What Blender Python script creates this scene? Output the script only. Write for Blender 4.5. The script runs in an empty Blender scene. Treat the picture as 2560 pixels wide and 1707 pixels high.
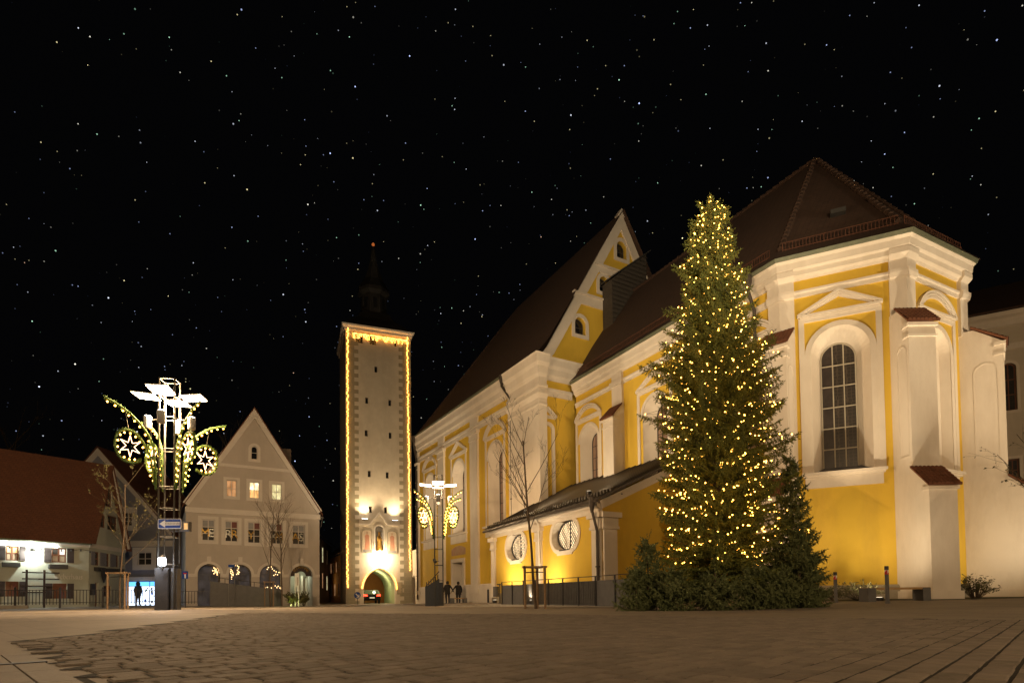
import bpy, bmesh, math, random
from mathutils import Vector, Matrix
from mathutils.geometry import tessellate_polygon
RN = random.Random(11)
V = Vector
SC = bpy.context.scene
COL = SC.collection

# ------------------------------------------------------------------ camera
FOC, PX0, PY0, ROLL, PIT, CAMH = 1448.0, 1280.0, 1445.6, 0.0125, math.atan(0.03), 0.42
Rv0, Uv0 = V((1, 0, 0)), V((0, -math.sin(PIT), math.cos(PIT)))
Fv = V((0, math.cos(PIT), math.sin(PIT)))
Rv = Rv0 * math.cos(ROLL) - Uv0 * math.sin(ROLL)
Uv = Rv0 * math.sin(ROLL) + Uv0 * math.cos(ROLL)
CAMP = V((0, 0, CAMH))
cam_d = bpy.data.cameras.new('camera')
cam_d.sensor_width = 36.0
cam_d.lens = 36.0 * FOC / 2560.0
cam_d.shift_y = (PY0 - 853.5) / 2560.0
cam_d.clip_start, cam_d.clip_end = 0.05, 3000
cam = bpy.data.objects.new('camera', cam_d)
cam.matrix_world = Matrix(((Rv.x, Uv.x, -Fv.x, 0), (Rv.y, Uv.y, -Fv.y, 0), (Rv.z, Uv.z, -Fv.z, CAMH), (0, 0, 0, 1)))
COL.objects.link(cam)
SC.camera = cam

# ------------------------------------------------------------------ night sky with stars, exposure
wd = bpy.data.worlds.new('World'); SC.world = wd; wd.use_nodes = True
wd.cycles.sampling_method = 'NONE'
nt = wd.node_tree; nt.nodes.clear()
def N(t, **k):
    n = nt.nodes.new(t)
    for a, b in k.items(): setattr(n, a, b)
    return n
def Lk(a, b): nt.links.new(a, b)
out = N('ShaderNodeOutputWorld'); bg = N('ShaderNodeBackground')
tc = N('ShaderNodeTexCoord')
def star_layer(scale, size, power, gain):
    vo = N('ShaderNodeTexVoronoi'); vo.feature = 'F1'; vo.inputs['Scale'].default_value = scale
    Lk(tc.outputs['Generated'], vo.inputs['Vector'])
    lt = N('ShaderNodeMath', operation='LESS_THAN'); lt.inputs[1].default_value = size * scale
    Lk(vo.outputs['Distance'], lt.inputs[0])
    wn = N('ShaderNodeTexWhiteNoise'); wn.noise_dimensions = '3D'; Lk(vo.outputs['Position'], wn.inputs['Vector'])
    pw = N('ShaderNodeMath', operation='POWER'); pw.inputs[1].default_value = power; Lk(wn.outputs['Value'], pw.inputs[0])
    mu = N('ShaderNodeMath', operation='MULTIPLY'); Lk(pw.outputs[0], mu.inputs[0]); Lk(lt.outputs[0], mu.inputs[1])
    m2 = N('ShaderNodeMath', operation='MULTIPLY'); Lk(mu.outputs[0], m2.inputs[0]); m2.inputs[1].default_value = gain
    cr = N('ShaderNodeValToRGB'); cr.color_ramp.interpolation = 'CONSTANT'
    cols = [(1, .95, .8), (.5, .6, 1), (1, .85, .45), (.55, 1, .7), (.8, .85, 1), (1, .6, .4)]
    while len(cr.color_ramp.elements) < len(cols): cr.color_ramp.elements.new(0.5)
    for i, c in enumerate(cols):
        cr.color_ramp.elements[i].position = [0, .3, .48, .64, .74, .93][i]; cr.color_ramp.elements[i].color = (*c, 1)
    Lk(wn.outputs['Color'], cr.inputs['Fac'])
    vm = N('ShaderNodeVectorMath', operation='SCALE'); Lk(cr.outputs['Color'], vm.inputs[0]); Lk(m2.outputs[0], vm.inputs['Scale'])
    return vm.outputs[0]
s1 = star_layer(56, .00085, 2.2, .8); s2 = star_layer(105, .00062, 2.2, .4)
ad = N('ShaderNodeVectorMath', operation='ADD'); Lk(s1, ad.inputs[0]); Lk(s2, ad.inputs[1])
# faint town glow on night air, same all round the horizon
sky = N('ShaderNodeTexSky'); sky.sky_type = 'NISHITA'; sky.sun_disc = False
sky.sun_elevation = math.radians(-4.0); sky.sun_rotation = math.radians(200); sky.air_density = 1.0
sk = N('ShaderNodeVectorMath', operation='SCALE'); Lk(sky.outputs[0], sk.inputs[0]); sk.inputs['Scale'].default_value = 0.004
base = N('ShaderNodeVectorMath', operation='ADD'); base.inputs[1].default_value = (.0004, .0004, .00045); Lk(sk.outputs[0], base.inputs[0])
a2 = N('ShaderNodeVectorMath', operation='ADD'); Lk(ad.outputs[0], a2.inputs[0]); Lk(base.outputs[0], a2.inputs[1])
Lk(a2.outputs[0], bg.inputs['Color']); bg.inputs['Strength'].default_value = 1.0
Lk(bg.outputs[0], out.inputs['Surface'])
SC.view_settings.view_transform = 'Standard'; SC.view_settings.look = 'None'
SC.view_settings.exposure = 1.3; SC.view_settings.gamma = 1.0; SC.view_settings.use_curve_mapping = False
SC.render.engine = 'CYCLES'
SC.cycles.use_denoising = True
SC.cycles.max_bounces = 5; SC.cycles.diffuse_bounces = 3; SC.cycles.glossy_bounces = 2; SC.cycles.transmission_bounces = 2
SC.cycles.transparent_max_bounces = 4
SC.cycles.caustics_reflective = False; SC.cycles.caustics_refractive = False
SC.cycles.sample_clamp_indirect = 4.0
SC.cycles.use_light_tree = True

# ------------------------------------------------------------------ pixel -> world helpers
def ray(px, py): return Rv * ((px - PX0) / FOC) + Uv * ((PY0 - py) / FOC) + Fv
def at(px, py, D):
    r = ray(px, py); return CAMP + r * (D / r.y)
def xy(px, D):                      # ground-plan point seen in column px at distance D (near the horizon)
    p = at(px, 1489 - .0125 * (px - 1280), D); return V((p.x, p.y))
CTRL = [(0, 2, 0, 8), (-4, 5, .0, 6), (5, 8, 0, 6), (9, 15, .03, 6), (10.3, 18.4, .05, 4), (14, 20, .17, 4), (19, 22, .18, 8), (-12, 20, .12, 6),
        (-26, 35, .03, 8), (-28, 43, .08, 5), (-23, 41, -.03, 5), (-15.2, 45.8, -.22, 5), (-4.5, 35.3, -.16, 5), (-5.3, 43, -.22, 6), (-16, 57, -.24, 7), (-10, 59, -.24, 6),
        (2, 21, -.12, 4), (-1, 33, -.16, 5), (-8, 12, .05, 6), (0, 80, -.24, 20), (-40, 60, .05, 20), (30, 30, .12, 15)]
def g(x, y):
    s = w = 1e-9
    for a, b, z, r in CTRL:
        k = math.exp(-((x - a) ** 2 + (y - b) ** 2) / (2 * r * r)) + 1e-7 / (1 + ((x - a) ** 2 + (y - b) ** 2) * .01)
        s += k * z; w += k
    return s / w
def gp(x, y, dz=0): return V((x, y, g(x, y) + dz))
def Z1(x, y): return (0 + x / 1.943, 900 + y / 1.943)
def Z2(x, y): return (230 + x / 2.53, 920 + y / 2.53)
def Z3(x, y): return (440 + x / 2.8, 980 + y / 2.8)
def Z4(x, y): return (820 + x / 2.063, 780 + y / 2.063)
def Z5(x, y): return (1000 + x / 2.376, 880 + y / 2.376)
def Z6(x, y): return (1300 + x / 2.239, 500 + y / 2.239)
def Z7(x, y): return (1200 + x / 3.408, 1100 + y / 3.408)
def ZA(x, y): return (1860 + x / 2.5286, 380 + y / 2.5286)
def ZB(x, y): return (1860 + x / 2.01, 760 + y / 2.01)
def ZC(x, y): return (0 + x / 4.9, 1330 + y / 4.9)
def ZD(x, y): return (460 + x / 5.88, 1280 + y / 5.88)
def ZE(x, y): return (860 + x / 5.4, 1240 + y / 5.4)
def ZF(x, y): return (1020 + x / 5.88, 1370 + y / 5.88)
def ZG(x, y): return (2020 + x / 4.356, 1390 + y / 4.356)
def ZH(x, y): return (2280 + x / 2.064, 780 + y / 2.064)

# ------------------------------------------------------------------ mesh building
class MB:
    def __init__(s): s.v = []; s.f = []; s.m = []
    def poly(s, pts, m=0):
        b = len(s.v); s.v += [tuple(p) for p in pts]; s.f.append(tuple(range(b, b + len(pts)))); s.m.append(m)
    def prism(s, pts, vec, m=0, cap0=True):
        n = len(pts); b = len(s.v); vec = V(vec)
        s.v += [tuple(V(p)) for p in pts] + [tuple(V(p) + vec) for p in pts]
        if cap0: s.f.append(tuple(range(b, b + n))); s.m.append(m)
        s.f.append(tuple(range(b + 2 * n - 1, b + n - 1, -1))); s.m.append(m)
        for i in range(n):
            j = (i + 1) % n; s.f.append((b + i, b + n + i, b + n + j, b + j)); s.m.append(m)
    def box(s, c, d, rz=0, m=0):
        x, y, z = d[0] / 2, d[1] / 2, d[2] / 2; ca, sa = math.cos(rz), math.sin(rz); c = V(c)
        pts = [c + V((ca * a * x - sa * b * y, sa * a * x + ca * b * y, -z)) for a, b in ((-1, -1), (1, -1), (1, 1), (-1, 1))]
        s.prism(pts, (0, 0, 2 * z), m)
    def tube(s, path, r, n=6, m=0, r2=None, cap=True):
        path = [V(p) for p in path]; L = len(path); b = len(s.v)
        for i, p in enumerate(path):
            t = (path[min(i + 1, L - 1)] - path[max(i - 1, 0)])
            t = t.normalized() if t.length > 1e-9 else V((0, 0, 1))
            a = t.orthogonal() if i == 0 else (a - t * a.dot(t))
            if a.length < 1e-6: a = t.orthogonal()
            a.normalize(); c = t.cross(a)
            rr = r if r2 is None else r + (r2 - r) * i / max(1, L - 1)
            for k in range(n):
                w = 2 * math.pi * k / n; s.v.append(tuple(p + a * math.cos(w) * rr + c * math.sin(w) * rr))
        for i in range(L - 1):
            for k in range(n):
                k2 = (k + 1) % n; s.f.append((b + i * n + k, b + i * n + k2, b + i * n + n + k2, b + i * n + n + k)); s.m.append(m)
        if cap:
            s.f.append(tuple(range(b + n - 1, b - 1, -1))); s.m.append(m)
            s.f.append(tuple(range(b + (L - 1) * n, b + L * n))); s.m.append(m)
    def lathe(s, c, prof, n=12, m=0):
        b = len(s.v); c = V(c); L = len(prof)
        for r, z in prof:
            for k in range(n):
                w = 2 * math.pi * k / n; s.v.append((c.x + r * math.cos(w), c.y + r * math.sin(w), c.z + z))
        for i in range(L - 1):
            for k in range(n):
                k2 = (k + 1) % n; s.f.append((b + i * n + k, b + i * n + k2, b + i * n + n + k2, b + i * n + n + k)); s.m.append(m)
        s.f.append(tuple(range(b + n - 1, b - 1, -1))); s.m.append(m)
        s.f.append(tuple(range(b + (L - 1) * n, b + L * n))); s.m.append(m)
    def mesh(s, name, mats, smooth=False):
        me = bpy.data.meshes.new(name); me.from_pydata(s.v, [], s.f)
        for m in (mats if isinstance(mats, (list, tuple)) else [mats]): me.materials.append(M(m))
        me.polygons.foreach_set('material_index', s.m)
        bm = bmesh.new(); bm.from_mesh(me)
        if len(bm.verts) < 60000: bmesh.ops.recalc_face_normals(bm, faces=bm.faces)
        bm.to_mesh(me); bm.free()
        if smooth: me.polygons.foreach_set('use_smooth', [True] * len(me.polygons)); me.set_sharp_from_angle(angle=math.radians(40))
        me.update(); return me
    def build(s, name, mats, parent=None, smooth=False, **tags):
        return link(name, s.mesh(name, mats, smooth), parent, **tags)
def link(name, data, parent=None, loc=None, rot=None, **tags):
    o = bpy.data.objects.new(name, data); COL.objects.link(o)
    if parent is not None:
        o.parent = parent
        if parent.get('absb'): o.matrix_parent_inverse = INV[parent.name]
    if loc is not None: o.location = loc
    if rot is not None: o.rotation_euler = rot
    for k, v in tags.items(): o[k] = v
    return o
INV = {}
def thing(name, label, cat, loc, group=None, local=False, rz=0):
    """Empty at the thing's base; with local=False its parts are given in world coordinates."""
    o = bpy.data.objects.new(name, None); COL.objects.link(o); o.empty_display_size = .2
    o.location = loc; o.rotation_euler = (0, 0, rz); o['label'] = label; o['category'] = cat
    if group: o['group'] = group
    if not local:
        INV[o.name] = (Matrix.Translation(V(loc)) @ Matrix.Rotation(rz, 4, 'Z')).inverted(); o['absb'] = 1
    return o
def sub(mb, name, mats, parent, smooth=False, **k):
    """child of a mesh part whose own transform is identity in world terms"""
    o = link(name, mb.mesh(name, mats, smooth), None, **k); o.parent = parent; return o
def copytree(o, loc, rz=0, parent=None, **tags):
    c = o.copy(); COL.objects.link(c)
    if parent is None: c.location = loc; c.rotation_euler = (0, 0, rz)
    else: c.parent = parent
    for k, v in tags.items(): c[k] = v
    for ch in list(o.children): copytree(ch, None, 0, c)
    return c

class Fr:
    """vertical wall frame: u runs left to right seen from outside, o is outward"""
    def __init__(s, a, b):
        s.a = V(a[:2]); s.b = V(b[:2]); d = s.b - s.a; s.L = d.length; s.d = d / s.L; s.n = V((s.d.y, -s.d.x))
    def P(s, u, z, o=0): q = s.a + s.d * u + s.n * o; return V((q.x, q.y, z))
    def uz(s, px, py, o=0):
        r = ray(px, py); n3 = V((s.n.x, s.n.y, 0)); q = s.a + s.n * o
        t = (V((q.x, q.y, 0)) - CAMP).dot(n3) / r.dot(n3); p = CAMP + r * t
        return ((V((p.x, p.y)) - s.a).dot(s.d), p.z)
    def box(s, mb, u0, u1, z0, z1, o0, o1, m=0):
        mb.prism([s.P(u0, z0, o0), s.P(u1, z0, o0), s.P(u1, z1, o0), s.P(u0, z1, o0)], V((s.n.x, s.n.y, 0)) * (o1 - o0), m)
    def prism(s, mb, pts, o0, o1, m=0):
        mb.prism([s.P(u, z, o0) for u, z in pts], V((s.n.x, s.n.y, 0)) * (o1 - o0), m)
    def poly(s, mb, pts, o, m=0): mb.poly([s.P(u, z, o) for u, z in pts], m)
    def band(s, mb, pts, w, o0, o1, m=0, closed=False):
        """mitred strip of width w along a polyline in the wall plane"""
        n = len(pts); P2 = [V(p) for p in pts]; A, B = [], []
        for i in range(n):
            p0 = P2[(i - 1) % n] if (closed or i > 0) else None; p1 = P2[(i + 1) % n] if (closed or i < n - 1) else None
            d0 = (P2[i] - p0).normalized() if p0 is not None else None; d1 = (p1 - P2[i]).normalized() if p1 is not None else None
            d0 = d0 or d1; d1 = d1 or d0
            n0, n1 = V((-d0.y, d0.x)), V((-d1.y, d1.x)); m_ = (n0 + n1)
            m_ = m_ / max(.25, m_.dot(n0)) if m_.length > 1e-6 else n0
            A.append(P2[i] + m_ * w / 2); B.append(P2[i] - m_ * w / 2)
        for i in range(n if closed else n - 1):
            j = (i + 1) % n; s.prism(mb, [A[i], A[j], B[j], B[i]], o0, o1, m)
    def wall(s, mb, outline, holes=(), o=0, rev=.3, m=0, mrev=None):
        loops = [[V((u, z, 0)) for u, z in outline]] + [[V((u, z, 0)) for u, z in h] for h in holes]
        flat = [p for l in loops for p in l]; b = len(mb.v)
        mb.v += [tuple(s.P(p.x, p.y, o)) for p in flat]
        for t in tessellate_polygon(loops): mb.f.append(tuple(b + i for i in t)); mb.m.append(m)
        for h in holes:
            if rev:
                for i in range(len(h)):
                    a, c = h[i], h[(i + 1) % len(h)]
                    mb.poly([s.P(*a, o), s.P(*c, o), s.P(*c, o - rev), s.P(*a, o - rev)], m if mrev is None else mrev)
def arch(u0, u1, z0, zt, kind='round', seg=12, rise=None):
    c, r = (u0 + u1) / 2, (u1 - u0) / 2
    if kind == 'rect': return [(u0, z0), (u1, z0), (u1, zt), (u0, zt)]
    if kind == 'point':
        ri = rise or r * 1.3; zs = zt - ri; pts = [(u0, z0), (u1, z0), (u1, zs)]
        Rr = (r * r + ri * ri) / (2 * r)
        a0 = math.asin(min(1, ri / Rr))
        rt = [(u1 - Rr + Rr * math.cos(a0 * i / seg), zs + Rr * math.sin(a0 * i / seg)) for i in range(1, seg + 1)]
        lf = [(u0 + Rr - Rr * math.cos(a0 * i / seg), zs + Rr * math.sin(a0 * i / seg)) for i in range(seg - 1, 0, -1)]
        return pts + rt + lf + [(u0, zs)]
    ri = r if kind == 'round' else (rise or r * .35); zs = zt - ri
    Rr = (r * r + ri * ri) / (2 * ri); a0 = math.asin(min(1, r / Rr)) if ri <= r else math.pi / 2
    pts = [(u0, z0), (u1, z0)]
    for i in range(seg + 1):
        w = a0 - 2 * a0 * i / seg; pts.append((c + Rr * math.sin(w), zt - Rr + Rr * math.cos(w)))
    return pts
def clip(poly, u0, u1, z0, z1):
    for ax, val, sg in ((0, u0, 1), (0, u1, -1), (1, z0, 1), (1, z1, -1)):
        o = []
        for i in range(len(poly)):
            p, q = poly[i], poly[(i + 1) % len(poly)]; a, b = (p[ax] - val) * sg, (q[ax] - val) * sg
            if a >= 0: o.append(p)
            if a * b < 0: t = a / (a - b); o.append((p[0] + (q[0] - p[0]) * t, p[1] + (q[1] - p[1]) * t))
        poly = o
        if len(poly) < 3: return []
    return poly
def inset(pts, d):
    n = len(pts); o = []
    area = sum(pts[i][0] * pts[(i + 1) % n][1] - pts[(i + 1) % n][0] * pts[i][1] for i in range(n)); sg = 1 if area > 0 else -1
    for i in range(n):
        a, b, c = V(pts[i - 1]), V(pts[i]), V(pts[(i + 1) % n]); d0 = (b - a).normalized(); d1 = (c - b).normalized()
        n0, n1 = V((-d0.y, d0.x)) * sg, V((-d1.y, d1.x)) * sg; m_ = n0 + n1; m_ = m_ / max(.3, m_.dot(n0)); o.append(tuple(b + m_ * d))
    return o
def window(fr, parent, shape, o, fw=.07, cols=2, rows=3, glass='glass_dark', frame='frame_white', mw=.04, name='window', panes=True, th=.06, rowz=None, colu=None, **tags):
    """window part (outer frame + glazing bars) with one pane object per light"""
    us = [p[0] for p in shape]; zs = [p[1] for p in shape]; u0, u1, z0, z1 = min(us), max(us), min(zs), max(zs)
    inn = inset(shape, fw); mb = MB(); n = len(shape)
    for i in range(n):
        j = (i + 1) % n; fr.prism(mb, [shape[i], shape[j], inn[j], inn[i]], o - th / 2, o + th / 2)
    iu0, iu1, iz0, iz1 = u0 + fw, u1 - fw, z0 + fw, z1 - fw
    cu = colu or [iu0 + (iu1 - iu0) * k / cols for k in range(cols + 1)]
    rz_ = rowz or [iz0 + (iz1 - iz0) * k / rows for k in range(rows + 1)]
    for k in range(1, len(cu) - 1):
        c = clip(inn, cu[k] - mw / 2, cu[k] + mw / 2, iz0, iz1)
        if c: fr.prism(mb, c, o - th * .3, o + th * .35)
    for k in range(1, len(rz_) - 1):
        c = clip(inn, iu0, iu1, rz_[k] - mw / 2, rz_[k] + mw / 2)
        if c: fr.prism(mb, c, o - th * .27, o + th * .31)
    w = mb.build(name, frame, parent, **tags)
    gi = 0
    if panes:
        for a in range(len(cu) - 1):
            for b in range(len(rz_) - 1):
                c = clip(inn, cu[a], cu[a + 1], rz_[b], rz_[b + 1])
                if not c: continue
                q = MB(); fr.prism(q, c, o - .015, o - .005)
                gm = glass(a, b) if callable(glass) else glass
                p = link('pane', q.mesh('pane', gm), None); p.parent = w; gi += 1
    return w
def sweep(mb, line, prof, m=0, closed=False, ends=True):
    """sweep profile [(outward, z)] along plan polyline (left to right seen from outside)"""
    n = len(line); P2 = [V(p[:2]) for p in line]; mi = []
    for i in range(n):
        p0 = P2[(i - 1) % n] if (closed or i > 0) else None; p1 = P2[(i + 1) % n] if (closed or i < n - 1) else None
        d0 = (P2[i] - p0).normalized() if p0 is not None else None; d1 = (p1 - P2[i]).normalized() if p1 is not None else None
        d0 = d0 or d1; d1 = d1 or d0
        n0, n1 = V((d0.y, -d0.x)), V((d1.y, -d1.x)); q = n0 + n1; mi.append(q / q.dot(n0) if q.length > .1 else n0)
    b = len(mb.v); k = len(prof)
    for i in range(n):
        for o, z in prof: q = P2[i] + mi[i] * o; mb.v.append((q.x, q.y, z))
    for i in range(n if closed else n - 1):
        j = (i + 1) % n
        for a in range(k):
            c = (a + 1) % k; mb.f.append((b + i * k + a, b + j * k + a, b + j * k + c, b + i * k + c)); mb.m.append(m)
    if ends and not closed:
        mb.f.append(tuple(range(b, b + k))); mb.m.append(m); mb.f.append(tuple(range(b + (n - 1) * k + k - 1, b + (n - 1) * k - 1, -1))); mb.m.append(m)
def offline(line, o):
    n = len(line); r = []
    for i in range(n):
        p = V(line[i]); d0 = (p - V(line[i - 1])).normalized() if i > 0 else None; d1 = (V(line[i + 1]) - p).normalized() if i < n - 1 else None
        d0 = d0 or d1; d1 = d1 or d0
        n0, n1 = V((d0.y, -d0.x)), V((d1.y, -d1.x)); q = n0 + n1; r.append(p + q / q.dot(n0) * o)
    return r

# ------------------------------------------------------------------ materials
MATS = {}
def M(name): return MATS[name]
def mat(name, col, rough=.8, col2=None, scale=3.0, detail=6, bump=0.0, bscale=40.0, metal=0.0, emit=None, estr=0.0, spec=.4, stain=None, brick=None, coat=0):
    m = bpy.data.materials.new(name); m.use_nodes = True; t = m.node_tree; t.nodes.clear(); MATS[name] = m
    nn = t.nodes.new; ln = t.links.new
    o = nn('ShaderNodeOutputMaterial'); p = nn('ShaderNodeBsdfPrincipled'); ln(p.outputs[0], o.inputs[0])
    p.inputs['Roughness'].default_value = rough; p.inputs['Metallic'].default_value = metal
    p.inputs['Specular IOR Level'].default_value = spec; p.inputs['Base Color'].default_value = (*col, 1)
    if coat: p.inputs['Coat Weight'].default_value = coat; p.inputs['Coat Roughness'].default_value = .1
    tc = nn('ShaderNodeTexCoord'); cur = None
    if col2 is not None:
        nz = nn('ShaderNodeTexNoise'); nz.inputs['Scale'].default_value = scale; nz.inputs['Detail'].default_value = detail; nz.inputs['Roughness'].default_value = .62
        ln(tc.outputs['Object'], nz.inputs['Vector'])
        rp = nn('ShaderNodeValToRGB'); rp.color_ramp.elements[0].position = .32; rp.color_ramp.elements[1].position = .7
        rp.color_ramp.elements[0].color = (*col, 1); rp.color_ramp.elements[1].color = (*col2, 1)
        ln(nz.outputs['Fac'], rp.inputs['Fac']); cur = rp.outputs['Color']
    if brick:      # (width, height, mortar colour, plane rotation axis)
        bw, bh, mc, ax = brick
        mp = nn('ShaderNodeMapping'); ln(tc.outputs['Object'], mp.inputs['Vector']); mp.inputs['Rotation'].default_value = ax
        bt = nn('ShaderNodeTexBrick'); bt.inputs['Scale'].default_value = 1; bt.inputs['Brick Width'].default_value = bw; bt.inputs['Row Height'].default_value = bh
        bt.inputs['Mortar Size'].default_value = min(bw, bh) * (.07 if bh < .3 else .022); bt.inputs['Color1'].default_value = (*col, 1); bt.inputs['Color2'].default_value = (*(col2 or col), 1); bt.inputs['Mortar'].default_value = (*mc, 1)
        ln(mp.outputs[0], bt.inputs['Vector'])
        if cur is not None:
            mx = nn('ShaderNodeMix'); mx.data_type = 'RGBA'; mx.inputs['Factor'].default_value = .5; ln(cur, mx.inputs['A']); ln(bt.outputs['Color'], mx.inputs['B']); cur = mx.outputs['Result']
        else: cur = bt.outputs['Color']
    if stain is not None:
        n2 = nn('ShaderNodeTexNoise'); n2.inputs['Scale'].default_value = scale * .35; n2.inputs['Detail'].default_value = 9; n2.inputs['Roughness'].default_value = .7
        mp = nn('ShaderNodeMapping'); mp.inputs['Scale'].default_value = (1.6, 1.6, .45); ln(tc.outputs['Object'], mp.inputs['Vector']); ln(mp.outputs[0], n2.inputs['Vector'])
        r2 = nn('ShaderNodeValToRGB'); r2.color_ramp.elements[0].position = .45; r2.color_ramp.elements[1].position = .75
        r2.color_ramp.elements[0].color = (0, 0, 0, 1); r2.color_ramp.elements[1].color = (.6, .6, .6, 1); ln(n2.outputs['Fac'], r2.inputs['Fac'])
        mx = nn('ShaderNodeMix'); mx.data_type = 'RGBA'; ln(r2.outputs['Color'], mx.inputs['Factor'])
        if cur is not None: ln(cur, mx.inputs['A'])
        else: mx.inputs['A'].default_value = (*col, 1)
        mx.inputs['B'].default_value = (*stain, 1); cur = mx.outputs['Result']
    if cur is not None: ln(cur, p.inputs['Base Color'])
    if bump:
        nb = nn('ShaderNodeTexNoise'); nb.inputs['Scale'].default_value = bscale; nb.inputs['Detail'].default_value = 5; ln(tc.outputs['Object'], nb.inputs['Vector'])
        bp = nn('ShaderNodeBump'); bp.inputs['Strength'].default_value = bump; bp.inputs['Distance'].default_value = .03
        ln(nb.outputs['Fac'], bp.inputs['Height']); ln(bp.outputs[0], p.inputs['Normal'])
    if emit is not None:
        p.inputs['Emission Color'].default_value = (*emit, 1); p.inputs['Emission Strength'].default_value = estr
    return m
mat('yellow', (.73, .485, .055), .9, (.69, .45, .05), 1.2, bump=.12, bscale=14, stain=(.53, .33, .06))
mat('white', (.78, .70, .60), .9, (.74, .66, .56), 1.0, bump=.12, bscale=12, stain=(.50, .41, .32))
mat('white_clean', (.76, .68, .58), .88, (.71, .63, .53), 1.4, bump=.08, bscale=18, stain=(.58, .49, .39))
mat('white_trim', (.78, .74, .68), .8, (.74, .70, .64), 3)
mat('tower_plaster', (.62, .54, .42), .92, (.54, .46, .35), 1.3, bump=.5, bscale=2.2, stain=(.42, .35, .26))
mat('tower_grey', (.30, .26, .17), .92, (.26, .22, .15), 2, bump=.2, bscale=8)
mat('beige', (.46, .41, .37), .9, (.42, .38, .34), 1.5, bump=.08, bscale=20, stain=(.36, .32, .28))
mat('beige_trim', (.60, .56, .52), .85, (.56, .52, .48), 3)
mat('bluegrey', (.22, .23, .28), .9, (.20, .21, .255), 1.5, bump=.08, bscale=20)
mat('weber_plaster', (.46, .47, .40), .95, (.40, .41, .35), 1.2, bump=.55, bscale=2.6, stain=(.32, .32, .27))
mat('roof_tile', (.14, .055, .03), .9, (.10, .042, .025), 5, bump=.3, bscale=9, brick=(.18, .15, (.05, .02, .012), (math.radians(90), 0, 0)))
mat('roof_tile_church', (.078, .043, .028), .9, (.055, .032, .022), 4, bump=.3, bscale=9, brick=(.2, .16, (.04, .02, .014), (math.radians(90), 0, math.radians(60))))
mat('tile_red', (.20, .075, .036), .85, (.13, .05, .026), 8, bump=.2, bscale=20)
mat('roof_dark', (.035, .033, .03), .7, (.05, .047, .043), 3)
mat('roof_metal', (.10, .085, .07), .5, (.075, .063, .052), 2.5, metal=.3, bump=.05, bscale=6)
mat('metal_dark', (.045, .043, .045), .5, (.065, .06, .06), 6, metal=.4)
mat('metal_grey', (.11, .105, .105), .75, (.14, .135, .135), 4, metal=.15, bump=.05, bscale=10)
mat('metal_steel', (.055, .05, .042), .65, metal=.3)
mat('gutter_green', (.17, .18, .12), .55, (.12, .13, .09), 5, metal=.2)
mat('copper_pipe', (.07, .055, .045), .5, metal=.3)
mat('glass_dark', (.012, .013, .015), .08, spec=.6)
mat('glass_room', (.035, .032, .032), .12, (.06, .055, .05), 2.5, spec=.6)
mat('glass_church', (.075, .06, .055), .3, (.04, .033, .03), 3.5, spec=.5)
mat('glass_pale', (.35, .23, .17), .35, (.28, .18, .13), 3, spec=.4)
mat('blind', (.28, .28, .29), .8, (.24, .24, .25), 6)
mat('curtain_red', (.18, .07, .06), .8, (.13, .05, .045), 9)
mat('lit_warm', (.8, .5, .2), .5, emit=(1, .58, .22), estr=.34)
mat('lit_warm_low', (.5, .3, .15), .5, emit=(1, .52, .24), estr=.15)
mat('lit_bright', (.9, .8, .5), .5, emit=(1, .82, .5), estr=.6)
mat('lit_green', (.7, .7, .4), .5, emit=(.95, .9, .5), estr=.25)
mat('shop_blue', (.2, .4, .9), .4, emit=(.10, .42, 1), estr=.8)
mat('shop_white', (.8, .85, .95), .4, emit=(.72, .84, 1), estr=.85)
mat('lit_pane', (.8, .6, .4), .5, (.7, .5, .3), 6, emit=(1, .72, .40), estr=.62)
mat('cove', (.9, .95, .9), .5, emit=(.95, 1, .90), estr=19)
mat('curtain', (.42, .33, .24), .8, (.36, .28, .2), 9)
mat('lit_bright_s', (.9, .8, .6), .5, emit=(.9, .9, 1), estr=.3)
mat('shutter_grey', (.20, .20, .24), .8, (.16, .16, .19), 8)
mat('glass_shop', (.045, .042, .045), .10, (.07, .065, .065), 1.5, spec=.6, emit=(.8, .72, .75), estr=.012)
mat('bulb_shop', (1, .8, .5), .4, emit=(1, .6, .25), estr=2.2)
mat('frame_white', (.66, .63, .60), .6)
mat('frame_lattice', (.50, .45, .36), .6)
mat('frame_wood', (.17, .065, .03), .6, (.13, .05, .025), 8)
mat('shutter', (.06, .045, .045), .75, (.05, .035, .035), 10)
mat('wood_stake', (.26, .17, .10), .85, (.18, .12, .07), 12, bump=.2, bscale=30)
mat('wood_seat', (.42, .26, .11), .7, (.33, .20, .085), 10)
mat('wood_grey', (.05, .042, .034), .85, (.08, .066, .053), 6, bump=.2, bscale=20)
mat('bark', (.09, .065, .045), .95, (.13, .095, .065), 14, bump=.5, bscale=40)
mat('twig', (.10, .075, .045), .95, (.07, .05, .03), 14)
mat('concrete', (.40, .36, .30), .9, (.33, .30, .25), 2.5, bump=.15, bscale=25, stain=(.26, .23, .19))
mat('stone_base', (.36, .31, .23), .9, (.30, .26, .19), 3, bump=.2, bscale=20)
mat('ground', (.25, .205, .155), .8, (.18, .145, .11), .8, bump=.18, bscale=30, stain=(.14, .115, .09), brick=(.62, .42, (.13, .105, .08), (0, 0, .77)))
mat('bed', (.022, .018, .013), 1, (.035, .029, .021), 20, bump=.4, bscale=60)
mat('paver', (.215, .176, .14), .88, (.165, .133, .105), 6, bump=.35, bscale=70, stain=(.11, .09, .075))
mat('paver_b', (.235, .193, .152), .85, (.175, .142, .11), 7, bump=.35, bscale=60, stain=(.13, .105, .085))
mat('paver_c', (.19, .155, .123), .9, (.145, .117, .09), 6, bump=.4, bscale=80, stain=(.09, .075, .06))
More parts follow.
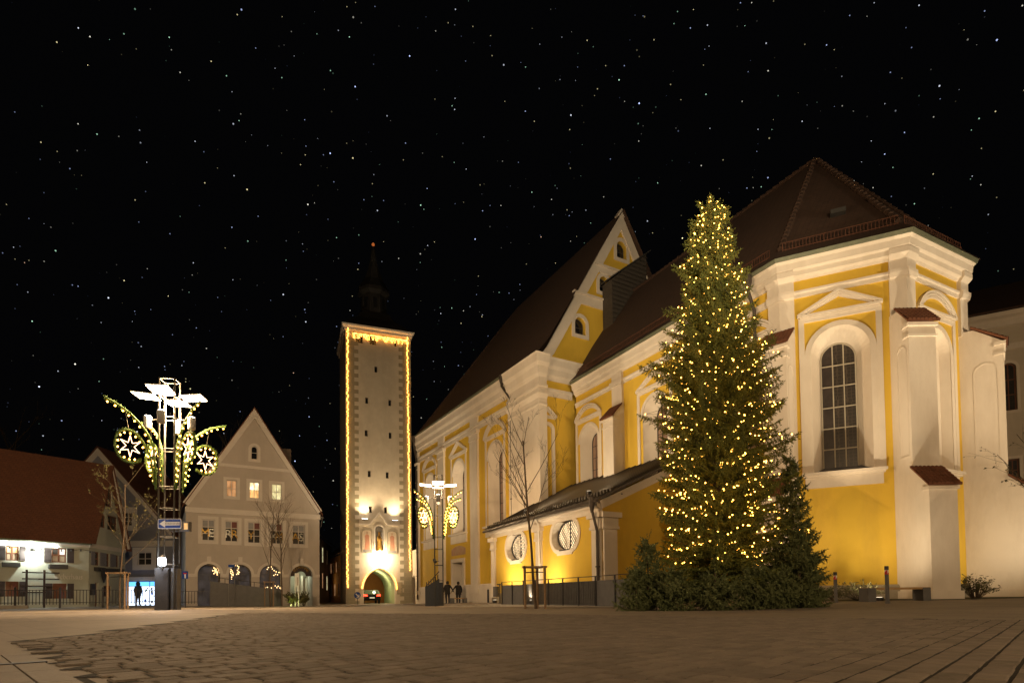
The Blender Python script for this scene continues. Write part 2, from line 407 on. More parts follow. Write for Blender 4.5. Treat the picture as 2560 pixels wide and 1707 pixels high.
mat('slab', (.23, .19, .15), .75, (.19, .155, .125), 4, bump=.2, bscale=60, stain=(.14, .115, .095))
mat('asphalt', (.05, .045, .04), .85, (.065, .06, .05), 8, bump=.3, bscale=90)
mat('soil', (.06, .045, .025), 1, (.05, .055, .02), 6, bump=.6, bscale=40)
mat('needle', (.10, .125, .03), .7, (.19, .20, .05), 2.2, spec=.25)
mat('needle_blue', (.095, .12, .05), .7, (.16, .18, .075), 2.5, spec=.25)
mat('leaf', (.07, .075, .025), .8, (.10, .085, .03), 4)
mat('garland', (.05, .10, .02), .9, (.09, .13, .03), 20)
mat('bulb', (1, .8, .5), .4, emit=(1, .43, .055), estr=11)
mat('bulb_tower', (1, .8, .5), .4, emit=(1, .42, .06), estr=4.2)
mat('neon', (1, .8, .6), .4, emit=(1, .58, .28), estr=2.6)
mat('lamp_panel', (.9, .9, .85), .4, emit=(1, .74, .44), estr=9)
mat('lamp_lens', (.9, .9, .85), .3, emit=(1, .9, .75), estr=12)
mat('flood_lens', (.5, .5, .45), .3, emit=(1, .85, .6), estr=1.2)
mat('lantern', (.9, .9, 1), .3, emit=(.85, .9, 1), estr=22)
mat('sign_blue', (.01, .06, .32), .45); mat('sign_white', (.75, .74, .72), .5); mat('sign_red', (.5, .02, .03), .5); mat('sign_black', (.02, .02, .02), .5)
mat('gold', (.26, .16, .035), .4, metal=.8); mat('silver', (.24, .24, .22), .35, metal=.8)
mat('gilded', (.72, .42, .08), .35, (.30, .16, .05), 6, metal=.55)
mat('fresco', (.48, .25, .15), .9, (.52, .38, .22), 2.2, detail=8, stain=(.30, .22, .20))
mat('fresco_robe', (.50, .20, .12), .9, (.42, .24, .15), 5); mat('fresco_light', (.62, .50, .36), .9, (.5, .38, .26), 5); mat('fresco_ground', (.22, .20, .18), .9)
mat('car_paint', (.02, .02, .025), .25, coat=.6); mat('tyre', (.015, .015, .015), .9)
mat('tail', (.6, .02, .01), .3, emit=(1, .03, .012), estr=4); mat('plate', (.8, .8, .78), .5, emit=(1, .95, .85), estr=.15)
mat('coat', (.018, .016, .017), .9, (.028, .024, .022), 15); mat('trouser', (.025, .023, .03), .9); mat('skin', (.45, .27, .19), .6); mat('hair', (.03, .02, .012), .8)
mat('coat_blue', (.02, .028, .05), .85, (.015, .02, .035), 15)
mat('gate_green', (.40, .42, .24), .9, (.36, .38, .22), 2, bump=.1, bscale=10)
mat('orange', (.55, .22, .06), .9, (.48, .19, .05), 2); mat('dark_wall', (.10, .07, .05), .9, (.08, .06, .045), 3)
mat('annex', (.62, .54, .43), .9, (.57, .495, .39), 1.5, bump=.08, bscale=14, stain=(.47, .40, .32))
mat('star_red', (.5, .1, .05), .4, emit=(1, .25, .05), estr=.15)
mat('sky_cable', (.02, .02, .02), .8)
MATS['pane_hex'] = None
def hexglass():
    m = mat('pane_hex', (.06, .05, .045), .28, spec=.5); t = m.node_tree; nn = t.nodes.new; ln = t.links.new
    p = [n for n in t.nodes if n.type == 'BSDF_PRINCIPLED'][0]; tcn = nn('ShaderNodeTexCoord')
    vo = nn('ShaderNodeTexVoronoi'); vo.feature = 'DISTANCE_TO_EDGE'; vo.inputs['Scale'].default_value = 7; vo.inputs['Randomness'].default_value = .25
    ln(tcn.outputs['Object'], vo.inputs['Vector']); r = nn('ShaderNodeValToRGB'); r.color_ramp.elements[0].position = .02; r.color_ramp.elements[1].position = .09
    r.color_ramp.elements[0].color = (.10, .083, .066, 1); r.color_ramp.elements[1].color = (.05, .042, .037, 1); ln(vo.outputs['Distance'], r.inputs['Fac']); ln(r.outputs['Color'], p.inputs['Base Color'])
hexglass()
def mottle(name, sc=2.5):
    t = M(name).node_tree; nn = t.nodes.new; p = [n for n in t.nodes if n.type == 'BSDF_PRINCIPLED'][0]; st = p.inputs['Emission Strength'].default_value
    tcn = nn('ShaderNodeTexCoord'); mp = nn('ShaderNodeMapping'); mp.inputs['Scale'].default_value = (sc * 1.7, sc * 1.7, sc * .8); nz = nn('ShaderNodeTexNoise'); nz.inputs['Scale'].default_value = 1.0; nz.inputs['Detail'].default_value = 3
    mr = nn('ShaderNodeMapRange'); mr.inputs['From Min'].default_value = .34; mr.inputs['From Max'].default_value = .66; mr.inputs['To Min'].default_value = st * .25; mr.inputs['To Max'].default_value = st * 1.5
    t.links.new(tcn.outputs['Object'], mp.inputs['Vector']); t.links.new(mp.outputs[0], nz.inputs['Vector']); t.links.new(nz.outputs['Fac'], mr.inputs['Value']); t.links.new(mr.outputs[0], p.inputs['Emission Strength'])
for nm_ in ('lit_warm', 'lit_warm_low', 'lit_bright', 'lit_green', 'lit_pane', 'glass_shop'): mottle(nm_)
def lamp_light(name, kind, loc, power, color, parent=None, radius=.08, target=None, angle=None, blend=.6):
    d = bpy.data.lights.new(name, kind); d.energy = power; d.color = color; d.shadow_soft_size = radius
    o = bpy.data.objects.new(name, d); COL.objects.link(o); o.location = loc
    if target is not None: o.rotation_euler = (V(target) - V(loc)).to_track_quat('-Z', 'Y').to_euler()
    if angle: d.spot_size = math.radians(angle); d.spot_blend = blend
    if parent is not None:
        o.parent = parent
        if parent.get('absb'): o.matrix_parent_inverse = INV[parent.name]
    return o
BULB = MB(); 
def ico(r):
    bm = bmesh.new(); bmesh.ops.create_icosphere(bm, subdivisions=1, radius=r); me = bpy.data.meshes.new('bulb'); bm.to_mesh(me); bm.free(); return me
B_TREE = ico(.0175); B_TREE.materials.append(M('bulb'))
B_DECO = ico(.04); B_DECO.materials.append(M('bulb'))
B_TOW = ico(.05); B_TOW.materials.append(M('bulb_tower'))
def textmesh(s, size, m, ext=.004, align='CENTER'):
    c = bpy.data.curves.new('writing', 'FONT'); c.body = s; c.size = size; c.extrude = ext; c.align_x = align; c.align_y = 'CENTER'; c.resolution_u = 3
    o = bpy.data.objects.new('writing', c); COL.objects.link(o)
    me = bpy.data.meshes.new_from_object(o.evaluated_get(bpy.context.evaluated_depsgraph_get())); bpy.data.objects.remove(o); me.materials.clear(); me.materials.append(M(m)); return me
def textat(s, size, m, fr, u, z, o, parent, name='lettering', tilt=0, ext=.004):
    me = textmesh(s, size, m, ext); ob = bpy.data.objects.new(name, me); COL.objects.link(ob)
    d3, n3 = V((fr.d.x, fr.d.y, 0)), V((fr.n.x, fr.n.y, 0))
    mw = Matrix((( d3.x, 0, n3.x, 0), (d3.y, 0, n3.y, 0), (0, 1, 0, 0), (0, 0, 0, 1))) @ Matrix.Rotation(tilt, 4, 'Z')
    mw.translation = fr.P(u, z, o); me.transform(mw)
    if parent is not None:
        ob.parent = parent
        if parent.get('absb'): ob.matrix_parent_inverse = INV[parent.name]
    return ob

# ------------------------------------------------------------------ ground and paving
def ground():
    def axis(lo, hi, c0, c1, st):
        a = []; x = c0
        while x <= c1: a.append(x); x += st
        s = st; x = c1
        while x < hi: s *= 1.35; x += s; a.append(x)
        s = st; x = c0
        while x > lo: s *= 1.35; x -= s; a.insert(0, x)
        return a
    xs = axis(-900, 900, -36, 28, 1.0); ys = axis(-300, 1500, -8, 66, 1.0)
    mb = MB(); nx = len(xs)
    for y in ys:
        for x in xs: mb.v.append((x, y, g(x, y)))
    for j in range(len(ys) - 1):
        for i in range(nx - 1):
            a = j * nx + i; mb.f.append((a, a + 1, a + nx + 1, a + nx)); mb.m.append(0)
    mb.build('ground', 'ground', None, smooth=True, kind='structure', label='brown plaza ground spreading to the buildings')
ground()
# small stone setts laid in courses towards the right, bounded by a curved edge
CA = math.radians(44); cD = V((math.sin(CA), math.cos(CA))); cP = V((cD.y, -cD.x))
FE = [(-30, 15), (-7, 15), (0, 13), (3, 10.4), (5, 8.6), (7, 7.5), (10, 6.9), (30, 6)]
def far_edge(x):      # distance of the paving's far edge across the picture
    for (x0, y0), (x1, y1) in zip(FE, FE[1:]):
        if x0 <= x <= x1: return y0 + (y1 - y0) * (x - x0) / (x1 - x0)
    return 6
def in_paving(x, y):
    sl = (x + 2.32) * math.cos(math.radians(45)) + (y - 3.15) * math.sin(math.radians(45))   # right of the slab strip
    return sl > .06 and y < far_edge(x) and y > -4.2 and x < 9.5 and x > -5.0 - max(0, y - 6.8) * .25
def paving():
    bed = MB(); st = .35; gx = [-8 + st * i for i in range(54)]; gy = [-4.2 + st * i for i in range(57)]
    for i in range(len(gx) - 1):
        for j in range(len(gy) - 1):
            cx, cy = gx[i] + st / 2, gy[j] + st / 2
            if in_paving(cx, cy) or in_paving(cx + .2, cy - .2):
                bed.poly([(a, b, g(a, b) + .004) for a, b in ((gx[i], gy[j]), (gx[i + 1], gy[j]), (gx[i + 1], gy[j + 1]), (gx[i], gy[j + 1]))])
    pav = bed.build('pavement', 'bed', None, kind='structure', label='sett paving with open dark joints in the plaza')
    W_, cand = .142, []
    for r in range(-130, 110):
        rr = random.Random(r * 7 + 3); s = -14 + rr.random() * .2
        while s < 24:
            L = rr.choice((.17, .19, .21, .21, .24)); c = cD * (s + L / 2) + cP * (r * W_); s += L
            if c.y > -4.0 and c.y < 15.5 and abs(c.x) < max(5.5, c.y * 1.05 + 1.3) and in_paving(c.x, c.y): cand.append((c.y, c, L, r))
    cand.sort(key=lambda t: t[0])
    vis = [t for t in cand if t[0] >= 2.45]; hid = [t for t in cand if t[0] < 2.45]
    def bev(mb, c, L, W, h, m, rr, ang=0.0):
        lf_ = c.x < 1.2; l2, w2 = L / 2 - (.006 + .013 * rr.random() if lf_ else .005), W / 2 - (.005 if lf_ else .009); b_ = .007
        tz = (rr.random() - .5) * .004; tx, ty = (rr.random() - .5) * .010, (rr.random() - .5) * .010
        j = [(rr.random() - .5) * .006 for _ in range(8)]
        base = len(mb.v)
        for (ll, ww, hz) in ((l2, w2, -.012), (l2, w2, h - .007), (l2 - b_, w2 - b_, h)):
            for q, (a, b) in enumerate(((-1, -1), (1, -1), (1, 1), (-1, 1))):
                lu, lv = a * ll + j[q * 2], b * ww + j[q * 2 + 1]
                p = c + cD * lu + cP * lv
                mb.v.append((p.x, p.y, g(c.x, c.y) + hz + (tz + lu * tx + lv * ty if hz > 0 else 0)))
        for k in (0, 4):
            for q in range(4): mb.f.append((base + k + q, base + k + (q + 1) % 4, base + k + 4 + (q + 1) % 4, base + k + 4 + q)); mb.m.append(m)
        mb.f.append(tuple(base + 8 + q for q in range(4))); mb.m.append(m)
    names = ['paver', 'paver_b', 'paver_c']
    for i, (y, c, L, r) in enumerate(vis[:290]):
        rr = random.Random(i * 31 + 5); mb = MB(); bev(mb, c, L, W_, .012, 0, rr)
        link('paver', mb.mesh('paver', rr.choice(names)), pav)
    mb = MB()
    for i, (y, c, L, r) in enumerate(vis[290:] + hid):
        rr = random.Random(i * 17 + 9); bev(mb, c, L, W_, .012, rr.choice((0, 0, 1, 2)), rr)
    mb.build('paver_field', names, pav, kind='stuff')
    # long slabs of the drain strip along the left edge
    dd = V((-math.sin(math.radians(45)), math.cos(math.radians(45)))); pp = V((dd.y, -dd.x)); o0 = V((-2.38, 3.15))
    strip = MB()
    strip.poly([(*(o0 + dd * a + pp * b), .006) for a, b in ((-6.2, -.62), (-6.2, .05), (2.05, .05), (2.05, -.62))])
    st_o = strip.build('drain_strip', 'bed', None, kind='structure', label='strip of long stone slabs with a slot drain across its end')
    for k in range(3):
        s = -6.2
        while s < 2.0:
            L = .62 + .05 * ((k * 7 + int(s * 10)) % 3); c = o0 + dd * (s + L / 2) - pp * (.09 + k * .165); e = min(s + L, 2.05); mb = MB()
            q = [(s + .004, -.077), (e - .004, -.077), (e - .004, .077), (s + .004, .077)]; cc = o0 - pp * (.09 + k * .165)
            mb.prism([(*(cc + dd * a + pp * b), -.01) for a, b in q], (0, 0, .03)); link('slab', mb.mesh('slab', 'slab'), st_o); s += L
    mb = MB(); mb.prism([(*(o0 + dd * a + pp * b), -.01) for a, b in ((1.02, -.57), (1.10, -.57), (1.10, .0), (1.02, .0))], (0, 0, .036)); mb.build('drain_slot', 'metal_dark', st_o)
    # kerb line curving from the houses to the gate road
    mb = MB(); pts = [at(640, 1531, 21), at(700, 1527, 26), at(790, 1523, 33), at(900, 1517, 44), at(960, 1513, 55)]
    pts = [V((p.x, p.y)) for p in pts]
    for a, b in zip(pts, pts[1:]):
        d = (b - a).normalized(); n_ = V((d.y, -d.x)) * .08; q = [a + n_, b + n_, b - n_, a - n_]
        mb.prism([(p.x, p.y, g(p.x, p.y) - .02) for p in q], (0, 0, .045))
    mb.build('kerb', 'concrete', None, kind='structure', label='flush kerb line curving to the tower gate')
paving()

# ------------------------------------------------------------------ church
def axes(deg): t_ = math.radians(deg); return V((-math.sin(t_), math.cos(t_))), V((math.cos(t_), math.sin(t_)))
sA, pA = axes(27.7)   # along the choir away, across (into the church)
E1, E2, E3 = V((10.82, 23.05)), V((15.0, 21.1)), V((19.1, 23.23))
E4 = E3 + V((math.cos(math.radians(72)), math.sin(math.radians(72)))) * 4.4
E0 = E1 + sA * 15.0
EAVE = [E0, E1, E2, E3, E4]
WALL = offline(EAVE, -.43)
G0 = .0
church = thing('church', 'yellow and white baroque church with polygonal apse and steep tiled roof', 'church', (8, 30, 0))
frC = Fr(WALL[0], WALL[1]); frA = Fr(WALL[1], WALL[2]); frB = Fr(WALL[2], WALL[3]); frD = Fr(WALL[3], WALL[4])
ZT = 13.75
def U(fr, z, x, y, o=0): return fr.uz(*z(x, y), o)
def opening(fr, px0, px1, py0, py1):
    u0, u1 = fr.uz(px0, (py0 + py1) / 2)[0], fr.uz(px1, (py0 + py1) / 2)[0]; um = (px0 + px1) / 2
    return u0, u1, fr.uz(um, py1)[1], fr.uz(um, py0)[1]
def niche(fr, o_, i_, dep, parent, m='white_clean', name='reveal'):
    """splayed reveal from outer outline to smaller inner outline, dep behind the wall face"""
    mb = MB(); n = len(o_)
    for k in range(n):
        j = (k + 1) % n; mb.poly([fr.P(*o_[k], 0), fr.P(*o_[j], 0), fr.P(*i_[j], -dep), fr.P(*i_[k], -dep)])
    return mb.build(name, m, parent, smooth=True)
def trim(fr, pts_list, w, o1, parent, name, m='white_clean', closed=False, o0=-.02):
    mb = MB()
    for pts in (pts_list if isinstance(pts_list[0][0], (tuple, list, Vector)) else [pts_list]): fr.band(mb, pts, w, o0, o1, 0, closed)
    return mb.build(name, m, parent)
def pediment(fr, parent, u0, u1, z0, kind, rise, w=.12):
    c = (u0 + u1) / 2; mb = MB()
    for k, (dw, oo) in enumerate(((0, .13), (w * 1.25, .09), (w * 2.4, .055))):
        ww = w * .95
        if kind == 'tri': pts = [(u0 + dw * 1.6, z0 + .02 + dw * .25), (c, z0 + rise - dw), (u1 - dw * 1.6, z0 + .02 + dw * .25)]
        else: pts = [p for p in arch(u0 + dw * 1.1, u1 - dw * 1.1, z0, z0 + rise - dw, 'seg', 14, rise - dw)[2:]][::-1]
        fr.band(mb, pts, ww, -.02, oo)
    for k, zz in enumerate((z0 - .02, z0 - w * 1.35)): fr.box(mb, u0 - .02 + k * .1, u1 + .02 - k * .1, zz - w * .5, zz + w * .5, -.02, .12 - .05 * k)
    return mb.build('pediment', 'white_clean', parent)

# --- apse facet with the tall leaded window
def apse_window(fr, u0, u1, z0, zt, blind=False, gpx=None):
    sh = arch(u0, u1, z0, zt, 'round', 18)
    k = .62
    c = (u0 + u1) / 2; hw = (u1 - u0) / 2 * k; dep = .95
    inn = arch(c - hw, c + hw, z0 + (.16 if not blind else .05), zt - (u1 - u0) / 2 * .34, 'round', 18)
    if blind:
        inn = inset(sh, .16); niche(fr, sh, inn, .32, church)
        mb = MB(); fr.wall(mb, inn, (), -.32); mb.build('blind_niche', 'white', church)
    else:
        niche(fr, sh, inn, dep, church)
        us = [c - hw + .03, c - hw * .33, c + hw * .33, c + hw - .03]; zz = [z0 + .19 + (zt - z0 - .7) * q / 6 for q in range(6)] + [zt - .6]
        window(fr, church, inn, -dep + .02, .05, 3, 6, (lambda a, b: 'glass_church' if a == 0 else 'pane_hex'), 'frame_lattice', .045)
        mb = MB(); fr.prism(mb, [(u0 + .05, z0), (u1 - .05, z0), (c + hw, z0 + .16), (c - hw, z0 + .16)], -.9, -.05)
        mb.build('window_sill', 'metal_dark', church)
    return sh
uA0, uA1, zA0, zA1 = opening(frA, 2029, 2180, 812, 1176)
shA = arch(uA0, uA1, zA0, zA1, 'round', 18)
cB = frB.L * .5; shB = arch(cB - .92, cB + .92, zA0, zA1 - .15, 'round', 18)
ZW = -.6
def wallpart(fr, holes, top, name, mats='yellow', mrev=None):
    mb = MB(); fr.wall(mb, [(0, ZW), (fr.L, ZW), (fr.L, top), (0, top)], holes, 0, 0); return mb.build(name, mats, church)
wallpart(frA, [shA], ZT - .1, 'apse_wall'); wallpart(frB, [shB], ZT - .1, 'apse_wall'); wallpart(frD, [], ZT - .1, 'apse_wall')
apse_window(frA, uA0, uA1, zA0, zA1); apse_window(frB, cB - .92, cB + .92, zA0, zA1 - .15, True)
for fr, (u0, u1, z0, zt), kind in ((frA, (uA0, uA1, zA0, zA1), 'tri'), (frB, (cB - .92, cB + .92, zA0, zA1 - .15), 'seg')):
    # square surround, arch band, spandrels stay yellow, apron sill
    a0, a1 = u0 - .3, u1 + .3
    trim(fr, [[(a0, z0), (a0, zt + .42), (a1, zt + .42), (a1, z0)]], .2, .05, church, 'window_surround')
    mb = MB(); outer = arch(u0 - .2, u1 + .2, z0, zt + .2, 'round', 18); inn_ = arch(u0 + .002, u1 - .002, z0, zt - .002, 'round', 18)
    for k in range(1, len(outer) - 1): fr.prism(mb, [outer[k], outer[k + 1], inn_[k + 1], inn_[k]], -.02, .035)
    fr.prism(mb, [outer[-1], outer[0], inn_[0], inn_[-1]], -.02, .035)
    mb.build('arch_band', 'white_clean', church)
    pediment(fr, church, a0 - .12, a1 + .12, zt + .62, kind, .78, .085)
    mb = MB(); fr.box(mb, a0 - .12, a1 + .12, z0 - .12, z0 - .02, -.02, .24); fr.box(mb, a0 - .06, a1 + .06, z0 - .2, z0 - .12, -.02, .15); fr.box(mb, a0, a1, z0 - .62, z0 - .2, -.02, .06)
    mb.build('window_apron', 'white_clean', church)
# --- choir wall
cw = []
for px0, px1, py0, py1, kind in ((1439, 1508, 1040, 1215, 'seg'), (1592, 1668, 960, 1170, 'tri')):
    u0, u1, z0, z1 = opening(frC, px0, px1, py0, py1); cw.append((u0, u1, 7.0, 11.0, kind))
u_off = cw[1][0] - cw[0][0]
wc = max(1.7, min(2.4, cw[0][1] - cw[0][0]))
cws = []
for k in range(3):
    uc = (cw[0][0] + cw[0][1]) / 2 + u_off * k
    if uc + 1.6 > frC.L: break
    cws.append((uc - .95, uc + .95, 6.6, 10.85, 'seg' if k % 2 == 0 else 'tri'))
wallpart(frC, [arch(a, b, c, d, 'round', 18) for a, b, c, d, k in cws], ZT - .1, 'choir_wall')
for a, b, c, d, kind in cws:
    sh = arch(a, b, c, d, 'round', 18); m_ = (a + b) / 2; inn = arch(m_ - .56, m_ + .56, c + .1, d - .38, 'round', 18); niche(frC, sh, inn, .7, church)
    window(frC, church, inn, -.68, .04, 3, 5, 'glass_pale', 'metal_dark', .03)
    trim(frC, [[(a - .3, c), (a - .3, d + .4), (b + .3, d + .4), (b + .3, c)]], .2, .05, church, 'window_surround')
    mb = MB(); outer = arch(a - .18, b + .18, c, d + .18, 'round', 18); inn_ = arch(a + .002, b - .002, c, d - .002, 'round', 18)
    for k in range(1, len(outer) - 1): frC.prism(mb, [outer[k], outer[k + 1], inn_[k + 1], inn_[k]], -.02, .035)
    mb.build('arch_band', 'white_clean', church)
    pediment(frC, church, a - .42, b + .42, d + .55, kind, .72, .085)
# entablature round choir and apse
def ent(line, parent, zt, sc=1.0, name='cornice'):
    mb = MB(); a = zt
    prof = [(-.05, a - .75 * sc), (.06, a - .75 * sc), (.09, a - .66 * sc), (.20, a - .60 * sc), (.21, a - .42 * sc), (.31, a - .36 * sc), (.34, a - .12 * sc), (.42, a - .02), (-.05, a - .02)]
    sweep(mb, line, prof); mb.build(name, 'white_clean', parent)
    mb = MB(); sweep(mb, line, [(-.02, a - 1.45 * sc), (.06, a - 1.45 * sc), (.06, a - 1.30 * sc), (.11, a - 1.26 * sc), (.11, a - 1.18 * sc), (-.02, a - 1.18 * sc)]); mb.build('architrave', 'white_clean', parent)
ent(WALL, church, ZT)
mb = MB(); sweep(mb, WALL, [(.28, ZT - .02), (.46, ZT - .02), (.51, ZT + .12), (.46, ZT + .14), (.28, ZT + .05)]); mb.build('gutter', 'gutter_green', church)
mb = MB(); sweep(mb, WALL[:4], [(-.05, ZW), (.12, ZW), (.12, .62), (.06, .68), (-.05, .68)]); mb.build('plinth', 'stone_base', church)
zlowm = at(2356, 1212, 20.0).z; zupm = at(2305, 806, 20.77).z
# corner pilaster blocks wrapping the apse corners, breaking through the entablature
for ci in (1, 2, 3):
    c = WALL[ci]; d0 = (WALL[ci] - WALL[ci - 1]).normalized(); d1 = (WALL[ci + 1] - WALL[ci]).normalized()
    ln_ = [c - d0 * .50, c, c + d1 * .50]; mb = MB()
    sweep(mb, ln_, [(-.02, zupm + .55), (.12, zupm + .55), (.12, ZT - 1.5), (.20, ZT - 1.46), (.24, ZT - 1.3), (.24, ZT - 1.18), (.16, ZT - 1.14), (.16, ZT - .8), (.3, ZT - .62), (.3, ZT - .42), (.2, ZT - .40), (-.02, ZT - .4)])
    mb.build('corner_pilaster', 'white_clean', church)
def tiles(mb, p00, p01, p10, p11, n, rows):
    """rows of half-round roof tiles over a bilinear patch"""
    for i in range(n):
        for r in range(rows):
            def q(a, b, h):
                t = p00.lerp(p01, a).lerp(p10.lerp(p11, a), b); return t + V((0, 0, h))
            a0, a1 = (i + .06) / n, (i + .94) / n; b0, b1 = r / rows, min(1, (r + 1.12) / rows)
            am = (a0 + a1) / 2; h0, h1 = .035, .07
            mb.poly([q(a0, b0, .01), q(am, b0, h0), q(am, b1, h1), q(a0, b1, .045)]); mb.poly([q(am, b0, h0), q(a1, b0, .01), q(a1, b1, .045), q(am, b1, h1)])
            mb.poly([q(a0, b1, .045), q(am, b1, h1), q(a1, b1, .045), q(a1, b1, -.02), q(a0, b1, -.02)])
def buttress(base, axis, w, p1, p2, zlow, zup, parent, zg=.0, slope=.75):
    """stepped buttress: base point on the wall corner, axis outward, p1 lower and p2 upper projection"""
    ax = V(axis).normalized(); t = V((-ax.y, ax.x)); h = w / 2
    def P(o, s, z): q = base + ax * o + t * s; return V((q.x, q.y, z))
    mb = MB()
    prof = [(-.4, ZW), (p1, ZW), (p1, zlow), (p2, zlow + slope), (p2, zup), (.28, zup + .7), (-.4, zup + .7)]
    mb.prism([P(o, -h, z) for o, z in prof], V((t.x, t.y, 0)) * w)
    for s in (-1, 1):   # moulded string at the head of the upper stage
        pass
    b = mb.build('buttress', 'white', parent)
    for z0, z1, e in ((zup - .50, zup - .42, .04), (zup - .12, zup + .0, .07), (zlow - .14, zlow - .02, .05)):
        o_ = p2 if z0 > zlow + .5 else p1; m2 = MB()
        m2.prism([P(o_ - .3, -h - e, z0), P(o_ + e, -h - e, z0), P(o_ + e, h + e, z0), P(o_ - .3, h + e, z0)], (0, 0, z1 - z0)); sub(m2, 'moulding', 'white_clean', b)
    m2 = MB(); m2.prism([P(-.2, -h - .07, ZW), P(p1 + .07, -h - .07, ZW), P(p1 + .07, h + .07, ZW), P(-.2, h + .07, ZW)], (0, 0, .42 - ZW))
    sub(m2, 'plinth', 'white_clean', b)
    m3 = MB(); e = .10
    m3.prism([P(p2 - .02, -h - e, zlow + slope + .03), P(p1 + .1, -h - e, zlow - .01), P(p1 + .1, -h - e, zlow + .05), P(p2 - .02, -h - e, zlow + slope + .1)], V((t.x, t.y, 0)) * (w + 2 * e))
    tiles(m3, P(p2, -h - e, zlow + slope + .08), P(p2, h + e, zlow + slope + .08), P(p1 + .13, -h - e, zlow + .03), P(p1 + .13, h + e, zlow + .03), 8, 7)
    sub(m3, 'buttress_roof', 'tile_red', b)
    m4 = MB()
    m4.prism([P(.2, -h - e, zup + .78), P(p2 + .12, -h - e, zup + .0), P(p2 + .12, -h - e, zup + .07), P(.2, -h - e, zup + .85)], V((t.x, t.y, 0)) * (w + 2 * e))
    tiles(m4, P(.2, -h - e, zup + .83), P(.2, h + e, zup + .83), P(p2 + .16, -h - e, zup + .05), P(p2 + .16, h + e, zup + .05), 8, 7)
    sub(m4, 'buttress_roof', 'tile_red', b)
    # shallow arched recesses on both flanks of the upper stage
    for s in (-1, 1):
        q = MB(); wd_ = p2 * .62; c0 = p2 * .52; ff = Fr((base + ax * 0 + t * (s * h)), (base + ax * 1 + t * (s * h)))
        if ff.n.dot(t * s) < 0: ff = Fr((base + ax * 1 + t * (s * h)), (base + t * (s * h))); c0 = 1 - c0
        sh = arch(c0 - wd_ / 2, c0 + wd_ / 2, zlow + slope + .5, zup - .75, 'round', 10); ff.band(q, sh, .05, -.01, .014, 0, True)
        sub(q, 'recess_frame', 'white_clean', b)
    return b
def bis(ci):
    d0 = (WALL[ci] - WALL[ci - 1]).normalized(); d1 = (WALL[ci + 1] - WALL[ci]).normalized(); q = V((d0.y, -d0.x)) + V((d1.y, -d1.x)); return q.normalized()
buttress(V((15.0, WALL[2].y)), V((0, -1)), .98, WALL[2].y - 20.0, WALL[2].y - 20.77, zlowm, zupm, church)
buttress(WALL[1], bis(1), .95, 1.85, .95, zlowm, zupm, church)
buttress(WALL[3], bis(3), .92, 2.05, 1.2, zlowm, zupm, church)
# slimmer buttress between the choir windows
ub = (cws[0][1] + cws[1][0]) / 2; pb = frC.P(ub, 0, 0)
buttress(V((pb.x, pb.y)), frC.n, .95, 1.0, .8, 6.2, frC.uz(*Z6(510, 1215), .8)[1], church)
mb = MB(); frC.box(mb, ub - .45, ub + .45, 9, ZT - .75, -.02, .14); frC.box(mb, ub - .55, ub + .55, ZT - 1.46, ZT - 1.17, -.02, .24); mb.build('pilaster', 'white_clean', church)

# --- nave
sC, pC = sA, pA; sA, pA = axes(30.1)
NE1 = V((1.78, 35.4)); NE0 = NE1 + sA * 21.7; ZN = 15.35
NE2 = NE1 + pA * 16
NL = offline([NE0 + sA * 0 , NE1, NE2], -.42); NL[0] = NE0 + pA * .42
frN = Fr(NL[0], NL[1]); frG = Fr(NL[1], NL[2])
nw = []
for px0, px1, py0, py1, kind in ((1058, 1094, 1186, 1357, 'seg'), (1126, 1169, 1150, 1330, 'tri'), (1212, 1267, 1101, 1304, 'seg')):
    u0, u1, z0, z1 = opening(frN, px0, px1, py0, py1); nw.append((u0, u1, z0, z1, kind))
zb = sum(n[2] for n in nw) / 3; ztp = sum(n[3] for n in nw) / 3
nw = [(((a + b) / 2) - 1.15, ((a + b) / 2) + 1.15, zb, ztp, k) for a, b, c, d, k in nw]
du0, du1, dz0, dz1 = opening(frN, 1134, 1160, 1404, 1492)
dsh = [(du0, ZW), (du1, ZW), (du1, dz1), (du0, dz1)]
dz0 = ZW
mb = MB(); frN.wall(mb, [(0, ZW), (frN.L, ZW), (frN.L, ZN), (0, ZN)], [arch(a, b, c, d, 'round', 16) for a, b, c, d, k in nw] + [dsh], 0, 0); mb.build('nave_wall', 'yellow', church)
for a, b, c, d, kind in nw:
    sh = arch(a, b, c, d, 'round', 16); m_ = (a + b) / 2; inn = arch(m_ - .75, m_ + .75, c + .1, d - .45, 'round', 16); niche(frN, sh, inn, .8, church)
    window(frN, church, inn, -.78, .05, 3, 7, 'glass_pale', 'metal_dark', .035)
    trim(frN, [[(a - .25, c), (a - .25, d + .4), (b + .25, d + .4), (b + .25, c)]], .2, .05, church, 'window_surround')
    mb = MB(); outer = arch(a - .16, b + .16, c, d + .16, 'round', 16); inn_ = arch(a + .002, b - .002, c, d - .002, 'round', 16)
    for k in range(1, len(outer) - 1): frN.prism(mb, [outer[k], outer[k + 1], inn_[k + 1], inn_[k]], -.02, .035)
    mb.build('arch_band', 'white_clean', church)
    pediment(frN, church, a - .5, b + .5, d + .55, kind, 1.0, .11)
    mb = MB(); frN.box(mb, a - .45, b + .45, c - .15, c - .02, -.02, .28); frN.box(mb, a - .35, b + .35, c - .8, c - .15, -.02, .08); mb.build('window_apron', 'white_clean', church)
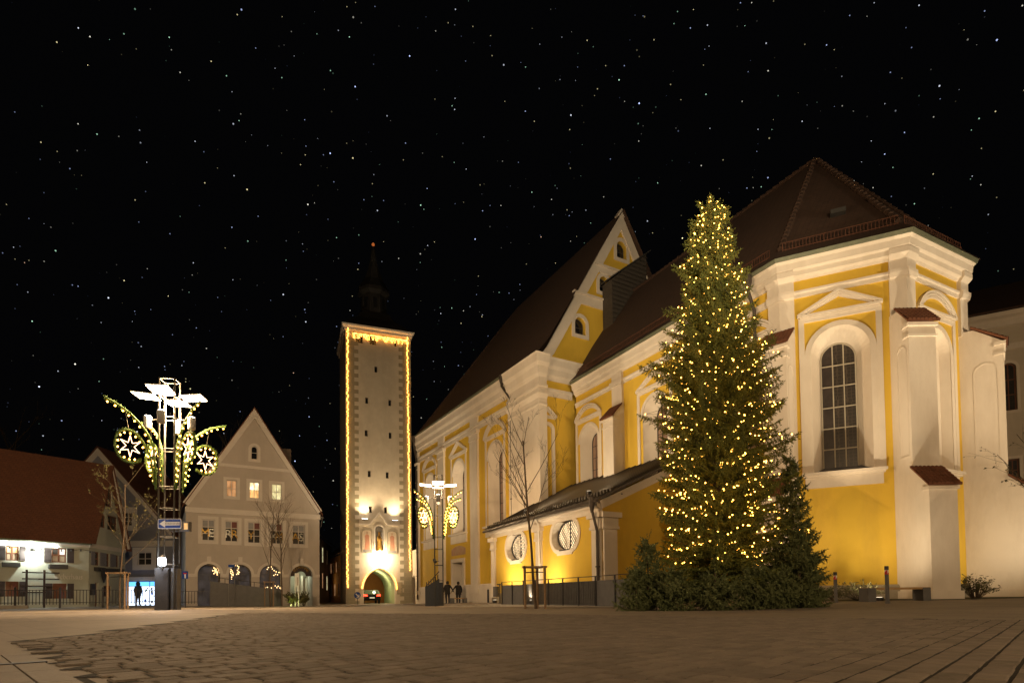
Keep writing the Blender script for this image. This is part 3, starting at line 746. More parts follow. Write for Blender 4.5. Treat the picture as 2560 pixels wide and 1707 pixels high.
# door with white surround, fresco above
trim(frN, [[(du0 - .12, -.4), (du0 - .12, dz1 + .12), (du1 + .12, dz1 + .12), (du1 + .12, -.4)]], .3, .12, church, 'door_surround')
mb = MB(); frN.box(mb, du0 + (du1 - du0) * .55, du1 - .02, ZW, dz1 - .02, -.55, -.47); mb.build('door_leaf', 'shutter', church); mb = MB(); frN.box(mb, du0 - .3, du1 + .3, ZW, dz1 + .3, -1.3, -1.2); mb.build('porch_wall', 'white_clean', church)
mb = MB()
for uu in (du0, du1): mb.poly([frN.P(uu, ZW, 0), frN.P(uu, ZW, -.95), frN.P(uu, dz1, -.95), frN.P(uu, dz1, 0)])
mb.poly([frN.P(du0, dz1, 0), frN.P(du1, dz1, 0), frN.P(du1, dz1, -.95), frN.P(du0, dz1, -.95)]); mb.build('reveal', 'white_clean', church)
a, b, c, d, _ = nw[1]
fz0, fz1 = dz1 + .55, c - 1.0
mb = MB(); frN.prism(mb, arch(du0 - .35, du1 + .35, fz0, fz1, 'seg', 8, .25), -.01, .012); mb.build('wall_painting', 'fresco', church)
# pilasters of the nave
def pil(fr, u0, u1, ztop, parent, o1=.16, zb0=1.0):
    mb = MB(); fr.box(mb, u0, u1, zb0, ztop - .7, -.02, o1); fr.box(mb, u0 - .08, u1 + .08, ztop - .7, ztop - .58, -.02, o1 + .06); fr.box(mb, u0 - .05, u1 + .05, ztop - .58, ztop - .22, -.02, o1 + .03)
    fr.box(mb, u0 - .16, u1 + .16, ztop - .22, ztop, -.02, o1 + .15); fr.box(mb, u0 - .08, u1 + .08, zb0 - .35, zb0, -.02, o1 + .08); mb.build('pilaster', 'white_clean', parent)
zcap = ZN - 2.35
for pxa, pxb in ((1034.5, 1050), (1099, 1114), (1180, 1199)):
    ua, ub2 = frN.uz(pxa, 1300)[0], frN.uz(pxb, 1300)[0]; pil(frN, max(.02, ua), ub2, zcap, church)
    mb = MB(); frN.box(mb, max(.02, ua), ub2, zcap + .52, ZN - 1.3, -.02, .12); mb.build('frieze_block', 'white_clean', church)
mb = MB()
prof = [(-.05, ZN - 1.35), (.06, ZN - 1.35), (.12, ZN - 1.15), (.22, ZN - 1.05), (.25, ZN - .7), (.38, ZN - .5), (.42, ZN - .12), (.5, ZN), (-.05, ZN)]
sweep(mb, [NL[0], NL[1], NL[1] + frG.d * 13], prof); mb.build('cornice', 'white_clean', church)
mb = MB(); sweep(mb, [NL[0], NL[1], NL[1] + frG.d * 2.4], [(-.02, zcap), (.07, zcap), (.07, zcap + .3), (.13, zcap + .34), (.13, zcap + .5), (-.02, zcap + .5)]); mb.build('architrave', 'white_clean', church)
mb = MB(); sweep(mb, [NL[0], NL[1], NL[1] + frG.d * 2.4], [(-.02, ZW), (.14, ZW), (.14, 1.25), (.08, 1.35), (-.02, 1.35)]); mb.build('plinth', 'white', church)
# broad corner pilaster with broken-out entablature
ua = frN.uz(1281, 1200)[0]
ln_ = [frN.P(ua, 0).xy, NL[1], frG.P(.28, 0).xy]
mb = MB(); sweep(mb, ln_, [(-.02, 1.2), (.36, 1.2), (.30, 1.35), (.28, 1.4), (.28, zcap - .75), (.34, zcap - .7), (.34, zcap - .6), (.3, zcap - .55), (.3, zcap - .3), (.5, zcap - .05), (.5, zcap),
    (.32, zcap + .02), (.32, zcap + .35), (.42, zcap + .42), (.42, zcap + .55), (.3, zcap + .57), (.3, ZN - 1.3), (.42, ZN - 1.1), (.5, ZN - .7), (.66, ZN - .5), (.72, ZN - .08), (.78, ZN + .02), (-.02, ZN + .02)])
mb.build('corner_pilaster', 'white_clean', church)
# gable: yellow field with raking white bands, three openings
peak = frG.uz(*Z6(560, 92)); GW = 2 * peak[0]
def gop(x, y, w, h, kind='round'):
    u, z = frG.uz(*Z6(x, y)); s = 1 / 2.239 * 38.0 / FOC; return arch(u - w / 2, u + w / 2, z - h * s / 2, z + h * s / 2, kind, 8)
gw = [gop(336, 706, .85, 95), gop(470, 474, .8, 88), gop(567, 282, .85, 100)]
mb = MB(); frG.wall(mb, [(0, ZW), (GW, ZW), (GW, ZN - .6), (GW - .55, ZN + .7), peak, (.55, ZN + .7), (.02, ZN - .6)], gw, 0, .35); mb.build('gable_wall', 'yellow', church)
for sh in gw:
    window(frG, church, sh, -.3, .06, 1, 2, 'glass_dark', 'wood_grey', .05)
    trim(frG, [inset(sh, -.14)], .24, .06, church, 'window_surround', closed=True)
trim(frG, [[(.02, ZN - .3), (.75, ZN + .62), (peak[0], peak[1] - .42), (GW - .75, ZN + .62)]], .62, .14, church, 'raking_band')
for (x0, y0), h in (((300, 520), .6), ((420, 365), .42)):
    u, z = frG.uz(*Z6(x0, y0)); hw = peak[0] - u + .1
    mb = MB(); frG.box(mb, u, peak[0] + hw, z - h, z, -.02, .10); frG.box(mb, u - .1, peak[0] + hw + .1, z, z + .12, -.02, .22); mb.build('gable_band', 'white_clean', church)
mb = MB(); frG.prism(mb, [(peak[0] - .35, peak[1] - .1), (peak[0] + .35, peak[1] - .1), (peak[0], peak[1] + .45)], -.2, .2); mb.build('gable_finial', 'white_clean', church)
# narrow blind aedicule on the return beside the corner pilaster
ae0, ae1 = frG.uz(*Z5(838, 600))[0], frG.uz(*Z5(920, 600))[0]; az1 = frG.uz(*Z5(880, 380))[1]; az0 = frG.uz(*Z5(880, 860))[1] - 1
trim(frG, [arch(ae0 + .15, ae1 - .15, az0, az1 - .5, 'round', 8)], .22, .1, church, 'blind_niche', closed=True)
pediment(frG, church, ae0 - .12, ae1 + .12, az1, 'tri', .55, .09)
# --- roofs
ridgeN0 = NE1 + pA * (peak[0] + .42); zr = peak[1] + .28; NW_ = 2 * peak[0] + .84
def R3(p, z): return V((p.x, p.y, z))
mb = MB()
c0 = NE0 + sA * .2; ridF = ridgeN0 + sA * 14.5; cB0 = NE0 + pA * NW_ + sA * .2; e_ = .15
near = NE1 - pA * .1; nearB = NE1 + pA * (NW_ + .1)
kick = lambda p, o, z: R3(p + pA * o, z)
mb.poly([R3(c0, ZN + .05), R3(near, ZN + .05), kick(near, .9, ZN + 1.15), kick(c0 - sA * 1.0, .9, ZN + 1.15)])
mb.poly([kick(c0 - sA * 1.0, .9, ZN + 1.15), kick(near, .9, ZN + 1.15), R3(ridgeN0, zr), R3(ridF, zr - .5)])
mb.poly([R3(nearB, ZN), R3(cB0, ZN), R3(ridF, zr - .5), R3(ridgeN0, zr)])
mb.poly([R3(c0, ZN + .05), kick(c0 - sA * 1.0, .9, ZN + 1.15), R3(ridF, zr - .5)]); mb.poly([R3(c0, ZN + .05), R3(ridF, zr - .5), R3(cB0, ZN)])
roofN = mb.build('nave_roof', 'roof_tile_church', church)
mb = MB(); mb.tube([R3(near, ZN + .12), R3(c0, ZN + .12)], .09, 6); sub(mb, 'gutter', 'gutter_green', roofN)
sA, pA = sC, pC
apex = V((14.60, 26.82)); za = 20.85
EO = offline(EAVE, .12); ze = ZT + .12
rEnd = apex + sA * 13.6
mb = MB()
kk = .8
def kick2(p, q): return p.lerp(q, .10)
tops = [R3(rEnd, za), R3(apex, za), R3(apex, za), R3(apex, za), R3(apex, za)]
lowp = [R3(p, ze) for p in EO]; mids = []
for i, p in enumerate(lowp):
    t = tops[i] if i else R3(apex + sA * ((EO[0] - EO[1]).length), za); m_ = p.lerp(t, .13); m_.z -= .28; mids.append(m_)
tops[0] = R3(apex + sA * ((EO[0] - EO[1]).length), za)
for i in range(4):
    mb.poly([lowp[i], lowp[i + 1], mids[i + 1], mids[i]])
    mb.poly([mids[i], mids[i + 1], tops[i + 1], tops[i]] if i == 0 else [mids[i], mids[i + 1], tops[i]])
bk = [R3(EO[4] + sA * 18, ze), R3(apex + sA * 15, za)]
mb.poly([lowp[4], bk[0], bk[1], R3(apex, za)])
roofC = mb.build('choir_roof', 'roof_tile_church', church)
mb = MB()
for i in (1, 2, 3):   # hip tiles
    a_, b_ = mids[i], tops[i]; n_ = int((b_ - a_).length / .32)
    for k in range(n_):
        p, q = a_.lerp(b_, k / n_), a_.lerp(b_, (k + 1.15) / n_); mb.tube([p + V((0, 0, .05)), q + V((0, 0, .01))], .13, 6, r2=.09)
p, q = tops[0], tops[1]; n_ = 40
for k in range(n_): mb.tube([p.lerp(q, k / n_) + V((0, 0, .05)), p.lerp(q, (k + 1.1) / n_)], .13, 6, r2=.09)
sub(mb, 'ridge_tile_row', 'roof_tile_church', roofC, kind='stuff')
mb = MB()   # snow guard rails standing on the eaves of each slope
for i in range(4):
    a_, b_ = lowp[i].lerp(mids[i], .75), lowp[i + 1].lerp(mids[i + 1], .75)
    L_ = (b_ - a_).length; n_ = int(L_ / .13); up = V((0, 0, .34))
    for h_ in (.04, .34): mb.tube([a_.lerp(b_, .03) + V((0, 0, h_)), a_.lerp(b_, .97) + V((0, 0, h_))], .018, 4)
    for k in range(n_ + 1):
        p = a_.lerp(b_, .03 + .94 * k / n_); mb.tube([p, p + up], .02 if k % 12 == 0 else .012, 4)
sub(mb, 'snow_guard', 'roof_tile', roofC)
mb = MB(); p = mids[1].lerp(mids[2], .56).lerp(apex.to_3d() + V((0, 0, za)), .22)
mb.box(p + V((0, -.05, .08)), (.55, .5, .18), -.42); sub(mb, 'roof_vent', 'roof_dark', roofC)
# slatted timber turret stub on the choir roof in front of the gable
tq = [frG.uz(*Z6(500, 560), .8), frG.uz(*Z6(690, 420), .8)]
tu0, tu1 = tq[0][0], tq[1][0]; ttop0, ttop1 = frG.uz(*Z6(490, 450), .8)[1], frG.uz(*Z6(690, 310), .8)[1]
mb = MB(); frG.prism(mb, [(tu0, ttop0 - 4.2), (tu1, ttop0 - 4.2), (tu1, ttop1), (tu0, ttop0)], .12, 1.1)
tur = mb.build('turret', 'wood_grey', church)
zz_ = ttop0 - 4.0; k = 0
while zz_ < ttop1 - .15:
    t_ = max(0, (zz_ - ttop0) / max(.1, ttop1 - ttop0)); q = MB(); ua_ = tu0 + (tu1 - tu0) * t_ * 1.05
    if ua_ < tu1 - .2:
        q.prism([frG.P(ua_ - .04, zz_, 1.08), frG.P(tu1 + .04, zz_, 1.08), frG.P(tu1 + .04, zz_ - .12, 1.2), frG.P(ua_ - .04, zz_ - .12, 1.2)], (0, 0, .03)); sub(q, 'slat', 'wood_grey', tur)
    zz_ += .3
mb = MB(); mb.prism([frG.P(tu0 - .15, ttop0 - .02, .0), frG.P(tu1 + .2, ttop1 + .06, .0), frG.P(tu1 + .2, ttop1 + .16, .0), frG.P(tu0 - .15, ttop0 + .08, .0)], V((frG.n.x, frG.n.y, 0)) * 1.35); sub(mb, 'turret_roof', 'roof_dark', tur)
# downpipes
def pipe(pts, r, parent, m='copper_pipe', head=True):
    mb = MB(); mb.tube(pts, r, 8)
    if head: mb.lathe(V(pts[0]) + V((0, 0, -.05)), [(r, -.35), (r * 2.2, 0), (r * 2.4, .3), (r * 2.0, .32)], 8)
    for k in range(2, len(pts)):
        a_, b_ = V(pts[k - 1]), V(pts[k]); L_ = (b_ - a_).length; n_ = int(L_ / 2.4)
        for q in range(1, n_ + 1): c_ = a_.lerp(b_, q / (n_ + 1)); mb.box(c_, (r * 3, r * 3, .05))
    return mb.build('downpipe', m, parent, smooth=True)
ud = frC.L - 1.15
pipe([frC.P(ud, ZT - .15, .5), frC.P(ud, ZT - .6, .5), frC.P(ud, ZT - 1.3, .16), frC.P(ud, .2, .16)], .075, church)
ud = frN.uz(*Z5(662, 500), .2)[0]
pipe([frN.P(ud - .7, ZN - .1, .5), frN.P(ud - .65, ZN - .6, .55), frN.P(ud, ZN - 1.7, .2), frN.P(ud, .2, .2)], .09, church)
pipe([frN.P(.25, ZN - .1, .5), frN.P(.25, ZN - .7, .5), frN.P(.12, ZN - 2.0, .2), frN.P(.12, .2, .2)], .09, church)

# ------------------------------------------------------------------ sacristy lean-to with oval windows
SR = at(1508, 1470, 24.0).xy; SL = at(1232, 1480, 34.6).xy
frS = Fr(SL, SR); ZS = 4.28
sacr = thing('sacristy', 'low yellow lean-to with two oval lattice windows and metal roof', 'building', (SL.x, SL.y, 0))
sEndDir = pA; SE = SR + sEndDir * 6.6; frSE = Fr(SR, SE)
def oval(fr, z, x0, x1, y0, y1):
    u0, u1 = fr.uz(*z(x0, (y0 + y1) / 2))[0], fr.uz(*z(x1, (y0 + y1) / 2))[0]; um = (x0 + x1) / 2
    z1 = fr.uz(*z(um, y0))[1]; z0 = fr.uz(*z(um, y1))[1]; c = (u0 + u1) / 2; zc = (z0 + z1) / 2; hw, hh = (u1 - u0) / 2, (z1 - z0) / 2
    fl = max(0.2, hw * .42); pts = []
    for k in range(11): w = -math.pi / 2 + math.pi * k / 10; pts.append((c + fl + .06 * (1 if k in (0, 10) else 0) * 0 + (hw - fl) * math.cos(w), zc + hh * .92 * math.sin(w)))
    pts += [(c + fl, zc + hh), (c - fl, zc + hh)]
    for k in range(11): w = math.pi / 2 + math.pi * k / 10; pts.append((c - fl + (hw - fl) * math.cos(w), zc + hh * .92 * math.sin(w)))
    pts += [(c - fl, zc - hh), (c + fl, zc - hh)]
    return pts
ov = [oval(frS, Z7, 228, 390, 795, 1022), oval(frS, Z7, 615, 840, 675, 940)]
mb = MB(); frS.wall(mb, [(0, ZW), (frS.L, ZW), (frS.L, ZS), (0, ZS)], ov, 0, .40, 0, 1); mb.build('front_wall', ['yellow', 'white_clean'], sacr)
for sh in ov:
    trim(frS, [inset(sh, -.09)], .2, .05, sacr, 'window_surround', closed=True)
    us = [p[0] for p in sh]; zs = [p[1] for p in sh]; c, zc = (min(us) + max(us)) / 2, (min(zs) + max(zs)) / 2; hw, hh = (max(us) - min(us)) / 2 - .02, (max(zs) - min(zs)) / 2 - .02
    mb = MB(); el = [(c + hw * .99 * math.cos(2 * math.pi * k / 24), zc + hh * .97 * math.sin(2 * math.pi * k / 24)) for k in range(24)]
    frS.band(mb, el, .05, -.34, -.28, 0, True)
    st = .19
    for sgn in (-1, 1):
        k = -int((hw + hh) / st) - 1
        while k * st < hw + hh:
            off = k * st; pts = []
            for q in range(41):
                x = -hw + 2 * hw * q / 40; y_ = sgn * x * 1.15 + off
                if (x / (hw * .99)) ** 2 + (y_ / (hh * .97)) ** 2 < 1: pts.append((c + x, zc + y_))
            if len(pts) > 1: frS.band(mb, [pts[0], pts[-1]], .018, -.32 + .01 * sgn, -.305 + .01 * sgn)
            k += 1
    frS.box(mb, c - .012, c + .012, zc - hh * .96, zc + hh * .96, -.33, -.28)
    w_ = mb.build('window', 'metal_dark', sacr)
    q = MB(); frS.poly(q, el, -.37); q.poly([frS.P(u, z, -.56) for u, z in sh]) if False else None
    sub(q, 'pane', 'lit_pane', w_) if 'lit_pane' in MATS else sub(q, 'pane', 'glass_pale', w_)
    q = MB(); frS.wall(q, sh, [el], -.36, 0); q.build('reveal_back', 'white_clean', sacr)
    q = MB(); frS.prism(q, [(c - hw * .42, zc - hh + .0), (c + hw * .42, zc - hh + .0), (c + hw * .42, zc - hh + .05), (c - hw * .42, zc - hh + .05)], -.35, .04); q.build('window_sill', 'roof_metal', sacr)
# end wall with rake
zTop = 7.45; Lw = 6.6
mb = MB(); frSE.wall(mb, [(0, ZW), (Lw, ZW), (Lw, zTop - .1), (0, ZS)], (), 0); mb.build('end_wall', 'yellow', sacr)
mb = MB(); frSE.band(mb, [(-.1, ZS - .12), (Lw, zTop - .30)], .34, -.02, .10); mb.build('rake_band', 'white_clean', sacr)
for ua, ub2 in ((0.02, .55), (frS.uz(*Z7(487, 900))[0], frS.uz(*Z7(524, 900))[0] + .1), (frS.L - .68, frS.L - .02)): pil(frS, ua, ub2, ZS - .42, sacr, .10, .7)
pil(frSE, .02, .7, ZS - .42, sacr, .10, .7)
mb = MB(); sweep(mb, [frS.P(0, 0).xy, frS.P(frS.L, 0).xy], [(-.02, ZS - .42), (.08, ZS - .42), (.10, ZS - .25), (.22, ZS - .18), (.26, ZS - .02), (-.02, ZS - .02)]); mb.build('cornice', 'white_clean', sacr)
mb = MB(); sweep(mb, [frS.P(0, 0).xy, frS.P(frS.L, 0).xy, frSE.P(Lw, 0).xy], [(-.02, ZW), (.07, ZW), (.07, .55), (-.02, .6)]); mb.build('plinth', 'stone_base', sacr)
# lean-to roof: eave line to top line on the choir wall
topR = frC.P(frC.uz(1720, 1110)[0], 7.45, .02); topR = V((SR.x, SR.y, 0)) + V((pA.x, pA.y, 0)) * 6.55; topR.z = 7.45
tl = frC.uz(1414, 1208); topL = frC.P(min(tl[0], .6), 7.4, .02)
eR, eL = frS.P(frS.L + .3, ZS + .0, .42), frS.P(-.35, ZS + .0, .42)
sdir = V((frS.d.x, frS.d.y, 0)); topR2 = topR + V((frSE.n.x, frSE.n.y, 0)) * .3
mb = MB(); quad = [eL, eR, topR2, topL]; mb.prism(quad, (0, 0, .09))
endL = frN.P(frN.uz(1232, 1480)[0], ZS + .6, .02)
roofS = mb.build('roof', 'roof_metal', sacr)
for k in range(26):
    t_ = (k + .5) / 26; a_, b_ = eL.lerp(eR, t_), topL.lerp(topR2, t_); q = MB(); q.tube([a_ + V((0, 0, .12)), b_ + V((0, 0, .12))], .035, 4); sub(q, 'seam', 'roof_metal', roofS)
q = MB()
for row in (.05, .11):
    for k in range(52):
        t_ = (k + (.5 if row > .1 else 0)) / 52; p = eL.lerp(eR, t_).lerp(topL.lerp(topR2, t_), row); q.box(p + V((0, 0, .17)), (.10, .05, .13), math.atan2(frS.d.y, frS.d.x))
sub(q, 'snow_hook_row', 'roof_metal', roofS, kind='stuff')
q = MB(); q.tube([eL + V((0, 0, .0)), eR + V((0, 0, .0))], .075, 8); sub(q, 'gutter', 'copper_pipe', roofS)
ud = frS.L - .1
pipe([frS.P(ud, ZS - .05, .42), frS.P(ud, ZS - .35, .42), frS.P(ud + .02, ZS - 1.2, .2), frS.P(ud + .02, .1, .2)], .06, sacr, head=True)
um = frS.uz(*Z7(516, 900))[0] + .2
pipe([frS.P(um, ZS - .05, .36), frS.P(um, ZS - .4, .2), frS.P(um, .1, .16)], .045, sacr, 'white_trim', head=False)
mb = MB(); mb.lathe(frSE.P(frSE.uz(*Z7(1196, 460))[0], frSE.uz(*Z7(1196, 460))[1], .03), [(.06, -.06), (.09, 0), (.06, .06)], 8); mb.build('wall_lamp', 'metal_dark', sacr)

# ------------------------------------------------------------------ monastery wing beyond the apse
frM = Fr(at(2425, 1470, 33).xy, at(2800, 1465, 30).xy); 
annex = thing('monastery_wing', 'plain cream monastery wing beyond the apse buttress, with arched window', 'building', (frM.a.x + 3, frM.a.y, 0))
zM = frM.uz(2429, 800)[1]
mw_ = []
for x0, x1, y0, y1, kd in ((462, 540, 262, 508, 'seg'), (492, 556, 756, 920, 'rect'), (556, 600, 1150, 1310, 'rect')):
    u0, u1, z0, z1 = opening(frM, *[ZH(x0, 0)[0], ZH(x1, 0)[0]], *[ZH(0, y0)[1], ZH(0, y1)[1]]); mw_.append(arch(u0, u1, z0, z1, kd, 8, .25))
    mw_.append([(u + 4.2, z) for u, z in mw_[-1]])
mb = MB(); frM.wall(mb, [(-3, ZW), (frM.L + 6, ZW), (frM.L + 6, zM), (-3, zM)], mw_, 0, .25); mb.build('wall', 'annex', annex)
for i, sh in enumerate(mw_):
    window(frM, annex, sh, -.16, .07, 2, 3, 'glass_room', 'frame_wood' if i < 4 else 'metal_dark', .05)
    trim(frM, [inset(sh, -.08)], .14, .03, annex, 'window_surround', closed=True)
    us = [p[0] for p in sh]; mb = MB(); frM.box(mb, min(us) - .15, max(us) + .15, min(p[1] for p in sh) - .1, min(p[1] for p in sh) - .02, -.02, .12); mb.build('window_sill', 'white_clean', annex)
mb = MB(); sweep(mb, [frM.P(-3, 0).xy, frM.P(frM.L + 6, 0).xy], [(-.02, zM - .75), (.1, zM - .7), (.12, zM - .3), (.35, zM - .2), (.42, zM), (-.02, zM)]); mb.build('cornice', 'white_clean', annex)
z2 = frM.uz(*ZH(470, 170))[1]; mb = MB(); sweep(mb, [frM.P(-3, 0).xy, frM.P(frM.L + 6, 0).xy], [(-.02, z2 - .35), (.06, z2 - .3), (.10, z2), (-.02, z2)]); mb.build('string_course', 'white_clean', annex)
mb = MB(); mb.prism([frM.P(-3, zM, .5), frM.P(frM.L + 6, zM, .5), frM.P(frM.L + 6, zM + 3.6, -5), frM.P(-3, zM + 3.6, -5)], (0, 0, .12)); mb.build('roof', 'roof_tile_church', annex)

# ------------------------------------------------------------------ gate tower
frT = Fr(at(866, 1495, 57).xy, at(1031, 1493, 59.3).xy); ZTt = frT.uz(868, 812)[1]
tower = thing('gate_tower', 'tall plastered gate tower outlined with fairy lights, pointed archway and lantern spire', 'tower', (frT.a.x + 3, frT.a.y + 1, g(frT.a.x, frT.a.y)))
tw = Fr(frT.a - frT.n * 7.6, frT.a); te = Fr(frT.b, frT.b - frT.n * 7.6); tbk = Fr(te.b, tw.a)
holes = []; slits = []
def hole(z, x, y, w, h):
    u, zz = frT.uz(*z(x, y)); s = 58 / FOC / (2.063 if z is Z4 else 5.4); return [(u - w * s / 2, zz - h * s / 2), (u + w * s / 2, zz - h * s / 2), (u + w * s / 2, zz + h * s / 2), (u - w * s / 2, zz + h * s / 2)]
for x, y in ((247, 294), (200, 455), (319, 467), (197, 623), (321, 635), (213, 833), (306, 840), (219, 1017), (297, 1020)): slits.append(hole(Z4, x, y, 15, 34))
tops_ = [hole(Z4, 162, 137, 36, 46), hole(Z4, 231, 145, 34, 48), hole(Z4, 348, 160, 13, 36)]
ga0, ga1 = frT.uz(*ZE(268, 1400))[0], frT.uz(*ZE(692, 1400))[0]; gzt = frT.uz(*ZE(475, 978))[1]; gzs = frT.uz(*ZE(475, 1250))[1]
gate = arch(ga0, ga1, ZW, gzt, 'point', 9, gzt - gzs)
nu, nz0 = frT.uz(*ZE(480, 735)); nz1 = frT.uz(*ZE(480, 395))[1]; nic = arch(nu - .42, nu + .42, nz0, nz1, 'round', 10)
mb = MB(); frT.wall(mb, [(0, ZW), (frT.L, ZW), (frT.L, ZTt), (0, ZTt)], slits + tops_ + [gate, nic], 0, .45); mb.build('front_wall', 'tower_plaster', tower)
mb = MB()
for f in (tw, te, tbk):
    if f is tbk:
        q = [(f.L - ga1, ZW), (f.L - ga0, ZW)]; gg = arch(f.L - ga1, f.L - ga0, ZW, gzt, 'point', 9, gzt - gzs); f.wall(mb, [(0, ZW), (f.L, ZW), (f.L, ZTt), (0, ZTt)], [gg], 0, 0)
    else: f.wall(mb, [(0, ZW), (f.L, ZW), (f.L, ZTt), (0, ZTt)], [], 0)
mb.build('side_wall', 'tower_plaster', tower)
for sh in slits + tops_:
    mb = MB(); frT.poly(mb, sh, -.42); o_ = mb.build('window', 'glass_dark', tower)
    q = MB(); frT.band(q, inset(sh, .04), .08, -.30, -.22, 0, True); us = [p[0] for p in sh]; c = (min(us) + max(us)) / 2
    if max(us) - min(us) > .45: frT.box(q, c - .04, c + .04, sh[0][1], sh[2][1], -.3, -.22)
    sub(q, 'window_frame', 'wood_grey', o_)
mb = MB()    # vaulted passage
for k in range(len(gate)):
    if k == 0: continue
    a_, b_ = gate[k], gate[(k + 1) % len(gate)]; mb.poly([frT.P(*a_, -.44), frT.P(*b_, -.44), frT.P(*b_, -7.55), frT.P(*a_, -7.55)])
mb.build('passage', 'gate_green', tower)
for side in (0, 1):
    zq = g(*frT.a) - .1; k = 0
    while zq < ZTt - 1.2:
        w_ = 1.25 if k % 2 == 0 else .85; q = MB(); h_ = .40
        if side == 0: frT.box(q, .02, w_, zq, zq + h_, -.01, .012)
        else: frT.box(q, frT.L - w_, frT.L - .02, zq, zq + h_, -.01, .012)
        if not (ga1 > frT.L - w_ and False): q.build('quoin', 'tower_grey', tower)
        zq += h_ + .006; k += 1
mb = MB(); sweep(mb, [tw.a, frT.a, frT.b, te.b], [(-.02, ZTt - .45), (.12, ZTt - .45), (.16, ZTt - .2), (.32, ZTt - .1), (.36, ZTt + .06), (-.02, ZTt + .06)]); mb.build('cornice', 'white', tower)
# niche back, gilded statue is a thing of its own; painted saints
mb = MB(); frT.poly(mb, nic, -.44); mb.build('niche_back', 'fresco_ground', tower)
trim(frT, [inset(nic, -.06)], .12, .05, tower, 'niche_surround', 'white_clean', True)
for x0, x1, y0, y1 in ((245, 378, 450, 760), (585, 712, 468, 775)):
    u0, u1 = frT.uz(*ZE(x0, 600))[0], frT.uz(*ZE(x1, 600))[0]; z1, z0 = frT.uz(*ZE((x0 + x1) / 2, y0))[1], frT.uz(*ZE((x0 + x1) / 2, y1))[1]
    sh = arch(u0, u1, z0, z1, 'seg', 8, .18); q = MB(); frT.prism(q, sh, -.01, .02); pp_ = q.build('wall_painting', 'fresco_light', tower)
    q = MB(); frT.band(q, sh, .07, .0, .05, 0, True); sub(q, 'painting_frame', 'stone_base', pp_)
    c = (u0 + u1) / 2; h_ = z1 - z0; q = MB()     # standing robed figure
    frT.prism(q, [(c - .26, z0 + .3), (c + .28, z0 + .3), (c + .20, z0 + h_ * .55), (c + .22, z0 + h_ * .74), (c + .08, z0 + h_ * .80), (c - .10, z0 + h_ * .80), (c - .23, z0 + h_ * .72), (c - .17, z0 + h_ * .5)], .015, .026)
    sub(q, 'painted_robe', 'fresco_robe', pp_)
    q = MB(); frT.prism(q, [(c + .09 * math.cos(k * .7854), z0 + h_ * .865 + .11 * math.sin(k * .7854)) for k in range(8)], .016, .028); sub(q, 'painted_head', 'fresco', pp_); q = MB(); frT.prism(q, [(c - .4, z0 + .06), (c + .4, z0 + .06), (c + .4, z0 + .3), (c - .4, z0 + .3)], .016, .027); sub(q, 'painted_ground', 'fresco_ground', pp_)
# pointed drip moulding
pts = [frT.uz(*ZE(x, y)) for x, y in ((195, 375), (345, 378), (475, 225), (590, 385), (735, 392))]
trim(frT, [pts], .13, .16, tower, 'drip_moulding', 'white')
# plaque and little side door
u0, z1 = frT.uz(*ZE(716, 1160)); u1, z0 = frT.uz(*ZE(790, 1322)); mb = MB(); frT.box(mb, u0, u1, z0, z1, -.01, .05); pl_ = mb.build('plaque', 'tower_grey', tower)
for k in range(9):
    q = MB(); zz = z1 - .12 - k * (z1 - z0 - .2) / 9; uu = u0 + .07 + .02 * (k % 3); frT.box(q, uu, u1 - .08 - .05 * ((k * 5) % 3), zz - .045, zz, .05, .056); sub(q, 'inscription', 'fresco_light', pl_)
# roof, lantern, spire
tcn = (frT.a + frT.b) / 2 - frT.n * 3.8; th_ = frT.L / 2 + .35; ang = math.atan2(frT.d.y, frT.d.x)
def ring(r, z, n=4, a0=math.pi / 4):
    return [(tcn.x + r * math.cos(ang + a0 + 2 * math.pi * k / n), tcn.y + r * math.sin(ang + a0 + 2 * math.pi * k / n), z) for k in range(n)]
def loft(mb, rings):
    b = len(mb.v); n = len(rings[0])
    for r_ in rings: mb.v += [tuple(p) for p in r_]
    for i in range(len(rings) - 1):
        for k in range(n): mb.f.append((b + i * n + k, b + i * n + (k + 1) % n, b + (i + 1) * n + (k + 1) % n, b + (i + 1) * n + k)); mb.m.append(0)
    mb.f.append(tuple(b + (len(rings) - 1) * n + k for k in range(n))); mb.m.append(0)
zs = ZTt + .06
zt_tip = at(932, 604, 61).z
mb = MB(); loft(mb, [ring(th_ * 1.42, zs), ring(th_ * 1.1, zs + 1.0), ring(th_ * .74, zs + 1.9), ring(2.0, zs + 2.8)]); troof = mb.build('roof', 'roof_dark', tower)
mb = MB(); loft(mb, [ring(1.45, zs + 2.6, 8, .39), ring(1.35, zs + 5.0, 8, .39), ring(1.75, zs + 5.3, 8, .39), ring(1.7, zs + 5.7, 8, .39)]); lan = mb.build('lantern', 'roof_dark', tower)
for k in range(8):
    w = ang + .39 + math.pi / 8 + 2 * math.pi * k / 8; q = MB(); q.box((tcn.x + 1.29 * math.cos(w), tcn.y + 1.29 * math.sin(w), zs + 4.0), (.06, .45, 1.1), w); sub(q, 'louvre', 'sign_black', lan)
mb = MB(); loft(mb, [ring(1.75, zs + 5.7, 8, .39), ring(1.0, zs + 6.9, 8, .39), ring(.45, zs + 8.6, 8, .39), ring(.2, zs + 10.2, 8, .39), ring(.04, zt_tip, 8, .39)]); spi = mb.build('spire', 'roof_dark', tower)
mb = MB(); mb.lathe((tcn.x, tcn.y, zt_tip), [(.05, -.1), (.16, .05), (.16, .15), (.05, .3)], 8); sub(mb, 'finial', 'star_red', spi)
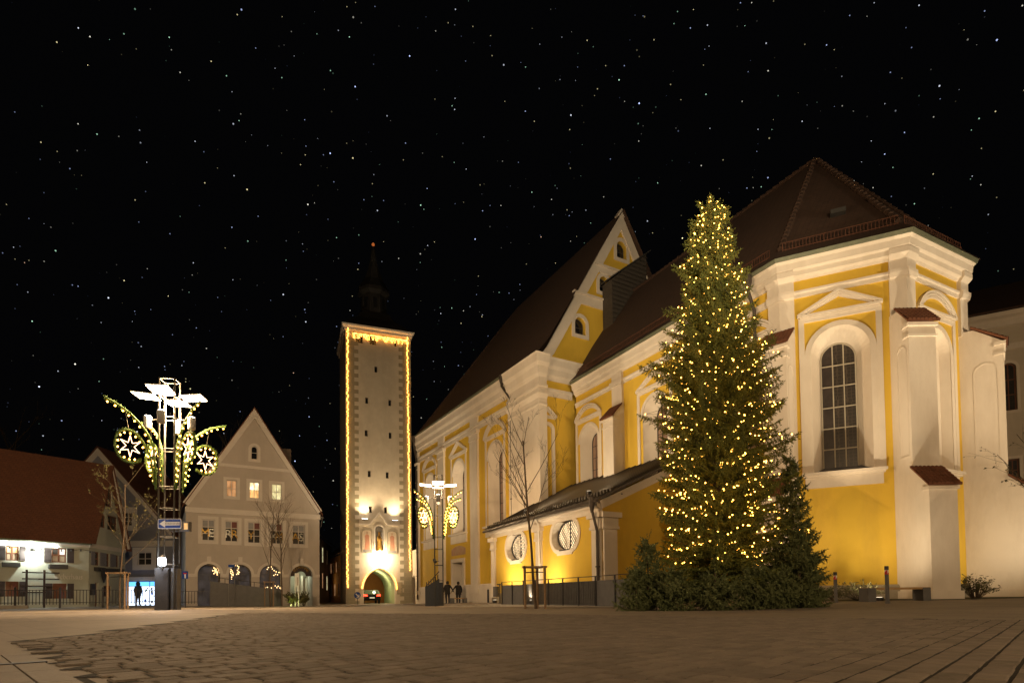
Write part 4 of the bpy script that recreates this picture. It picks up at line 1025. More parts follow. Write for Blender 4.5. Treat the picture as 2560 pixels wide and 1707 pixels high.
# gilded statue
su, sz = nu, nz0
sp = frT.P(su, sz, -.16)
stt = thing('statue', 'gilded madonna figure standing in the tower niche', 'statue', (sp.x, sp.y, sp.z))
hh_ = (nz1 - nz0)
mb = MB(); mb.lathe(sp, [(.26, 0), (.24, .1), (.30, .12), (.22, .5), (.20, .9), (.24, 1.15), (.21, 1.4), (.09, 1.52), (.075, 1.56)], 10); mb.build('robe', 'gilded', stt, True)
mb = MB(); mb.lathe(sp, [(.02, 1.52), (.10, 1.58), (.115, 1.68), (.09, 1.78), (.13, 1.8), (.11, 1.9), (.02, 1.88)], 10); mb.build('head', 'gilded', stt, True)
mb = MB(); c = frT.P(su - .17, sz + 1.22, -.0); mb.lathe(c, [(.04, -.2), (.09, -.1), (.08, .05), (.04, .07), (.065, .12), (.06, .2), (.01, .23)], 8); mb.tube([frT.P(su + .2, sz + 1.35, -.16), frT.P(su + .26, sz + 1.1, -.05), frT.P(su - .1, sz + 1.1, .02)], .05, 6); mb.build('child_figure', 'gilded', stt, True)
# floodlights on the tower
for x, y, wh_ in ((270, 322, 'on the side away from the church'), (672, 342, 'on the side nearer the church')):
    p = frT.P(*frT.uz(*ZE(x, y)), .0); u, z = frT.uz(*ZE(x, y)); p = frT.P(u, z, .42)
    t = thing('floodlight', 'bracket floodlight above the tower niche, ' + wh_, 'lamp', p, 'floodlights on the tower face')
    mb = MB(); frT.box(mb, u - .3, u + .3, z - .05, z + .03, .64, .8); frT.box(mb, u - .03, u + .03, z - .05, z, -.01, .7); mb.build('housing', 'metal_dark', t)
    mb = MB(); frT.box(mb, u - .28, u + .28, z + .03, z + .04, .65, .79); mb.build('lens', 'lamp_lens', t)
    lamp_light('wash', 'SPOT', frT.P(u, z + .12, .75), 420, (1, .76, .46), t, .1, frT.P(u, z + 5.5, .05), 105, 1)
u, z = frT.uz(*ZE(490, 838)); p = frT.P(u, z, .3)
t = thing('gate_lamp', 'small bright lamp on the wall above the pointed archway', 'lamp', p)
mb = MB(); mb.lathe(frT.P(u, z, .32), [(.05, -.12), (.12, -.08), (.12, .06), (.04, .12)], 8); mb.build('globe', 'lamp_lens', t)
mb = MB(); mb.tube([frT.P(u, z + .12, .32), frT.P(u, z + .3, .3), frT.P(u, z + .32, 0)], .02, 6); mb.build('bracket', 'metal_dark', t)
lamp_light('glow', 'POINT', frT.P(u, z, .62), 300, (1, .80, .52), t, .1)
# fairy-light strings on the tower
def chain(name, label, pts, mesh, cat='light string', group=None, parent_loc=None, wire=True, wr=.012):
    t = thing(name, label, cat, parent_loc or pts[0], group)
    if wire:
        mb = MB(); mb.tube(pts, wr, 4, cap=False); mb.build('wire', 'sky_cable', t)
    for p in pts: link('bulb', mesh, t, loc=p)
    return t
rr = random.Random(5)
def strand(fr, a, b, n, jit, o): return [fr.P(a[0] + (b[0] - a[0]) * k / n + (rr.random() - .5) * jit, a[1] + (b[1] - a[1]) * k / n, o + rr.random() * .06) for k in range(n + 1)]
lt0, lt1 = frT.uz(*Z4(101, 85)), frT.uz(*Z4(100, 1418)); chain('fairy_light_string', 'fairy lights running down the outer edge of the tower away from the church', strand(frT, (max(.05, lt0[0]), lt0[1]), (max(.05, lt1[0]), lt1[1]), 215, .14, .08), B_TOW, group='fairy lights on the tower')
rt0, rt1 = frT.uz(*Z4(413, 135)), frT.uz(*Z4(423, 1330)); chain('fairy_light_string', 'fairy lights running down the tower edge next to the church', strand(frT, (frT.L - .35, rt0[1]), (frT.L - .22, rt1[1]), 195, .14, .08), B_TOW, group='fairy lights on the tower')
ic = []
for k in range(52):
    t_ = k / 51; u, z = .75 + (frT.L - 1.2) * t_, ZTt - .75 - .1 * rr.random()
    for q in range(1 + rr.randrange(3)): ic.append(frT.P(u + (rr.random() - .5) * .08, z - q * .19, .1 + rr.random() * .05))
chain('fairy_light_string', 'icicle fairy lights hanging under the tower cornice', ic, B_TOW, group='fairy lights on the tower')
ga = inset(gate, -.16); ga = ga[2:]; pth = []
for a_, b_ in zip(ga[:-1], ga[1:]):
    L_ = math.hypot(b_[0] - a_[0], b_[1] - a_[1]); n_ = max(1, int(L_ / .085))
    for k in range(n_): pth.append(frT.P(a_[0] + (b_[0] - a_[0]) * k / n_ + (rr.random() - .5) * .05, a_[1] + (b_[1] - a_[1]) * k / n_, .07 + rr.random() * .03))
chain('fairy_light_string', 'fairy lights tracing the pointed archway of the tower', pth, B_TOW, group='fairy lights on the tower')
# passage wall with small arched door between tower and church
frP = Fr(frT.b + frT.d * .02 - frT.n * .3, V((NL[0].x, NL[0].y)) + frT.d * .4 + V((0, .6)))
pwall = thing('passage_wall', 'short plaster wall with dark arched door between tower and church', 'wall', (frP.a.x, frP.a.y, -.2))
dsh2 = arch(.12, min(frP.L - .1, 1.5), ZW, 2.6, 'round', 8)
mb = MB(); frP.wall(mb, [(0, ZW), (frP.L, ZW), (frP.L, 5.2), (0, 5.2)], [dsh2], 0, .3); mb.build('wall', 'tower_plaster', pwall)
mb = MB(); frP.poly(mb, dsh2, -.28); mb.build('door', 'shutter', pwall)
lamp_light('passage_light', 'POINT', frT.P((ga0 + ga1) / 2, gzt - .9, -3.2), 60, (1, .95, .55), tower, .1)
# blue round sign before the archway
def pole_sign(p, h, name, label, make, pr=.03, cat='sign', m='metal_steel'):
    t = thing(name, label, cat, p); mb = MB(); mb.tube([p + V((0, 0, -.1)), p + V((0, 0, h))], pr, 8); mb.build('post', m, t); make(t); return t
sp_ = at(894, 1513, 54); sp_.z = g(sp_.x, sp_.y)
def mk(t):
    f = Fr((sp_.x - .3, sp_.y - .05), (sp_.x + .3, sp_.y - .05)); c = (.3, at(894, 1487, 54).z)
    q = MB(); f.prism(q, [(c[0] + .31 * math.cos(k * math.pi / 8), c[1] + .31 * math.sin(k * math.pi / 8)) for k in range(16)], 0, .02); q.build('disc', 'sign_blue', t)
    q = MB(); f.band(q, [(c[0] - .15, c[1] + .15), (c[0] + .12, c[1] - .12)], .08, .02, .025); f.band(q, [(c[0] - .06, c[1] - .17), (c[0] + .16, c[1] - .16), (c[0] + .15, c[1] + .06)], .07, .02, .026); q.build('arrow', 'sign_white', t)
pole_sign(sp_, at(894, 1487, 54).z - sp_.z, 'traffic_sign', 'round blue keep-right arrow sign on thin post by the archway', mk)

# ------------------------------------------------------------------ dark car in the archway
def car():
    c = frT.P((ga0 + ga1) / 2 - .42, 0, -2.6); zg = g(c.x, c.y); n3 = V((frT.n.x, frT.n.y, 0)); d3 = V((frT.d.x, frT.d.y, 0))
    t = thing('car', 'dark car with red tail lights driving away through the archway', 'car', (c.x, c.y, zg))
    def P(s, l, z): return V((c.x, c.y, zg + z)) + d3 * s - n3 * l      # l forward (into the arch)
    prof = [(0, .35), (-.02, .62), (.05, .95), (.62, 1.42), (1.9, 1.47), (2.75, 1.0), (3.9, .85), (4.15, .6), (4.1, .3)]
    mb = MB(); lo = []
    for s, k in ((-.86, 1), (-.80, 1.0)): pass
    for i in range(len(prof)):
        l, z = prof[i]; tuck = .16 if z > 1.1 else 0
        lo.append((P(-.86 + tuck, l, z), P(.86 - tuck, l, z)))
    for i in range(len(lo) - 1): mb.poly([lo[i][0], lo[i][1], lo[i + 1][1], lo[i + 1][0]])
    mb.poly([p[0] for p in lo]); mb.poly([p[1] for p in lo][::-1]); mb.poly([lo[0][0], lo[0][1], lo[-1][1], lo[-1][0]]); mb.build('body', 'car_paint', t)
    mb = MB(); mb.poly([P(-.66, .08, .99), P(.66, .08, .99), P(.60, .56, 1.38), P(-.60, .56, 1.38)]); o = mb.build('rear_window', 'glass_dark', t)
    for v in o.data.vertices: v.co -= Vector((0, 0, 0)) - n3 * .02
    for s in (-1, 1):
        mb = MB(); mb.prism([P(s * .46, -.03, .78), P(s * .85, -.03, .78), P(s * .85, -.03, .95), P(s * .50, -.03, .92)], -n3 * .05); mb.build('tail_light', 'tail', t)
        for l in (.75, 3.35):
            mb = MB(); a_ = P(s * .72, l, .32); b_ = P(s * .88, l, .32); mb.tube([a_, b_], .32, 14); mb.build('wheel', 'tyre', t)
    mb = MB(); mb.prism([P(-.26, -.035, .56), P(.26, -.035, .56), P(.26, -.035, .67), P(-.26, -.035, .67)], -n3 * .02); mb.build('number_plate', 'plate', t)
    mb = MB(); mb.prism([P(-.86, -.06, .34), P(.86, -.06, .34), P(.86, -.06, .54), P(-.86, -.06, .54)], -n3 * .08); mb.build('bumper', 'tyre', t)
car()

# ------------------------------------------------------------------ houses down the lane beside the tower
def lane_house(name, label, a, b, zt, wallm, roofm, peak, wins, lit, dep=9):
    f = Fr(a, b); t = thing(name, label, 'house', (f.a.x, f.a.y, -.1)); sh = [arch(*w, 'rect') for w in wins]
    mb = MB(); f.wall(mb, [(0, ZW), (f.L, ZW), (f.L, zt), (f.L / 2, zt + peak), (0, zt)] if peak else [(0, ZW), (f.L, ZW), (f.L, zt), (0, zt)], sh, 0, .15)
    f.prism(mb, [(0, ZW), (.01, ZW), (.01, zt), (0, zt)], -dep, 0); f.prism(mb, [(f.L - .01, ZW), (f.L, ZW), (f.L, zt), (f.L - .01, zt)], -dep, 0); mb.build('wall', wallm, t)
    for i, s in enumerate(sh): window(f, t, s, -.1, .05, 2, 2, lit[i % len(lit)], 'frame_white', .04)
    mb = MB()
    if peak:
        for s in (0, 1):
            e = -.3 if s == 0 else f.L + .3; mb.prism([f.P(e, zt - .25, .2), f.P(f.L / 2, zt + peak + .1, .2), f.P(f.L / 2, zt + peak + .1, -dep), f.P(e, zt - .25, -dep)], (0, 0, .1))
    else: mb.prism([f.P(-.3, zt, .4), f.P(f.L + .3, zt, .4), f.P(f.L + .3, zt + 4, -dep * .5), f.P(-.3, zt + 4, -dep * .5)], (0, 0, .1))
    mb.build('roof', roofm, t)
def LH(px, D): return at(px, 1495, D).xy
a_, b_ = LH(822, 76), LH(868, 66)
lane_house('lane_house', 'orange plastered house with lit windows down the lane beside the tower', a_, b_, 5.6, 'orange', 'roof_tile', 0,
           [(1.0 + k * 1.7, 1.8 + k * 1.7, 3.6, 4.9) for k in range(6)] + [(1.0 + k * 2.4, 2.0 + k * 2.4, .7, 2.2) for k in range(4)], ['lit_warm_low', 'glass_dark', 'lit_warm_low', 'glass_dark', 'lit_warm'])
a_, b_ = LH(790, 62), LH(829, 76)
lane_house('lane_house', 'dark narrow house with a bright window at the back of the lane', a_, b_, 7.2, 'dark_wall', 'roof_dark', 0,
           [(5, 6.6, 4.6, 6.4), (5, 6.4, 1.6, 3.4), (9, 10.6, 4.6, 6.4), (9, 10.6, 1.4, 3.2)], ['lit_green', 'lit_warm_low', 'glass_dark', 'lit_green'])

# ------------------------------------------------------------------ beige gabled shop house
frH = Fr(at(463.5, 1505, 41).xy, at(799, 1498, 45.8).xy)
house = thing('gabled_house', 'beige plastered gabled house with arcade shop windows and gold letters upstairs', 'house', (frH.a.x + 4, frH.a.y + 2, g(frH.a.x, frH.a.y)))
zE = frH.uz(*Z3(75, 800))[1]; pk = frH.uz(*Z3(548, 122)); 
def rectpx(fr, z, x0, x1, y0, y1):
    xm, ym = (x0 + x1) / 2, (y0 + y1) / 2; return fr.uz(*z(x0, ym))[0], fr.uz(*z(x1, ym))[0], fr.uz(*z(xm, y1))[1], fr.uz(*z(xm, y0))[1]
w5 = [rectpx(frH, Z3, x0, x1, y0, y1) for x0, x1, y0, y1 in ((180, 272, 890, 1038), (342, 434, 900, 1046), (502, 592, 908, 1056), (658, 748, 917, 1062), (815, 902, 928, 1066))]
w3 = [rectpx(frH, Z3, x0, x1, y0, y1) for x0, x1, y0, y1 in ((353, 426, 615, 730), (513, 584, 628, 742), (670, 740, 642, 752))]
arcs = []
for x0, x1, y0 in ((200, 530, 745), (658, 990, 762), (1112, 1432, 775), (1565, 1890, 800)):
    u0, u1, z0, z1 = rectpx(frH, ZD, x0, x1, y0, 1385); arcs.append((u0, u1, z1))
zarc = sum(a[2] for a in arcs) / 4
arcs = [(a, b, zarc) for a, b, _ in arcs]
au = frH.uz(*Z3(549, 425))
attic = arch(au[0] - .22, au[0] + .22, au[1] - .48, au[1] + .52, 'round', 8)
L_ = frH.L
gab = [(0, ZW), (L_, ZW), (L_, zE), pk, (0, zE)]
mb = MB(); frH.wall(mb, gab, [arch(*w, 'rect') for w in w5 + w3] + [arch(a, b, ZW, z, 'round', 14) for a, b, z in arcs] + [attic], 0, .22)
for f in (Fr(frH.a - frH.n * 13, frH.a), Fr(frH.b, frH.b - frH.n * 13)): f.wall(mb, [(0, ZW), (f.L, ZW), (f.L, zE), (0, zE)], [], 0)
mb.build('wall', 'beige', house)
gl5 = lambda i: (lambda a, b: 'blind' if (b == 2 and not (i in (1, 2, 3) and a == 1)) else ('curtain_red' if b == 2 else 'glass_room'))
for i, w in enumerate(w5):
    sh = arch(*w, 'rect'); window(frH, house, sh, -.14, .06, 2, 3, gl5(i), 'beige_trim', .05)
    q = MB(); frH.band(q, [(w[0] - .12, w[2] - .12), (w[1] + .12, w[2] - .12), (w[1] + .12, w[3] + .12), (w[0] - .12, w[3] + .12)], .23, -.01, .035, 0, True); q.build('window_surround', 'beige_trim', house)
for i, w in enumerate(w3):
    sh = arch(*w, 'rect'); gm = ['lit_warm_low', (lambda a, b: 'lit_bright' if b == 1 else 'lit_warm'), 'lit_green'][i]; window(frH, house, sh, -.14, .05, 2, 2, gm, 'beige_trim', .04)
    q = MB(); frH.band(q, [(w[0] - .1, w[2] - .1), (w[1] + .1, w[2] - .1), (w[1] + .1, w[3] + .1), (w[0] - .1, w[3] + .1)], .2, -.01, .03, 0, True); q.build('window_surround', 'beige_trim', house)
window(frH, house, attic, -.14, .04, 1, 2, 'glass_dark', 'beige_trim', .03)
trim(frH, [inset(attic, -.1)], .2, .03, house, 'window_surround', 'beige_trim', True)
zimp = zarc - (arcs[0][1] - arcs[0][0]) / 2
for a, b, z in arcs:
    outer = arch(a - .2, b + .2, ZW, z + .2, 'round', 14); inn = arch(a + .002, b - .002, ZW, z - .002, 'round', 14); q = MB()
    for k in range(2, len(outer) - 1): frH.prism(q, [outer[k], outer[k + 1], inn[k + 1], inn[k]], -.01, .06)
    frH.box(q, (a + b) / 2 - .14, (a + b) / 2 + .14, z + .0, z + .55, -.01, .10); q.build('arch_band', 'beige_trim', house)
q = MB()
edges = [0] + [v for a in arcs for v in (a[0], a[1])] + [L_]
for k in range(0, len(edges), 2): frH.box(q, edges[k] + .003, edges[k + 1] - .003, zimp - .2, zimp + .02, -.01, .08)
q.build('impost_band', 'beige_trim', house)
q = MB(); frH.band(q, [(-.05, zE - .22), (L_ + .05, zE - .22)], .38, -.01, .10); z2 = frH.uz(*Z3(545, 528)); e_ = (z2[1] - zE) / (pk[1] - zE); frH.box(q, pk[0] * e_ + .15, L_ - (L_ - pk[0]) * e_ - .15, z2[1] - .12, z2[1] + .10, -.01, .09); q.build('string_course', 'beige_trim', house)
q = MB(); frH.band(q, [(-.02, zE + .18), (pk[0], pk[1] - .32), (L_ + .02, zE + .18)], .40, -.01, .12); q.build('raking_band', 'beige_trim', house)
mb = MB()
for s in (0, 1):
    e = -.25 if s == 0 else L_ + .25; mb.prism([frH.P(e, zE - .12, .16), frH.P(pk[0], pk[1] + .06, .16), frH.P(pk[0], pk[1] + .06, -13), frH.P(e, zE - .12, -13)], (0, 0, .12))
mb.build('roof', 'roof_tile', house)
mb = MB(); mb.tube([frH.P(L_ + .22, zE - .25, .1), frH.P(L_ + .22, zE - .35, -13)], .09, 6); mb.tube([frH.P(L_ + .2, zE - .3, .05), frH.P(L_ + .1, zE - 1.0, .05)], .05, 6); mb.build('gutter', 'metal_dark', house)
mb = MB(); mb.box(frH.P(L_ * .78, zE + 4.6, -3), (.8, .8, 2.0), .5); mb.build('chimney', 'dark_wall', house)
# gold and silver balloon letters behind the upper windows
word = ['ME', 'RR', 'Y', 'XM', 'AS']
for i, w in enumerate(w5):
    for k, chh in enumerate(word[i]):
        u = w[0] + (w[1] - w[0]) * (.27 if k == 0 else .73); z = w[2] + (w[3] - w[2]) * .36; p = frH.P(u, z - .45, -.1)
        t = thing('balloon_letter', '%s foil balloon letter %s in the %s upper window of the beige house' % ('gold' if (i + k) % 2 == 0 else 'silver', chh, ['first', 'second', 'third', 'fourth', 'fifth'][i]), 'balloon', p)
        textat(chh, .85, 'gold' if (i + k) % 2 == 0 else 'silver', frH, u, z, -.125, t, 'foil', ext=.03)
# shop fronts behind the arches
ZF0 = g(frH.a.x, frH.a.y)
for i, (a, b, z) in enumerate(arcs):
    sh = arch(a + .02, b - .02, -.3, z - .02, 'round', 14)
    if i < 3: window(frH, house, sh, -.5 if i else -1.1, .06, 2 if i else 1, 2, 'glass_shop', 'metal_dark', .05, name='shop_window', rowz=[-.25, zimp, z - .06])
    q = MB(); q2 = sh
    for k in range(len(q2)): a_, b_ = q2[k], q2[(k + 1) % len(q2)]; q.poly([frH.P(*a_, -.2), frH.P(*b_, -.2), frH.P(*b_, -1.6), frH.P(*a_, -1.6)])
    q.build('arch_reveal', 'beige', house)
a, b, z = arcs[3]
q = MB(); frH.wall(q, arch(a - .5, b + .5, -.3, z + .3, 'rect'), [], -3.0); q.build('entrance_back', 'annex', house)
for k in range(3): q = MB(); frH.box(q, a + .9 + k * .35, a + 1.05 + k * .35, -.3, z - .5 - k * .2, -2.5, -2.3); q.build('entrance_pillar', 'white_clean', house)
text = 'SCHRANNE'; cu, cz, rr_ = (a + b) / 2, zimp, (b - a) / 2 - .22
for k, chh in enumerate(text):
    w = math.radians(148 - k * 116 / 7); textat(chh, .30, 'gold', frH, cu + rr_ * math.cos(w), cz + rr_ * math.sin(w), -.25, house, 'arch_lettering', w - math.pi / 2, .012)
q = MB(); outer = arch(a + .02, b - .02, zimp, z - .02, 'round', 14)[2:]; inn = arch(a + .45, b - .45, zimp, z - .45, 'round', 14)[2:]
for k in range(len(outer) - 1): frH.prism(q, [outer[k], outer[k + 1], inn[k + 1], inn[k]], -.32, -.27)
q.build('arch_fascia', 'shutter', house)
lamp_light('entrance_glow', 'POINT', frH.P((a + b) / 2, z - .6, -1.6), 16, (.85, 1, .72), house, .12)
# light decorations in the shop windows: snowflake, wings, swags of bulbs
def deco(name, label, pts, o, r=.035):
    p0 = frH.P(*pts[0], o); t = thing(name, label, 'decoration', p0)
    for u, z in pts: link('bulb', B_SHOP, t, loc=frH.P(u, z, o))
    mb = MB(); mb.tube([frH.P(u, z, o + .0) for u, z in pts], .008, 4, cap=False); mb.build('wire', 'sky_cable', t)
B_SHOP = ico(.035); B_SHOP.materials.append(M('bulb_shop'))
def PX(x, y, o=-.4): return frH.uz(*ZD(x, y), o)
c = PX(487, 858, -1.0); deco('light_snowflake', 'snowflake of small bulbs in the first shop arch', [(c[0] + r_ * math.cos(k * math.pi / 4), c[1] + r_ * math.sin(k * math.pi / 4)) for k in range(8) for r_ in (.1, .2, .3)], -1.0)
deco('light_wing', 'wing of small bulbs beside the street sign in the second shop arch', [PX(x, y) for x, y in ((690, 840), (685, 870), (690, 895), (705, 915), (720, 905), (715, 880), (705, 860), (720, 925), (700, 950), (700, 980))], -.4)
deco('light_wing', 'wing of small bulbs curving at the middle of the second shop arch', [PX(x, y) for x, y in ((755, 780), (785, 785), (805, 800), (800, 825), (785, 850), (800, 870), (815, 880), (800, 905), (775, 910), (790, 890))], -.4)
deco('light_swag', 'swag of bulbs across the third shop arch', [PX(x, y) for x, y in ((1225, 835), (1240, 810), (1285, 800), (1300, 830), (1325, 855), (1355, 872), (1395, 882), (1410, 885), (1375, 915), (1345, 910), (1320, 925))], -.4)
deco('light_swag', 'low row of bulbs on the display of the third shop arch', [PX(x, y) for x, y in ((1195, 1110), (1225, 1100), (1255, 1105), (1285, 1110), (1340, 1080), (1365, 1105), (1385, 1085), (1410, 1110), (1425, 1120))], -.4)

# ------------------------------------------------------------------ grey-blue gabled house with lit blue shop window
frK = Fr(at(150, 1508, 50).xy, at(431, 1506, 50).xy)
kh = thing('gabled_house', 'grey-blue gabled house with glowing blue shop window', 'house', (frK.a.x + 3, frK.a.y + 2, .2))
zK = frK.uz(*Z1(812, 850))[1]; pk = frK.uz(*Z1(478, 428)); LK = frK.L; lk0 = 2 * pk[0] - LK
wk = [rectpx(frK, ZC, 1683, 1857, 242, 402), rectpx(frK, Z1, 596, 642, 737, 805)]; shp = rectpx(frK, ZC, 1545, 1958, 597, 905)
mb = MB(); frK.wall(mb, [(lk0, ZW), (LK, ZW), (LK, zK), pk, (lk0, zK)], [arch(*w, 'rect') for w in wk] + [arch(*shp, 'rect')], 0, .25)
f = Fr(frK.b, frK.b - frK.n * 9); f.wall(mb, [(0, ZW), (9, ZW), (9, zK), (0, zK)], [], 0); mb.build('wall', 'bluegrey', kh)
for i, w in enumerate(wk):
    window(frK, kh, arch(*w, 'rect'), -.12, .07, 2, 2 if i == 0 else 3, 'glass_room', 'frame_white', .06)
    q = MB(); frK.band(q, [(w[0] - .2, w[2] - .2), (w[1] + .2, w[2] - .2), (w[1] + .2, w[3] + .2), (w[0] - .2, w[3] + .2)], .42, -.01, .035, 0, True); q.build('window_surround', 'frame_white', kh)
q = MB(); zb_ = frK.uz(*ZC(1700, 120))[1]; frK.box(q, lk0, LK + .05, zb_ - .4, zb_ + .1, -.01, .08); zs_ = frK.uz(*ZC(1700, 545))[1]; frK.box(q, lk0, LK, shp[3] + .02, zs_, -.01, .07); q.build('string_course', 'beige_trim', kh)
q = MB(); frK.band(q, [(lk0, zK + .1), (pk[0], pk[1] - .3), (LK + .02, zK + .1)], .42, -.01, .12); q.build('raking_band', 'beige_trim', kh)
mb = MB()
for e in (lk0 - .25, LK + .25): mb.prism([frK.P(e, zK - .12, .16), frK.P(pk[0], pk[1] + .06, .16), frK.P(pk[0], pk[1] + .06, -9), frK.P(e, zK - .12, -9)], (0, 0, .12))
mb.build('roof', 'roof_tile', kh)
w_ = shp; hz = w_[2] + (w_[3] - w_[2]) * .80
sw = window(frK, kh, arch(*w_, 'rect'), -.18, .05, 3, 1, lambda a, b: 'shop_white' if b == 0 else 'shop_blue', 'metal_dark', .04, name='shop_window', rowz=[w_[2] + .05, hz, w_[3] - .05])
rr = random.Random(8)
for k in range(11):
    u = w_[0] + (w_[1] - w_[0]) * (.5 + .48 * rr.random()); z = w_[2] + (hz - w_[2]) * rr.random() * .9; q = MB(); s_ = .04 + .07 * rr.random(); frK.prism(q, [(u - s_, z), (u + s_ * .8, z - .03), (u + s_, z + s_ * 1.8), (u - s_ * .5, z + s_ * 2)], -.14, -.1); sub(q, 'display_item', rr.choice(['sign_black', 'sign_blue', 'frame_wood', 'garland']), sw)
q = MB(); lamp_light('shop_glow', 'POINT', frK.P((w_[0] + w_[1]) / 2, (w_[2] + w_[3]) / 2, .5), 14, (.35, .6, 1), kh, .3)

# ------------------------------------------------------------------ old weavers' house: big tiled roof, shutters, wooden rack
cor = at(221, 1510, 41).xy; lft = at(-260, 1517, 33.2).xy; bck = at(312, 1508, 46.2).xy
frW = Fr(lft, cor); frV = Fr(cor, bck)
wh = thing('weavers_house', 'old pale plastered house with huge brown tiled roof and wooden shutters', 'house', (cor.x - 3, cor.y, .2))
zW = frW.uz(*Z1(425, 885))[1]; pkW = frV.uz(*Z1(545, 520))
pkW = (frV.L * .5, at(280, 1168, 43.6).z)
fw = [rectpx(frW, ZC, 70, 232, 165, 345), rectpx(frW, ZC, 632, 815, 190, 370), rectpx(frW, ZC, 65, 228, 600, 785), rectpx(frW, ZC, 645, 818, 625, 810), rectpx(frW, ZC, -420, -260, 140, 330), rectpx(frW, ZC, -420, -260, 590, 775)]
gw_ = [rectpx(frV, ZC, 1157, 1215, 240, 405), rectpx(frV, ZC, 1295, 1340, 260, 420), rectpx(frV, ZC, 1415, 1452, 280, 425), rectpx(frV, Z1, 478, 512, 745, 812), rectpx(frV, Z1, 522, 568, 757, 826), rectpx(frV, Z1, 513, 543, 618, 712), rectpx(frV, ZC, 1268, 1362, 655, 785)]
dr = rectpx(frV, ZC, 1165, 1205, 615, 900)
mb = MB(); frW.wall(mb, [(0, ZW), (frW.L, ZW), (frW.L, zW), (0, zW)], [arch(*w, 'rect') for w in fw], 0, .22)
frV.wall(mb, [(0, ZW), (frV.L, ZW), (frV.L, zW), pkW, (0, zW)], [arch(*w, 'rect') for w in gw_] + [arch(dr[0], dr[1], ZW, dr[3], 'rect')], 0, .22); mb.build('wall', 'weber_plaster', wh)
def leaf(fr, u0, u1, z0, z1, o, parent, m='shutter'):
    q = MB(); fr.box(q, u0, u1, z0, z1, o, o + .05); s_ = q.build('shutter', m, parent)
    q = MB()
    for k in (.18, .82): fr.box(q, u0 + .02, u1 - .02, z0 + (z1 - z0) * k - .05, z0 + (z1 - z0) * k + .05, o + .05, o + .075)
    sub(q, 'shutter_batten', m, s_)
for i, w in enumerate(fw):
    gm = [lambda a, b: 'lit_warm' if b == 1 else 'curtain', lambda a, b: 'curtain' if b == 0 else ('glass_room' if a == 0 else 'lit_bright_s'), lambda a, b: 'frame_wood' if a == 0 else 'curtain_red', lambda a, b: 'frame_wood' if a == 0 else 'curtain_red', 'glass_room', 'glass_room'][i]
    window(frW, wh, arch(*w, 'rect'), -.1, .08, 2, 2, gm, 'frame_wood', .10)
    ww = (w[1] - w[0]) * .46; leaf(frW, w[0] - ww - .03, w[0] - .03, w[2], w[3], .01, wh); leaf(frW, w[1] + .03, w[1] + .03 + ww, w[2], w[3], .01, wh)
    if i in (0, 1, 4): q = MB(); frW.box(q, w[0] - .2, w[1] + .02, w[2] - .42, w[2] - .14, .02, .26); q.build('flower_box', 'metal_dark', wh)
for i, w in enumerate(gw_):
    window(frV, wh, arch(*w, 'rect'), -.1, .07, 2 if i > 2 else 1, 2, 'glass_room', 'frame_wood', .06)
    if i < 3: leaf(frV, w[1] + .03, w[1] + .55, w[2], w[3], .01, wh, 'shutter_grey'); leaf(frV, w[0] - .5, w[0] - .03, w[2], w[3], .01, wh, 'shutter_grey'); q = MB(); frV.box(q, w[0] - .1, w[1] + .3, w[2] - .4, w[2] - .14, .02, .3); q.build('flower_box', 'metal_dark', wh)
q = MB(); frV.box(q, dr[0], dr[1], ZW, dr[3], -.2, -.14); q.build('door', 'frame_wood', wh)
q = MB(); u, z = frV.uz(*ZC(1128, 690)); frV.box(q, u - .25, u + .25, z - .45, z + .35, 0, .1); q.build('notice_case', 'metal_dark', wh)
q = MB(); u, z = frV.uz(*ZC(1213, 535)); frV.prism(q, [(u - .35, z + .5), (u + .35, z + .5), (u + .33, z), (u, z - .5), (u - .33, z)], .3, .36); frV.box(q, u - .03, u + .03, z + .5, z + .56, 0, .36); q.build('shield_sign', 'metal_dark', wh)
q = MB(); zbd = zW - .05; frV.box(q, -.05, frV.L, zbd - .28, zbd, -.01, .07); frW.box(q, 0, frW.L + .05, zW - .36, zW, -.01, .06); q.build('eave_band', 'beige_trim', wh)
rg0 = frV.P(pkW[0], pkW[1], .35); rg1 = frV.P(pkW[0], pkW[1], -(frW.L + .5)); mb = MB()
rg1 = V((lft.x, lft.y, pkW[1])) + V((bck.x - cor.x, bck.y - cor.y, 0)) * .5
eo = lambda fr_u, off: frW.P(fr_u, zW - .12, off)
mb.prism([eo(0, .42), frW.P(frW.L, zW - .12, .42) + V((frV.n.x, frV.n.y, 0)) * .3, rg0, rg1], (0, 0, .14))
bk1 = frV.P(frV.L + .3, zW - .2, .35); mb.prism([bk1, rg0, rg1, V((lft.x, lft.y, zW)) + V((bck.x - cor.x, bck.y - cor.y, 0))], (0, 0, .14)); mb.build('roof', 'roof_tile', wh)
q = MB(); frV.band(q, [(-.1, zW - .02), (pkW[0], pkW[1] - .02), (frV.L + .1, zW)], .16, -.01, .3); q.build('verge_board', 'beige_trim', wh)
q = MB(); q.tube([eo(0, .48), eo(frW.L, .48)], .08, 6); q.build('gutter', 'gutter_green', wh)
c0, c1 = frW.uz(-150, 1350)[0], frW.uz(*ZC(700, 150))[0]
q = MB(); frW.box(q, c0, c1, zW - .46, zW - .38, .07, .15); q.build('eave_light_strip', 'cove', wh)
